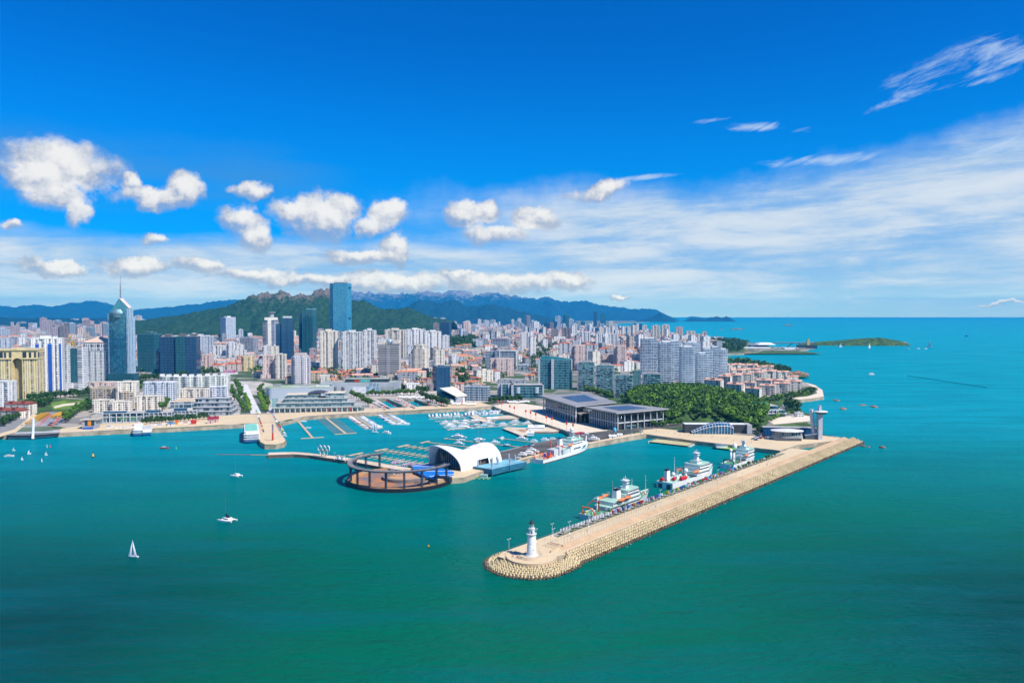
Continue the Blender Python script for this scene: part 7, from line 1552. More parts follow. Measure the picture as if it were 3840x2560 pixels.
for k in range(10):
    a = k*.3142*2; q.tube([(cc_[0]+7.5*math.cos(a)*math.sin(t), cc_[1]+7.5*math.sin(a)*math.sin(t), cc_[2]+7.5-7.5*math.cos(t)*1.0) for t in [.45+i*.25 for i in range(9)]], .13, 4)
for t in (.6, 1.1, 1.57, 2.0, 2.4): q.tube([(cc_[0]+7.5*math.sin(t)*math.cos(k*.2618), cc_[1]+7.5*math.sin(t)*math.sin(k*.2618), cc_[2]+7.5-7.5*math.cos(t)) for k in range(24)], .11, 4, closed=True)
q.build('wire_globe', mat('wire_white', (.6, .6, .58), .5), r)
rr = random.Random(9)
for i in range(14): q = MB(); q.box((rr.uniform(14, 36), rr.uniform(-24, -4), 1.7), (rr.uniform(1.5, 4), rr.uniform(1, 2), rr.uniform(.5, 1.6)), rr.uniform(0, 3)); q.build('stage_crate', [WHITE, DGREY, mat('junk_brown', (.22, .16, .12), .8)][i % 3], r)
q = MB(); q.prism([(30, -12), (44, -18), (46, -14), (31, -6)], 1.7, 6); q.build('side_ramp', DARK, r)
# blue terrace by the shell hall
o = P(1640, 1780, LZ); r = empty('blue_terrace', o, 0, 'bright blue stepped grandstand between the water theatre and the shell hall', 'grandstand')
for i, (pp) in enumerate([[(1545, 1746), (1610, 1738), (1640, 1750), (1558, 1766)], [(1558, 1766), (1640, 1750), (1702, 1766), (1600, 1786)], [(1600, 1786), (1702, 1766), (1702, 1778), (1668, 1788), (1622, 1792)]]):
    q = MB(); q.prism(shift(q2(pp, LZ+1.6-i*.4), o), -.3, 1.6-i*.4); q.build('tier', mat('terrace_blue', (.01, .17, .55), .5, sc_=.05, var=.05), r)
    q = MB(); A_ = shift(q2([pp[0], pp[2]], LZ+1.7-i*.4), o); q.tube([(A_[0][0], A_[0][1], 1.75-i*.4), (A_[1][0], A_[1][1], 1.75-i*.4)], .2, 4); q.build('aisle_line', WHITE, r)
q = MB(); q.prism(shift(q2([(1548, 1772), (1600, 1788), (1640, 1800), (1600, 1800), (1556, 1790)], 2.5), o), -6, -2.0); q.build('lower_quay', mat('lower_quay', (.55, .48, .30), .8), r)
# shell hall
G0 = P(1608, 1744, LZ); G1 = P(1730, 1767, LZ); M0 = (G0+G1)/2; ex = (G1-G0).normalized(); M1 = Vector((-16, 716, LZ)); r = empty('shell_hall', M0, 0, 'large white shell-shaped vault with a wide glazed arch facing the theatre', 'hall')
HW = (G1-G0).length/2; n = 26; m_ = 22
SH = mat('shell_white', (.80, .77, .71), .5, sc_=.03, var=.05)
def sect(s, grow=0.0):
    c = (M1-M0)*s; d = ex.lerp(Vector((.62, -.78, 0)), s).normalized()
    if s < .42: q_ = s/.42; h = lerp(21.5, 14.0, (1-math.cos(q_*math.pi))/2); w_ = lerp(HW, HW*.74, (1-math.cos(q_*math.pi))/2)
    else: q_ = (s-.42)/.58; h = lerp(14.0, 18.5, math.sin(min(1, q_*1.5)*math.pi/2)); w_ = lerp(HW*.74, HW*.92, math.sin(min(1, q_*1.5)*math.pi/2)); 
    if s > .82: k = (s-.82)/.18; e = math.sqrt(max(0, 1-k*k)); h *= e; w_ *= e
    lean = Vector((-8.5, -3.5, 0))*max(0, 1-s/.30)**1.6
    out = []
    for j in range(m_+1):
        a = math.pi*j/m_; zz = math.sin(a); out.append(c-d*(w_+grow)*math.cos(a)*(1 if zz > 0 else 1)+Vector((0, 0, (h+grow)*zz**.92))+lean*zz**2)
    return out
q = MB(); S_ = [sect(i/n*.9995) for i in range(n+1)]; Si = [sect(i/n*.9995, -.9) for i in range(n+1)]
v = [p for s_ in S_ for p in s_]; q.add(v, [(i*(m_+1)+j, (i+1)*(m_+1)+j, (i+1)*(m_+1)+j+1, i*(m_+1)+j+1) for i in range(n) for j in range(m_) if not (11 <= i <= 15 and j < 3) and not (11 <= i <= 15 and j >= m_-3)])
e0 = len(q.v); q.add(S_[0]+Si[0], [(j, j+1, m_+2+j, m_+1+j) for j in range(m_)])
v = [p for s_ in Si[:8] for p in s_]; q.add(v, [(i*(m_+1)+j+1, (i+1)*(m_+1)+j+1, (i+1)*(m_+1)+j, i*(m_+1)+j) for i in range(7) for j in range(m_)])
q.build('shell_roof', SH, r, smooth=False)
def rib(idx, nm, g=.12):
    q = MB(); s_ = sect(idx, g); q.tube(s_, .18, 4); q.build(nm, mat('seam_grey', (.45, .42, .38), .7), r)
for a in (.30, .47, .64, .80): rib(a, 'roof_seam')
q = MB(); g_ = sect(.10, -1.4); q.add(g_+[Vector((p.x, p.y, 0)) for p in g_], [(j, j+1, m_+2+j, m_+1+j) for j in range(m_)]); q.build('glass_wall', mat('shell_glass', (.006, .035, .055), .1, .2, sc_=.3, var=.3), r)
q = MB(); g_ = sect(.09, -1.6)
for j in range(1, m_):
    p = g_[j]; q.tube([(p.x, p.y, 0), (p.x, p.y, p.z)], .14, 4)
q.build('mullion', mat('mullion_grey', (.18, .24, .26), .5), r)
q = MB(); c = (M1-M0)*.5; d = Vector((.7, -.7, 0)); q.prism([tuple((c+d*(HW*.6)+Vector((-8, -4, 0)))[:2]), tuple((c+d*(HW*.6)+Vector((8, 4, 0)))[:2]), tuple((c-d*8+Vector((8, 6, 0)))[:2]), tuple((c-d*8+Vector((-8, -4, 0)))[:2])], 0, 6); q.build('side_foyer', mat('foyer_dark', (.10, .08, .07), .6), r)
# blue barge
for i, pp in enumerate([[(1776, 1748), (1845, 1759), (1911, 1743), (1846, 1733)], [(1848, 1733), (1913, 1743), (1975, 1730), (1908, 1718)]]):
    z = 7.0; A_ = [P(a, b_, z) for a, b_ in pp]; o = Vector((sum(p.x for p in A_)/4, sum(p.y for p in A_)/4, 0)); r = empty('blue_barge', o, 0, 'raised steel-blue barge with piles, %s of the joined pair beside the shell hall' % ('left and nearer' if i == 0 else 'right and farther'), 'barge', 'blue barge pair')
    q = MB(); q.prism([(p.x-o.x, p.y-o.y) for p in A_], 1.6, z, 0, top_mi=1, bottom=True); q.build('hull', [mat('barge_side', (.03, .20, .30), .5, sc_=.12, c2=(.02, .10, .16)), mat('barge_deck', (.20, .46, .56), .6, sc_=.08, var=.15)], r)
    for k, (f, g) in enumerate([(.12, .12), (.88, .12), (.5, .85), (.12, .88)]):
        p = A_[0].lerp(A_[1], f).lerp(A_[3].lerp(A_[2], f), g)-o; q = MB(); q.tube([(p.x, p.y, -3), (p.x, p.y, z+5.2)], .8, 10); q.build('pile', mat('pile_grey', (.35, .42, .50), .5), r)
# green service float with a covered boat
o = P(1800, 1793, 0); r = empty('service_float', o, R(-12), 'small green work float with a cabin in front of the blue barge', 'float'); q = MB(); q.box((0, 0, -.4), (19, 6, 1.2)); q.build('deck', DECKG, r); q = MB(); q.box((3.5, .5, .8), (6, 3.2, 2.4)); q.box((3.5, .5, 3.2), (6.6, 3.8, .25)); q.build('cabin', mat('cabin_green', (.35, .55, .5), .6), r)
q = MB(); q.tube([(-9, 2, .8), (-19, 9, 4)], .5, 4); q.build('gangway', SILVER, r)
for k in range(5): q = MB(); q.sphere((-8+k*4, -3.1, .3), .4, 8); q.build('fender', WHITE, r)
# two flat platforms on the right
o = P(2520, 1656, 0); r = empty('floating_platform', o, 0, 'yellowish floating platform with railings in the right-hand dock', 'platform', 'dock platforms')
A_ = shift(q2([(2434, 1655), (2462, 1645), (2604, 1660), (2578, 1671)], 1.6), o); q = MB(); q.prism(A_, -1, 1.6, 0, top_mi=1); q.build('deck', [DARK, mat('deck_yellow', (.52, .47, .24), .8, sc_=.05)], r)
q = MB(); q.prism(shift(q2([(2572, 1672), (2596, 1661), (2610, 1662), (2588, 1673)], 1.0), o), -1, 1.0); q.prism(shift(q2([(2428, 1655), (2436, 1652), (2440, 1655), (2432, 1658)], 1.0), o), -1, 1.0); q.build('end_ramp', mat('ramp_pale', (.55, .58, .5), .7), r)
q = MB()
for i in range(4):
    a, b_ = A_[i], A_[(i+1) % 4]
    q.tube([(*a, 2.7), (*b_, 2.7)], .08, 4)
    for k in range(8): x, y = lerp(a[0], b_[0], k/8), lerp(a[1], b_[1], k/8); q.tube([(x, y, 1.6), (x, y, 2.7)], .05, 4)
q.build('railing', GREY, r)
o = P(2755, 1684, 0); r = empty('floating_platform', o, 0, 'dark floating platform with bright green lawn and a small white clubhouse', 'platform', 'dock platforms')
A_ = shift(q2([(2672, 1676), (2700, 1667), (2846, 1681), (2820, 1695)], 1.8), o); q = MB(); q.prism(A_, -1, 1.8, 0, top_mi=1); q.build('deck', [DARK, mat('deck_lawn', (.15, .34, .05), .8, sc_=.1)], r)
q = MB(); q.box((-14, 1, 1.8), (12, 5, 3)); q.build('clubhouse', WHITE, r); q = MB(); q.box((-14, 1, 4.8), (13, 6, .3)); q.build('clubhouse_roof', SILVER, r); q = MB(); q.sphere((0, -1, 2.4), 3.0, 14, sz=1.5, lo=-10); q.build('white_sculpture', WHITE, r, smooth=True)
q = MB(); q.tube([(14, 6, 2), (20, 10, 4.6)], .5, 4); q.build('gangway', DGREY, r)
# harbour wall platform inside the marina and pontoons
def plat(name, pp, z, m, lab, extra=None, kind=None):
    o = Vector((*[sum(c)/len(pp) for c in zip(*q2(pp, z))], 0)); r = empty(name, o, 0, lab, 'pier'); q = MB(); q.prism(shift(q2(pp, z), o), -2, z, 0, top_mi=1); q.build('deck', [mat('pier_side', (.22, .18, .14), .8), m], r); return r, o
SAND = mat('pier_sand', (.62, .52, .38), .8, sc_=.08)
r, o = plat('marina_pier', [(1762, 1562), (1786, 1556), (1812, 1564), (1905, 1556), (1955, 1565), (1968, 1562), (1962, 1568), (1925, 1570), (1848, 1571), (1836, 1580), (1812, 1582)], 2.2, SAND, 'sandy fuel pier with a grey apron in the upper marina')
q = MB(); q.prism(shift(q2([(1808, 1566), (1822, 1562), (1836, 1567), (1822, 1571)], 2.3), o), 2.0, 2.3); q.build('brown_mat', mat('brown_mat', (.45, .25, .15), .8), r)
r, o = plat('marina_pier', [(1884, 1605), (1900, 1600), (1990, 1604), (2060, 1600), (2108, 1612), (2076, 1619), (2004, 1619), (1990, 1626), (1958, 1634), (1952, 1632)], 2.2, SAND, 'club pier with a long white tent and a boat ramp in the lower marina')
q = MB(); q.prism(shift(q2([(1936, 1612), (1956, 1608), (1982, 1616), (1962, 1620)], 2.3), o), 2.0, 2.3); q.build('brown_mat', MATS['brown_mat'], r)
def tent(a, b_, y, h, lab):
    s = Site('white_tent', a, b_, y, -3, lab, 'tent', 'white tents on the piers', z=2.2, asp=.35); H = h*s.Y/F; s.blk('tent_wall', 0, 1, 0, 1, 0, H*.55, WHITE, WHITE); gable(s.root, s.W, s.D, H*.55, H*.45, WHITE)
tent(1980, 2042, 1612, 18, 'long white gabled tent on the club pier'); tent(1976, 2002, 1633, 18, 'small white pavilion tent on the end of the club pier')
tent(1826, 1866, 1574, 9, 'low white boat cover tent behind the fuel pier')
PNT = [0]
def pontoon(A, B_, wd, lab, fing=0, fl_=8, tee=0, both=True, z=.7, mt=None):
    a, b_ = P(*A, z), P(*B_, z); L_ = (b_-a).length; r = empty('pontoon', Vector((a.x, a.y, 0)), math.atan2(b_.y-a.y, b_.x-a.x), lab, 'pontoon', 'marina pontoons')
    q = MB(); q.box((L_/2, 0, z-.5), (L_, wd, .5)); q.build('walkway', mt or PONT, r)
    for i in range(fing):
        x = L_*(i+.6)/fing; q = MB(); q.box((x, 0, z-.4), (.8, fl_*2+wd, .32)) if both else q.box((x, fl_/2, z-.4), (.8, fl_, .32)); q.build('finger', mat('finger_grey', (.20, .22, .22), .8) if wd < 4 and fing > 18 else PONT, r)
    if tee: q = MB(); q.box((L_-1, 0, z-.5), (2.6, tee, .55)); q.build('end_float', PONT, r)
    q = MB()
    for i in range(int(L_/14)+1): q.tube([(i*14+.5, wd/2, -2), (i*14+.5, wd/2, z+1.1)], .2, 5)
    q.build('mooring_pile', DGREY, r)
    return a, b_, L_, r
p1 = pontoon((1216, 1561), (1297, 1625), 3.4, 'long pontoon with empty dark fingers on both sides, second from the pier', 20, 12, 26)
p0 = pontoon((1120, 1580), (1172, 1641), 3.0, 'bare narrow pontoon beside the flag pier ending in a T', 0, 0, 26)
p2 = pontoon((1328, 1558), (1405, 1607), 3.0, 'pontoon packed with small red and white boats', 18, 11, 14)
p3 = pontoon((1437, 1553), (1505, 1590), 3.0, 'pontoon packed with white sailboats, nearest the inner docks', 14, 11, 14)
pA = pontoon((1890, 1551), (1612, 1563), 2.6, 'uppermost long pontoon in front of the row of yachts'); pB = pontoon((1752, 1563), (1609, 1570), 2.6, 'empty pontoon just below the row of yachts')
pC = pontoon((1785, 1570), (1631, 1579), 2.6, 'empty pontoon leading to the fuel pier'); pD = pontoon((1860, 1578), (1651, 1590), 2.6, 'pontoon with two large motor yachts below the fuel pier')
pE = pontoon((1965, 1584), (1660, 1600), 2.6, 'pontoon running to the plaza wall with mixed yachts'); pF = pontoon((2010, 1588), (1676, 1610), 2.6, 'lowest pontoon of the upper marina with the biggest yacht', tee=6)
pG = pontoon((1955, 1676), (1668, 1643), 2.6, 'long pontoon above the shell hall with catamarans', tee=5); pH = pontoon((1800, 1680), (1590, 1656), 2.6, 'pontoon behind the shell hall roof ending in a broad float', tee=16)
pI = pontoon((1725, 1697), (1508, 1670), 2.6, 'empty finger pontoon, uppermost of the three left of the shell hall', 9, 8, 18); pJ = pontoon((1612, 1713), (1425, 1685), 2.6, 'empty finger pontoon, middle of the three left of the shell hall', 9, 8, 18)
pK = pontoon((1603, 1741), (1330, 1701), 2.6, 'empty finger pontoon, lowest of the three, behind the theatre ring', 12, 8, 20); pL = pontoon((2015, 1660), (1866, 1641), 2.4, 'short pontoon beside the tarmac jetty')
for i, (a, b_, cA) in enumerate([((1468, 1736), (1508, 1727), 'upper'), ((1508, 1741), (1560, 1735), 'middle'), ((1545, 1747), (1580, 1740), 'right')]):
    A_, B2 = P(*a, .5), P(*b_, .5); L_ = (B2-A_).length; r = empty('raft', A_, math.atan2(B2.y-A_.y, B2.x-A_.x), 'flat purple and red floating raft near the lowest finger pontoon, %s one' % cA, 'raft', 'coloured rafts'); q = MB(); q.box((L_/2, 0, -.5), (L_, 5, .5)); q.build('float', RED, r); q = MB(); q.box((L_/2, 0, 0), (L_*.96, 4.2, .08)); q.build('mat', mat('mat_purple', (.35, .30, .60), .7), r)
a, b_ = P(805/2.45+0, 1, 0), None
o = P(1010, 1705, .2); e = P(812, 1703, .2); r = empty('floating_boom', o, 0, 'thin red and orange floating boom stretching left from the inner breakwater', 'boom'); q = MB(); q.tube([(0, 0, 0), ((e.x-o.x)*.35, (e.y-o.y)*.35, 0)], .28, 5); q.build('orange_section', mat('boom_orange', (.65, .35, .12), .6), r); q = MB(); q.tube([((e.x-o.x)*.35, (e.y-o.y)*.35, 0), (e.x-o.x, e.y-o.y, 0)], .28, 5); q.build('red_section', mat('boom_red', (.30, .05, .06), .6), r)
o = P(3401, 1408, .2); e = P(3702, 1453, .2); r = empty('floating_boom', o, 0, 'long thin dark floating line out on the open bay at the right', 'boom'); q = MB(); q.tube([(0, 0, 0), (e.x-o.x, e.y-o.y, 0)], .5, 5); q.build('float_line', mat('boom_dark', (.01, .03, .05), .6), r)
# ---------------- boats ----------------
def bhull(L, B, h, m, r, bowk=.6, stern=.75, name='hull', y0=0.0):
    mb = MB(); n = 10; v = []
    for i in range(n+1):
        t = i/n; f = stern+(1-stern)*min(1, t/.4) if t < .5 else math.cos((t-.5)/.5*math.pi/2)**bowk; x = -L/2+L*t; dz = h*(1+.35*max(0, t-.4)); b2 = B/2*f
        v += [(x*.96, y0-b2*.55, -.3), (x, y0-b2, dz), (x, y0+b2, dz), (x*.96, y0+b2*.55, -.3)]
    mb.add(v, [(i*4+k, (i+1)*4+k, (i+1)*4+k+1, i*4+k+1) for i in range(n) for k in range(3)]+[(0, 1, 2, 3)]); mb.build(name, m, r)
def sailboat(L=9.5, hm=WHITE, cov=BLUE, mast_=True):
    r = empty('sailboat', (0, 0, -500)); bhull(L, L*.3, .9, hm, r); q = MB(); q.prism([(-L*.2, -L*.09), (L*.2, -L*.07), (L*.25, 0), (L*.2, L*.07), (-L*.2, L*.09)], .95, 1.5); q.build('cabin', WHITE, r)
    if mast_:
        q = MB(); q.tube([(L*.08, 0, 1), (L*.08, 0, L*1.25)], .09, 5, r2=.05); q.tube([(L*.08, 0, L*.75), (L*.08, .7, L*.75)], .04, 3); q.build('mast', SILVER, r); q = MB(); q.tube([(L*.08, 0, 2.1), (-L*.38, 0, 2.1)], .2, 6); q.build('boom_cover', cov, r)
    return r
def motor(L=14, hm=WHITE, fly=True):
    r = empty('motor_yacht', (0, 0, -500)); bhull(L, L*.27, 1.5, hm, r, .55, .9); w_ = L*.22
    def dk(x0, x1, k, z0, z1): return MB().prism([(x0, -w_/2*k), (x1-L*.08, -w_/2*k), (x1, 0), (x1-L*.08, w_/2*k), (x0, w_/2*k)], z0, z1, scale=.93)
    dk(-L*.32, L*.26, 1, 1.6, 3.2).build('cabin', WHITE, r); dk(-L*.30, L*.24, 1.03, 2.2, 2.75).build('window_band', GLASS, r)
    if fly: dk(-L*.26, L*.10, .85, 3.2, 3.9).build('flybridge', WHITE, r); q = MB(); q.tube([(-L*.16, -w_*.4, 3.8), (-L*.12, -w_*.35, 5.2), (-L*.12, w_*.35, 5.2), (-L*.16, w_*.4, 3.8)], .12, 4); q.box((-L*.10, 0, 5.2), (L*.16, w_*.7, .15)); q.build('radar_arch', WHITE, r)
    return r
def cat_(L=12, mast_=True):
    r = empty('catamaran', (0, 0, -500))
    for y in (-L*.2, L*.2): bhull(L, L*.13, 1.2, WHITE, r, y0=y)
    q = MB(); q.box((-L*.06, 0, 1.0), (L*.62, L*.44, .5)); q.prism([(-L*.25, -L*.15), (L*.12, -L*.12), (L*.18, 0), (L*.12, L*.12), (-L*.25, L*.15)], 1.5, 2.7, scale=.9); q.build('bridge_deck', WHITE, r); q = MB(); q.box((-L*.04, 0, 1.85), (L*.30, L*.285, .45)); q.build('window_band', GLASS, r)
    if mast_: q = MB(); q.tube([(L*.08, 0, 2.5), (L*.08, 0, L*1.5)], .2, 5, r2=.12); q.tube([(L*.08, -1.1, L*.95), (L*.08, 1.1, L*.95)], .05, 3); q.tube([(L*.08, -.9, L*.65), (L*.08, .9, L*.65)], .05, 3); q.build('mast', DGREY, r)
    return r
def small(L=6, hm=WHITE, cov=None):
    r = empty('small_boat', (0, 0, -500)); bhull(L, L*.36, .7, hm, r, .6, .85); q = MB(); q.box((-L*.08, 0, .55), (L*.35, L*.2, .9)); q.build('console', cov or GREY, r); return r
BP = {'sail': sailboat(), 'sailb': sailboat(9.5, mat('hull_navy', (.02, .04, .15), .35), WHITE), 'sailr': sailboat(8, mat('hull_red', (.45, .03, .03), .4), WHITE), 'bare': sailboat(8.5, WHITE, WHITE, False), 'bares': sailboat(8, mat('hull_salmon', (.62, .20, .14), .4), WHITE, False),
      'motor': motor(), 'big': motor(24), 'cruiser': motor(9.5, WHITE, False), 'cat': cat_(), 'catl': cat_(15), 'small': small(), 'smallr': small(6, MATS['hull_red']), 'smallb': small(6.5, BLUE, BLUE)}
BN_ = {'sail': 'white sailboat with blue boom cover', 'sailb': 'navy-hulled sailboat', 'sailr': 'red-hulled sailboat', 'bare': 'white boat without mast', 'bares': 'salmon-red boat without mast', 'motor': 'white motor yacht', 'big': 'very large white motor yacht', 'cruiser': 'small white cabin cruiser',
       'cat': 'white catamaran', 'catl': 'large white catamaran', 'small': 'small open white boat', 'smallr': 'small open red boat', 'smallb': 'small blue boat'}
CATN = {'sail': 'sailboat', 'sailb': 'sailboat', 'sailr': 'sailboat', 'bare': 'boat', 'bares': 'boat', 'motor': 'yacht', 'big': 'yacht', 'cruiser': 'boat', 'cat': 'catamaran', 'catl': 'catamaran', 'small': 'boat', 'smallr': 'boat', 'smallb': 'boat'}
bused = set(); BOATS = []
def boat(kind, loc, rz, lab, grp, sc_=1.0, z=0.0):
    f = kind not in bused; bused.add(kind); o = place(BP[kind], f, (loc[0], loc[1], z), rz, BN_[kind]+' '+lab, grp, sc_); o['category'] = CATN[kind]; return o
def berth(pt, n, kinds, off, where, side, t0=.03, t1=.97, scl=1.0, seed=0, along=False, skip=.0):
    a, b_, L_, _r = pt; rr = random.Random(seed); d = (b_-a).normalized(); nrm = Vector((d.y, -d.x, 0))*(1 if side > 0 else -1); cnt = {}; rows = []
    for i in range(n):
        if rr.random() < skip: continue
        k = rr.choice(kinds); rows.append((i, k)); 
    for i, k in rows:
        cnt[k] = cnt.get(k, 0)+1; p = a.lerp(b_, lerp(t0, t1, (i+.5)/n))+nrm*off; ang = math.atan2(nrm.y, nrm.x) if not along else math.atan2(d.y, d.x)+(math.pi if rr.random() < .5 else 0)
        boat(k, p, ang+rr.uniform(-.05, .05)+(math.pi if (not along and rr.random() < .25) else 0), '%s, %s from its start' % (where, ordn(cnt[k])), 'moored boats in the marina', scl*rr.uniform(.9, 1.1))
berth(p2, 18, ['bares', 'bare', 'bares', 'bare', 'smallr'], 7.5, 'left of the red-and-white boat pontoon', 1, seed=1, t0=.05); berth(p2, 19, ['sail', 'bare', 'sail', 'bare'], 7.5, 'right of the red-and-white boat pontoon', -1, seed=2)
berth(p3, 14, ['bare', 'sail', 'bare', 'sailb'], 7.5, 'left of the white sailboat pontoon', 1, seed=3, t0=.05); berth(p3, 15, ['sail', 'sail', 'bare', 'sailb'], 7.5, 'right of the white sailboat pontoon', -1, seed=4)
berth(pA, 20, ['motor', 'cruiser', 'motor', 'sail', 'motor'], 9, 'moored behind the uppermost pontoon', 1, seed=5, t0=.05, t1=1.02); berth(pA, 7, ['motor', 'sail', 'cruiser', 'smallb', 'sail'], 5, 'before the uppermost pontoon', -1, seed=6, along=True, t0=.1)
berth((P(1905, 1546, 0), P(1750, 1552, 0), 1, None), 9, ['motor', 'sail', 'cruiser', 'motor'], 0, 'below the plaza head', 1, seed=7, along=True)
berth(pD, 4, ['motor', 'big'], 4.5, 'behind the pontoon below the fuel pier', 1, seed=8, along=True, t0=.25, t1=1.0); berth(pE, 6, ['motor', 'sail', 'motor', 'sail'], 5, 'behind the plaza wall pontoon', 1, seed=9, along=True); berth(pE, 4, ['smallr', 'cruiser', 'motor'], 4, 'before the plaza wall pontoon', -1, seed=10, along=True, t0=.45, t1=1.0)
berth(pF, 6, ['motor', 'sail', 'sail', 'motor'], 5, 'behind the lowest upper pontoon', 1, seed=11, along=True, t0=.02, t1=.85)
p = P(1741, 1607, 0); boat('big', p, R(8), 'at the left end of the lowest upper pontoon', 'moored boats in the marina'); boat('cruiser', P(1695, 1611, 0), R(190), 'beside the stern of the biggest yacht', 'moored boats in the marina', .9)
for k, px, py, rz, lab, s_ in [('big', 1722, 1640, -.35, 'with its bow to the right above the long catamaran pontoon', .85), ('catl', 1798, 1649, -.3, 'lying against the long pontoon above the shell hall', .9), ('sail', 1728, 1650, -.1, 'just below the big yacht on the long pontoon', 1.1), ('sailb', 1792, 1658, -.15, 'below the large moored catamaran', 1.1), ('motor', 1722, 1666, -.25, 'on the pontoon behind the shell hall roof', .9),
    ('smallr', 1783, 1677, 0, 'in the red cluster behind the shell hall', 1.6), ('smallr', 1796, 1673, .6, 'topmost in the red cluster behind the shell hall', 1.4), ('motor', 1857, 1661, .2, 'between the two pontoons right of the shell dome', .8), ('sailb', 1905, 1673, -.15, 'at the right end of the long catamaran pontoon', 1.2), ('motor', 1958, 1648, -.15, 'on the short pontoon beside the tarmac jetty', 1.0), ('cruiser', 1884, 1647, 1.2, 'at the left end of the short jetty pontoon', 1),
    ('cruiser', 2003, 1656, .1, 'at the right end of the short jetty pontoon', .9), ('cruiser', 2043, 1651, .1, 'tied to the tarmac jetty left of the ship funnel', 1), ('cruiser', 2072, 1650, .1, 'tied to the tarmac jetty behind the ship funnel', 1), ('catl', 1512, 1591, .05, 'lying across the end of the white sailboat pontoon', 1.15), ('catl', 1412, 1600, .05, 'at the end of the red-and-white boat pontoon', 1.0),
    ('sailb', 1398, 1607, 0, 'across the end of the red-and-white boat pontoon', 1.2), ('big', 1290, 1556, .03, 'moored alone along the seafront promenade', .95), ('cruiser', 1451, 1626, -.2, 'under way alone in the middle of the marina', 1.15), ('sailr', 1212, 1567, .3, 'at the shore end of the empty finger pontoon', .7), ('bare', 1137, 1581, .3, 'by the promenade wall left of the first pontoon', 1.1),
    ('small', 1155, 1605, .4, 'adrift between the bare pontoon and the finger pontoon', 1.3), ('smallr', 1500, 1549, 0, 'in the red line under the promenade wall, left one', 1.2), ('smallr', 1530, 1548, 0, 'in the red line under the promenade wall, right one', 1.2)]:
    boat(k, P(px, py, 0), rz, lab, 'moored boats in the marina', s_)
for i in range(7): boat('cruiser' if i % 2 else 'bare', P(1040+i*4.2, 1590+i*7.5, 0), R(-15), 'right of the flag pier, %s from the far end' % ordn(i//2+1), 'boats at the flag pier', .95)
# boats ashore on the tarmac
for i, (px, py, k, rz) in enumerate([(1960, 1706, 'cruiser', .1), (1985, 1702, 'motor', .2), (1998, 1694, 'motor', -.15), (1944, 1716, 'small', .1), (2228, 1648, 'motor', .05)]):
    z = LZ+1.6; o_ = boat(k, P(px, py, z), rz, ['stored on the tarmac, left one', 'stored on the tarmac beside the orange cranes', 'stored on the tarmac, topmost of the cluster', 'stored on the tarmac nearest the blue barge', 'on a trailer right of the orange-craned ship'][i], 'boats stored on the jetty', .95, z)
# ferries and free sailing boats
def ferry(a, b_, wd, hh, nd, lab, top):
    A_ = P(*a, 0); B2 = P(*b_, 0); L_ = (B2-A_).length; r = empty('excursion_boat', A_.lerp(B2, .5), math.atan2(B2.y-A_.y, B2.x-A_.x), lab, 'ferry'); bhull(L_, wd, 1.8, mat('ferry_blue', (.02, .12, .35), .4) if top != SHIPG else WHITE, r, .45, .92)
    for k in range(nd):
        z = 2.0+k*2.7; q = MB(); x0, x1 = -L_*.46+k*.6, L_*(.36-k*.05); q.prism([(x0, -wd*.45), (x1, -wd*.45), (x1+2, 0), (x1, wd*.45), (x0, wd*.45)], z, z+2.3); q.build('deck_house', WHITE, r); q = MB(); q.prism([(x0+.3, -wd*.458), (x1, -wd*.458), (x1+2.1, 0), (x1, wd*.458), (x0-.05, wd*.458)], z+.9, z+1.8, top=False); q.build('window_band', GLASS, r)
        q = MB(); g_ = .78 if k == nd-1 else 1; q.prism([((x0-2)*g_, -wd*.5*g_), ((x1+.5)*g_, -wd*.5*g_), ((x1+2.5)*g_, 0), ((x1+.5)*g_, wd*.5*g_), ((x0-2)*g_, wd*.5*g_)], z+2.3, z+2.6, bottom=True); q.build('deck', top if k == nd-1 else WHITE, r)
    q = MB(); q.tube([(L_*.15, 0, z+2), (L_*.15, 0, z+7)], .2, 5); q.build('mast', WHITE, r)
ferry((944, 1662), (940, 1614), 17, 8, 4, 'four-deck white excursion ferry with a pale green top beside the flag pier', mat('ferry_green', (.20, .55, .42), .6))
ferry((516, 1636), (524, 1611), 11, 4, 3, 'white two-hulled ferry with blue trim at the left seafront, left one', WHITE); ferry((549, 1634), (556, 1611), 11, 4, 2, 'low grey ferry at the left seafront, right of the blue-trimmed one', LROOF)
o = P(402, 1627, 0); r = empty('landing_stage', o, 0, 'flat cream landing pontoon with a roof at the left seafront', 'landing stage'); q = MB(); q.box((0, 0, -.4), (11, 14, 1.2)); q.build('float', PONT, r); q = MB(); q.box((0, 3, 2.8), (9, 9, .3)); q.build('roof', CREAM, r)
for x, y in ((-4, -1), (4, -1), (-4, 7), (4, 7)): q = MB(); q.box((x, y, .8), (.3, .3, 2)); q.build('post', GREY, r)
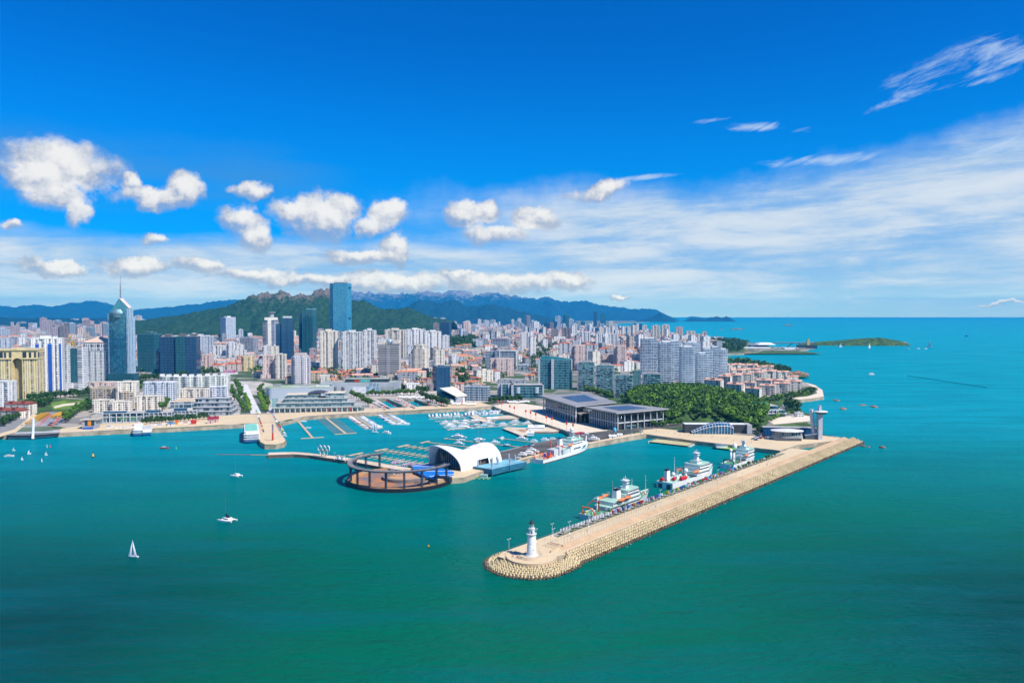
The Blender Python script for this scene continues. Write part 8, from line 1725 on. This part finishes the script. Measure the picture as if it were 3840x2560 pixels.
def sails(L, hm, z=0, two=True, name='sailing_yacht', crew=True):
    r = empty(name, (0, 0, -500)); bhull(L, L*.28, .8, hm, r, .6, .8); H = L*1.5; q = MB(); q.tube([(L*.05, 0, .6), (L*.02, 0, H)], .08, 5, r2=.04); q.build('mast', SILVER, r)
    def sail(p0, p1, p2, bel, nm):
        q = MB(); n = 6; v = []
        for i in range(n+1):
            t = i/n; a = Vector(p0).lerp(Vector(p2), t); b_ = Vector(p1).lerp(Vector(p2), t)
            for j in range(n+1): s_ = j/n; p = a.lerp(b_, s_); p.y += bel*math.sin(math.pi*s_)*math.sin(math.pi*min(1, t*.8+.12)); v.append(p)
        q.add(v, [(i*7+j, i*7+j+1, (i+1)*7+j+1, (i+1)*7+j) for i in range(n) for j in range(n)]); q.build(nm, mat('sail_cloth', (.74, .76, .80), .7, sc_=.6), r, smooth=True)
    sail((L*.04, 0, 1.4), (-L*.44, .6, 1.3), (L*.02, 0, H*.98), .5, 'mainsail')
    if two: sail((L*.48, 0, .9), (L*.08, .7, 1.1), (L*.06, 0, H*.85), .5, 'jib')
    if crew: q = MB(); q.sphere((-L*.25, .2, 1.3), .28, 8); q.tube([(-L*.25, .2, .7), (-L*.25, .2, 1.2)], .28, 6); q.build('crew', mat('crew_dark', (.12, .07, .06), .7), r)
    return r
s1 = sails(7.0, mat('hull_pale', (.6, .66, .68), .4)); s1.location = P(499, 2088, 0); s1.rotation_euler[2] = R(168); tag(s1, 'white-sailed yacht alone on the dark water at the lower left', 'sailing yacht')
for px, py, k, rz, lab, s_ in [(851, 1952, 'catl', R(158), 'with a bare mast and dark sail bag, alone in the left foreground', .88), (886, 1785, 'cat', R(150), 'motoring alone left of the water theatre', .92)]:
    boat(k, P(px, py, 0), rz, lab, 'boats on the open water', s_)
q = MB(); q.add([(0, 0, 0), (-4.2, 0, -.3), (-3.6, 0, 1.2), (0, 0, 3.4), (0, .3, 0), (-4.2, .3, -.3), (-3.6, .3, 1.2), (0, .3, 3.4)], [(0, 1, 2, 3), (7, 6, 5, 4), (0, 3, 7, 4), (0, 4, 5, 1), (1, 5, 6, 2), (2, 6, 7, 3)])
cl_ = [o for o in COL.objects if o.get('label', '').startswith('large white catamaran with a bare mast')][0]; q.build('sail_bag', mat('bag_navy', (.01, .015, .05), .7), cl_, loc=(.9, 0, 2.6))
d0 = sails(3.2, WHITE, two=False, name='sailing_dinghy', crew=False)
for i, (px, py, rz) in enumerate([(52, 1689, .3), (110, 1702, .8), (84, 1724, 1.2), (174, 1706, .9), (158, 1731, 1.9), (177, 1677, 2.2)]):
    o_ = place(d0, i == 0, P(px, py, 0), rz, 'tiny white dinghy sail at the far left, '+['highest on the left', 'largest of the group', 'lowest on the left', 'right of the largest', 'lowest on the right', 'next to the red buoy'][i], 'dinghies at the left', [1.2, 1.5, 1.1, 1.2, 1.1, 1][i]*.7); o_['category'] = 'dinghy'
d1 = sails(10, WHITE, name='distant_sailing_boat', crew=False)
for i, (px, py, s_) in enumerate([(3153, 1302, 1.1), (3261, 1305, 1.3), (3405, 1308, 1.6), (3486, 1301, 1.6), (1404, 1621, .75)]):
    o_ = place(d1, i == 0, P(px, py, 0), i*.7, 'small white sail '+['off the left end of the green island', 'off the middle of the green island', 'off the right tip of the green island', 'farthest right beyond the green island', 'leaving the red-and-white boat pontoon'][i], 'distant sails', s_*1.3); o_['category'] = 'sailing boat'
boat('small', P(35, 1711, 0), .3, 'lowest and leftmost among the dinghies', 'boats on the open water', 1.5); boat('smallr', P(617, 1681, 0), .05, 'inflatable right of the two left ferries', 'boats on the open water', 1.6)
boat('cruiser', P(3268, 1405, 0), .2, 'far out on the bay below the green island', 'boats on the open water', 1.6); boat('smallb', P(3625, 1261, 0), .2, 'dark speck far out near the horizon at the right', 'boats on the open water', 5)
boat('cruiser', P(3444, 1308, 0), .1, 'with a white wake right of the island, left one', 'boats on the open water', 1.4); boat('cruiser', P(3472, 1309, 0), .1, 'with a white wake right of the island, right one', 'boats on the open water', 1.4)
def buoy(px, py, c, lab, s_=1.0, nm='buoy'):
    r = empty(nm, P(px, py, 0), 0, lab, 'buoy'); q = MB(); q.lathe([(0, -.6), (1.1*s_, -.4), (1.2*s_, .5*s_), (.9*s_, .7*s_)], n=12); q.build('float', BLACK if c == 'y' else mat('buoy_'+c, (.55, .04, .05) if c == 'r' else (.05, .45, .25), .5), r)
    q = MB(); q.lathe([(.8*s_, .7*s_), (.5*s_, 2.8*s_), (0, 3*s_)], n=10); q.build('tower', YELLOW if c == 'y' else MATS['buoy_'+c], r); q = MB(); q.tube([(0, 0, 2.9*s_), (0, 0, 4.6*s_)], .08*s_, 4); q.sphere((0, 0, 4.6*s_), .3*s_, 8); q.build('top_mark', BLACK, r)
buoy(349, 1714, 'y', 'black and yellow navigation buoy left of the ferries', 1.3); buoy(660, 1683, 'g', 'green and yellow buoy right of the red inflatable', 1.0); buoy(188, 1676, 'r', 'red round buoy beside a dinghy sail', .8); buoy(1607, 2051, 'y', 'small yellow buoy in the lower middle of the water', .55)
# flag pier furniture
pf_ = MB(); pf_.tube([(0, 0, 0), (0, 0, 8)], .09, 4); pp_ = pf_.build('pier_flagpole', SILVER); q = MB(); q.add([(.05, 0, 7.9), (2.3, .2, 7.7), (2.3, .2, 6.3), (.05, 0, 6.5)], [(0, 1, 2, 3)]); q.add([(.05, .02, 7.9), (2.3, .22, 7.7), (2.3, .22, 6.3), (.05, .02, 6.5)], [(3, 2, 1, 0)]); pfl = q.build('flag', RED, pp_)
cnt = {}
rr = random.Random(12); pl_c = [(rr.choice((0, 0, 1, 4, 4, 3, 2, 5))) for _ in range(34)]
for i in range(34):
    side = i % 2; k = i//2; t = k/16; a, b_ = ((958, 1556), (985, 1640)) if side == 0 else ((1010, 1556), (1056, 1640)); ci = pl_c[i]
    p = pp_ if i == 0 else pp_.copy(); fo = pfl if i == 0 else pfl.copy()
    if i: COL.objects.link(p); COL.objects.link(fo); fo.parent = p
    key = 'pier_flag_%d' % ci; fo.data = bpy.data.meshes.get(key) or fo.data.copy(); fo.data.name = key; fo.data.materials.clear(); fo.data.materials.append(fcols[ci])
    p.location = P(lerp(a[0], b_[0], t), lerp(a[1], b_[1], t), LZ); p.rotation_euler[2] = rr.uniform(-.4, .4); sd_ = 'left' if side == 0 else 'right'; cnt[(ci, side)] = cnt.get((ci, side), 0)+1
    tag(p, '%s flag on the %s row of the flag pier, %s %s from shore' % (fnames[ci], sd_, ordn(cnt[(ci, side)]), fnames[ci]), 'flagpole', 'flagpoles on the flag pier')
o = P(1023, 1652, LZ); r = empty('red_column', o, 0, 'tall red and grey column on the round end of the flag pier', 'column'); q = MB(); q.tube([(0, 0, 0), (0, 0, 9)], 1.1, 12, r2=.9); q.build('red_shaft', RED, r); q = MB(); q.tube([(0, 0, 9), (0, 0, 18.5)], .9, 12, r2=.9); q.build('grey_shaft', mat('mauve_grey', (.28, .20, .25), .6), r); q = MB(); q.lathe([(6, 0), (5.6, .6), (0, .62)], n=24); q.build('base', PAVE, r)
# red lantern masts along the plaza
lm0 = empty('lantern_mast', (0, 0, -500)); q = MB(); q.tube([(0, 0, 0), (0, 0, 14)], .2, 6, r2=.1); q.build('mast', mat('mast_red', (.60, .06, .03), .5), lm0); q = MB(); q.lathe([(0, 6.4), (1.0, 6.8), (1.15, 8.2), (1.0, 9.6), (0, 10)], n=10); q.build('lantern', mat('lantern_red', (.70, .05, .02), .5), lm0)
lp = [(1866, 1535), (1882, 1542), (1912, 1554), (1929, 1560), (1972, 1573), (1990, 1578), (2009, 1585), (2049, 1597), (2070, 1603), (2125, 1622), (2149, 1628)]
for i, (px, py) in enumerate(lp): o_ = place(lm0, i == 0, P(px, py-10, LZ), 0, 'red lantern mast on the marina edge of the plaza, %s from the far end' % ordn(i+1), 'red lantern masts'); o_['category'] = 'lantern mast'
for i in range(14): o_ = place(lm0, False, P(1230+i*42, 1550-i*2.6, LZ), 0, 'red mast along the seafront promenade, %s from the left' % ordn(i+1), 'red lantern masts', (.7, .7, .62)); o_['category'] = 'lantern mast'
for i in range(16):
    a, b_ = (((1425, 1490), (1476, 1532)) if i < 8 else ((1470, 1494), (1556, 1532))); t = (i % 8)/7; o_ = place(lm0, False, P(lerp(a[0], b_[0], t), lerp(a[1], b_[1], t), LZ), 0, 'red post by the inner docks, %s from the far end of the %s line' % (ordn(i % 8+1), 'left' if i < 8 else 'middle'), 'red lantern masts', (.6, .6, .5)); o_['category'] = 'lantern mast'
# ---------------- vehicles ----------------
def car(mt):
    r = empty('parked_car', (0, 0, -500)); q = MB(); q.prism([(-2.2, -.9), (2.2, -.9), (2.2, .9), (-2.2, .9)], .35, .95, bottom=True); q.build('body', mt, r); q = MB(); q.prism([(-1.4, -.8), (.9, -.8), (.9, .8), (-1.4, .8)], .95, 1.5, scale=.82); q.build('cabin', GLASS, r)
    for x in (-1.4, 1.4):
        for y in (-.85, .85): q = MB(); q.tube([(x, y-.1, .33), (x, y+.1, .33)], .33, 8); q.build('wheel', BLACK, r)
    return r
CARS = [('white', car(mat('car_white', (.78, .78, .78), .3))), ('black', car(mat('car_black', (.02, .02, .025), .25))), ('silver', car(mat('car_silver', (.42, .44, .46), .3, .4))), ('red', car(mat('car_red', (.45, .03, .03), .3))), ('blue', car(mat('car_blue', (.03, .08, .30), .3)))]
cu = set()
def cars(a, b_, n, where, rz, seed, rows=1, ro=(0, 0), z=LZ):
    rr = random.Random(seed); cn = {}
    for j in range(rows):
        for i in range(n):
            if rr.random() < .12: continue
            k = rr.choice((0, 0, 0, 1, 2, 2, 3, 4)); cn[k] = cn.get(k, 0)+1; px = lerp(a[0], b_[0], (i+.5)/n)+ro[0]*j; py = lerp(a[1], b_[1], (i+.5)/n)+ro[1]*j
            o_ = place(CARS[k][1], k not in cu, P(px, py, z+.12), rz+rr.uniform(-.05, .05), '%s car parked %s, %s %s from far end' % (CARS[k][0], where, ordn(cn[k]), CARS[k][0]), 'parked cars', 1.0); cu.add(k); o_['category'] = 'car'
cars((1382, 1494), (1464, 1536), 20, 'left of the inner docks', R(20), 1); cars((1372, 1500), (1446, 1538), 12, 'in the outer line by the docks', R(20), 2)
cars((1460, 1494), (1556, 1532), 12, 'between the two inner docks', R(20), 3); cars((1578, 1500), (1640, 1526), 8, 'right of the inner docks', R(20), 4)
cars((222, 1554), (184, 1596), 12, 'in the left strip of the car park', 0, 5); cars((270, 1546), (210, 1594), 14, 'in the right strip of the car park', 0, 6); cars((112, 1560), (80, 1600), 5, 'along the coast road', R(60), 7)
cars((300, 1590), (318, 1580), 4, 'beside the harbour house', R(30), 8); cars((2820, 1648), (2870, 1628), 9, 'left of the round pavilion', R(10), 9, rows=2, ro=(12, 3)); cars((1962, 1676), (2000, 1669), 4, 'on the upper edge of the tarmac jetty', R(15), 10)
b0 = empty('coach', (0, 0, -500)); q = MB(); q.prism([(-5.5, -1.25), (5.5, -1.25), (5.5, 1.25), (-5.5, 1.25)], .5, 3.1, bottom=True); q.build('body', mat('coach_yellow', (.80, .42, .01), .4), b0); q = MB(); q.prism([(-5.3, -1.27), (5.52, -1.27), (5.52, 1.27), (-5.3, 1.27)], 1.6, 2.5, top=False); q.build('window_band', GLASS, b0)
for x in (-3.6, 3.6):
    for y in (-1.15, 1.15): q = MB(); q.tube([(x, y-.12, .5), (x, y+.12, .5)], .5, 8); q.build('wheel', BLACK, b0)
for i in range(18):
    lft = i < 10; k = i if lft else i-10; px = lerp(*((168, 112) if lft else (236, 206)), k/(9 if lft else 7)); py = lerp(*((1556, 1592) if lft else (1552, 1566)), k/(9 if lft else 7))
    o_ = place(b0, i == 0, P(px, py, LZ+.12), R(8), 'yellow coach in the %s row of the car park, %s from the far end' % ('left' if lft else 'right', ordn(k+1)), 'yellow coaches'); o_['category'] = 'coach'
# ---------------- people ----------------
def person(pose, shirt, trou):
    me = bpy.data.meshes.new('person'); sw = .22 if pose == 'walk' else .06
    V = [(0, 0, .95), (0, 0, 1.2), (0, 0, 1.45), (0, 0, 1.56), (0, .02, 1.68), (-.1, 0, .9), (-.11, sw, .5), (-.11, sw*.6, .07), (-.11, sw*.6+.14, .03), (.1, 0, .9), (.11, -sw*.4, .5), (.11, -sw*1.2, .07), (.11, -sw*1.2+.14, .03), (-.2, 0, 1.42), (-.27, -sw*.4, 1.15), (-.26, sw*.4, .9), (.2, 0, 1.42), (.27, sw*.5, 1.15), (.26, sw*1.0+.05, .92)]
    E = [(0, 1), (1, 2), (2, 3), (3, 4), (0, 5), (5, 6), (6, 7), (7, 8), (0, 9), (9, 10), (10, 11), (11, 12), (2, 13), (13, 14), (14, 15), (2, 16), (16, 17), (17, 18)]
    RR = [.15, .14, .16, .06, .11, .10, .07, .05, .04, .10, .07, .05, .04, .07, .05, .035, .07, .05, .035]
    me.from_pydata(V, E, []); o = bpy.data.objects.new('person', me); COL.objects.link(o); sk = o.modifiers.new('skin', 'SKIN'); 
    for i, sv in enumerate(me.skin_vertices[0].data): sv.radius = (RR[i], RR[i]*.8); sv.use_root = (i == 0)
    o.modifiers.new('sub', 'SUBSURF').levels = 1
    dg = bpy.context.evaluated_depsgraph_get(); m2 = bpy.data.meshes.new_from_object(o.evaluated_get(dg)); bpy.data.objects.remove(o)
    skin = mat('skin', (.45, .27, .19), .6); m2.materials.clear()
    for q_ in (skin, shirt, trou, mat('hair', (.02, .015, .012), .7)): m2.materials.append(q_)
    for f in m2.polygons:
        c = f.center; f.material_index = 3 if (c.z > 1.70 or (c.z > 1.62 and c.y < -.0)) else 0 if c.z > 1.52 or (abs(c.x) > .22 and c.z < 1.12) or c.z < .06 else 1 if c.z > .98 else 2
    return m2
PC = [('in white shirt', person('stand', WHITE, DGREY)), ('in purple top', person('walk', mat('purple_cloth', (.16, .08, .4), .7), DGREY)), ('in dark clothes', person('walk', DGREY, BLACK)), ('in red top', person('stand', RED, mat('jeans', (.05, .08, .16), .8))), ('in pale dress tones', person('stand', mat('pale_cloth', (.7, .6, .5), .8), MATS['pale_cloth'])), ('in blue shirt', person('walk', mat('shirt_blue', (.1, .2, .5), .8), DGREY))]
def ppl(locs, where, seed, z):
    rr = random.Random(seed); cn = {}
    for (p) in locs:
        k = rr.randrange(len(PC)); cn[k] = cn.get(k, 0)+1; o = bpy.data.objects.new('person', PC[k][1]); COL.objects.link(o); o.location = p; o.rotation_euler[2] = rr.uniform(0, 6.28)
        tag(o, 'person %s %s, %s such from the left' % (PC[k][0], where, ordn(cn[k])), 'person', 'people walking by the harbour')
rr = random.Random(3)
ppl(sorted([bw(LS-7.5+rr.uniform(-1.5, 2), LT-4+rr.uniform(-5, 3)) for _ in range(9)], key=lambda v: v.x), 'at the foot of the lighthouse', 1, BZ); ppl(sorted([bw(LS-2+rr.uniform(-9, 4), LT+rr.uniform(-14, -10)) for _ in range(6)], key=lambda v: v.x), 'by the railing near the lighthouse', 2, BZ)
ppl(sorted([bw(rr.uniform(10, 380), rr.uniform(8, 16)) for _ in range(34)], key=lambda v: v.x), 'walking on the breakwater promenade', 3, BZ)
ppl(sorted([P(rr.uniform(2450, 2900), 0, 0)*0+P(x := rr.uniform(2450, 2880), lerp(1622, 1668, (x-2450)/430)-rr.uniform(0, 10), LZ+.08) for _ in range(28)], key=lambda v: v.x), 'on the right harbour promenade', 4, LZ)
ppl(sorted([P(rr.uniform(1880, 2200), rr.uniform(1530, 1560), LZ+.08) for _ in range(14)], key=lambda v: v.x), 'crossing the pale plaza', 5, LZ)
# ---------------- rocks ----------------
def rock(px, py, s_, lab, m_=None, cat='rock', h=.5, n=3):
    rr = random.Random(int(px)); q = MB(); k = P(px, py, 0)
    import mathutils
    bm = bmesh.new(); bmesh.ops.create_icosphere(bm, subdivisions=n, radius=1.0)
    for v in bm.verts: v.co *= 1+.35*mnoise.noise(v.co*1.3+Vector((px, 0, 0)))+.18*mnoise.noise(v.co*3.4+Vector((px, 5, 0))); v.co.z *= h
    q.v = [tuple(v.co*s_) for v in bm.verts]; q.f = [[v.index for v in f.verts] for f in bm.faces]; q.uv = [[(0, 0)]*3]*len(q.f); q.mi = [0]*len(q.f); bm.free()
    o = q.build('sea_rock', m_ or ROCK); o.location = k; o.rotation_euler[2] = rr.uniform(0, 6); o.scale = (1, .55, 1); return tag(o, lab, cat, 'rocks in the sea')
rock(3310, 1679, 4, 'reddish rock alone in the water right of the breakwater root'); rock(3236, 1673, 4, 'low dark rock just off the breakwater root, left one'); rock(3258, 1677, 2.5, 'tiny rock between the breakwater root and the reddish rock')
rock(3200, 1657, 5, 'brown rock at the outer corner of the breakwater root', h=.7); rock(3162, 1533, 8, 'flat reef rock nearest the control tower cab', h=.25); rock(3134, 1501, 8, 'flat pale reef rock below the shore trees', h=.2); rock(3278, 1525, 9, 'flat reef rock, largest of the distant reef', h=.2); rock(3234, 1519, 7, 'flat reef rock in the middle of the distant reef', h=.2)
rock(2985, 1410, 24, 'big brown rock slab at the tip of the cove headland', h=.45); rock(3010, 1408, 16, 'pointed dark rock at the end of the cove headland', h=.4); rock(2960, 1411, 20, 'pink rounded rock at the foot of the headland trees', h=.4)
rock(2800, 1326, 30, 'pinkish rocks below the low peninsula', h=.25); rock(2705+0, 1236, 30, 'low reef with a beacon far out in the bay, left part', h=.15); rock(2764, 1235, 60, 'low reddish reef far out in the bay, larger part', h=.15); rock(3385, 1293, 28, 'rocky dark end of the green island', h=.5); rock(2955, 1221, 90, 'tiny islet on the horizon above the green island', h=.15)
# surf streaks around the reef
fm0 = MB()
for (px, py, lx) in [(3090, 1512, 60), (3130, 1520, 40), (3190, 1506, 22), (3212, 1507, 12), (3327, 1504, 16), (3316, 1528, 10), (3180, 1532, 16), (3120, 1575, 26), (3206, 1578, 10), (3100, 1565, 18), (3158, 1574, 8), (3124, 1583, 12), (3105, 1458, 8), (3470, 1300, 50), (3440, 1309, 24)]:
    a = P(px, py, .03); k = a.y/F; n = 16; pts_ = [(a.x+lx*k*math.cos(t), a.y+lx*k*.16*(1+.3*math.sin(3*t))*math.sin(t)) for t in [6.2832*i/n for i in range(n)]]
    fm0.add([(p[0], p[1], .03) for p in pts_], [tuple(range(n))])
tag(fm0.build('surf_patches', FOAM), 'white surf patches over the reef right of the control tower', 'surf', None, 'stuff')
# distant marina and pier by the green island
o = P(2900, 1308, LZ); r = empty('far_marina_building', o, 0, 'long low white and blue marina hall on the far peninsula', 'building'); k = o.y/F
for i, (x, w_, h, m_, n_) in enumerate([(-180, 70, 10, mat('far_blue', (.05, .15, .30), .5), 'hall'), (-100, 60, 9, WHITE, 'hall'), (-20, 70, 12, MATS['far_blue'], 'hall'), (-60, 120, 6, WHITE, 'quay_shed'), (50, 40, 6, WHITE, 'shed')]):
    q = MB(); q.box((x*k, (30-i*8)*k*8, 0), (w_*k, 40, h*k*.8)); q.build(n_, m_, r)
q = MB(); q.prism([(-40*k, 60), (30*k, 60), (26*k, 130), (-36*k, 130)], 14, 22, scale=.6); q.build('tent_roof', WHITE, r)
o = P(2930, 1311, 0); r = empty('far_breakwater', o, 0, 'thin dark mole with moored boats behind it on the far peninsula', 'mole'); k = o.y/F; q = MB(); q.box((10*k, 0, -2), (190*k, 10, 6)); q.box((110*k, 40, -2), (50*k, 40, 5)); q.build('wall', mat('mole_stone', (.30, .24, .20), .9), r)
for i in range(26): boat('cruiser' if i % 3 else 'motor', P(2888+i*4.2, 1309-(i % 3)*2.2, 0), (i*.7) % 3, 'behind the far mole, %s from the left' % ordn(i+1), 'boats in the far marina', 1.5)
o = P(2995, 1304, 0); r = empty('arch_footbridge', o, 0, 'dark arched footbridge reaching toward the green island', 'bridge'); k = o.y/F; q = MB(); q.tube([(-100*k, 0, 22), (60*k, 0, 22)], 2.2, 5); q.build('deck', DARK, r); q = MB(); q.tube([(lerp(-44, 20, t/10)*k, 0, 22*math.sin(math.pi*t/10)*1.0+1) for t in range(11)], 1.8, 5); q.build('arch', DARK, r)
o = P(3030, 1306, 0); r = empty('golden_pier_tower', o, 0, 'small golden tower and dark hull-like pier at the island end of the footbridge', 'tower'); q = MB(); q.box((0, 0, 0), (14, 10, 40), taper=.7); q.build('tower', mat('tower_gold', (.55, .36, .12), .6), r); q = MB(); q.box((-5, 0, 0), (80, 24, 14)); q.build('pier_hall', DARK, r)
# lamps and blue sign on the right quay, boat hoist
o = P(2305, 1632, LZ); r = empty('blue_sign', o, 0, 'rounded bright blue sign on a post on the right quay', 'sign'); q = MB(); q.lathe([(0, 3.5), (1.6, 4.3), (2.1, 6.5), (1.6, 8.8), (0, 9.4)], n=14); q.build('sign_body', mat('sign_cyan', (.10, .48, .65), .5), r); q = MB(); q.tube([(0, 0, 0), (0, 0, 4)], .3, 6); q.build('post', WHITE, r)
o = P(2378, 1628, LZ); r = empty('boat_hoist', o, R(15), 'blue-green steel gantry boat hoist at the dock slot', 'gantry')
q = MB()
for x in (-6, 6):
    for y in (-4, 9): q.tube([(x, y, 0), (x, y, 9)], .35, 4)
q.build('leg', mat('hoist_teal', (.12, .30, .34), .5), r); q = MB(); q.tube([(-6, -4, 9), (-6, 9, 9), (6, 9, 9)], .4, 4); q.tube([(6, 9, 9), (6, -4, 9)], .4, 4); q.build('beam', MATS['hoist_teal'], r)
for i in range(9): o_ = place(lr, False, P(2200+i*85, 1640-(i*7 if i < 3 else 14-(i-3)*8), LZ), 0, 'white lamp on the right-hand quay, %s from the orange-craned ship' % ordn(i+1), 'street lamps on the quays', .9); o_['category'] = 'street lamp'
# market tents and benches near the plaza head
tp = empty('market_tent', (0, 0, -500)); q = MB(); q.prism([(-2.5, -2.5), (2.5, -2.5), (2.5, 2.5), (-2.5, 2.5)], 2.4, 4.2, scale=.1); q.build('canopy', WHITE, tp)
for x in (-2.3, 2.3):
    for y in (-2.3, 2.3): q = MB(); q.tube([(x, y, 0), (x, y, 2.5)], .07, 4); q.build('post', SILVER, tp)
rr = random.Random(21)
for i in range(34):
    px = [1905+i*7, 1700+(i-12)*9, 1500+(i-22)*9][0 if i < 12 else 1 if i < 22 else 2]; py = [1512, 1519, 1494][0 if i < 12 else 1 if i < 22 else 2]+rr.uniform(-2, 2)
    w_ = ['at the head of the plaza', 'on the promenade below the triangular hall', 'behind the right inner dock'][0 if i < 12 else 1 if i < 22 else 2]; o_ = place(tp, i == 0, P(px, py, LZ), .2, 'white peaked market tent %s, %s from the left' % (w_, ordn((i if i < 12 else i-12 if i < 22 else i-22)+1)), 'market tents'); o_['category'] = 'tent'
kk = [(mat('kiosk_blue', (.1, .3, .7), .5), 'blue'), (WHITE, 'white'), (RED, 'red'), (YELLOW, 'yellow')]
for i in range(22):
    px = 400+i*16; py = 1607-i*.9+rr.uniform(-5, 2); m_, cn_ = kk[i*7 % 4 if i % 3 == 0 else 1]; s = Site('stall', px, px+rr.uniform(8, 15), py, 0, '%s awning stall on the left seafront, %s stall from the left' % (cn_, ordn(i+1)), 'stall', 'seafront stalls', asp=.5); s.blk('counter', 0, 1, 0, 1, 0, 1.8, WHITE); s.blk('awning', -.05, 1.05, -.15, 1.05, 1.8, 2.4, m_, m_)
for i, nm in enumerate(list(BP)+[]):
    if nm not in bused:
        for c in BP[nm].children_recursive: bpy.data.objects.remove(c)
        bpy.data.objects.remove(BP[nm])
for k, (nm, c_) in enumerate(CARS):
    if k not in cu:
        for c in c_.children_recursive: bpy.data.objects.remove(c)
        bpy.data.objects.remove(c_)
for nm in TP:
    for v in range(2):
        if (nm, v) not in used:
            t_ = TP[nm][v]
            for c in t_.children_recursive: bpy.data.objects.remove(c)
            bpy.data.objects.remove(t_)
# ---------------- haze ----------------
mb = MB(); mb.box((0, 16400, -60), (175000, 39400, 60+HTOP))
hz = mb.build('haze', None); hz.data.materials.clear()
m = bpy.data.materials.new('haze_air'); m.use_nodes = True; nt = m.node_tree; nt.nodes.clear()
o_ = nt.nodes.new('ShaderNodeOutputMaterial'); pv = nt.nodes.new('ShaderNodeVolumePrincipled'); nt.links.new(pv.outputs[0], o_.inputs['Volume'])
pv.inputs['Color'].default_value = (.03, .48, 1, 1); pv.inputs['Density'].default_value = HAZE_D; pv.inputs['Anisotropy'].default_value = 0.0
hz.data.materials.append(m); tag(hz, kind='stuff')
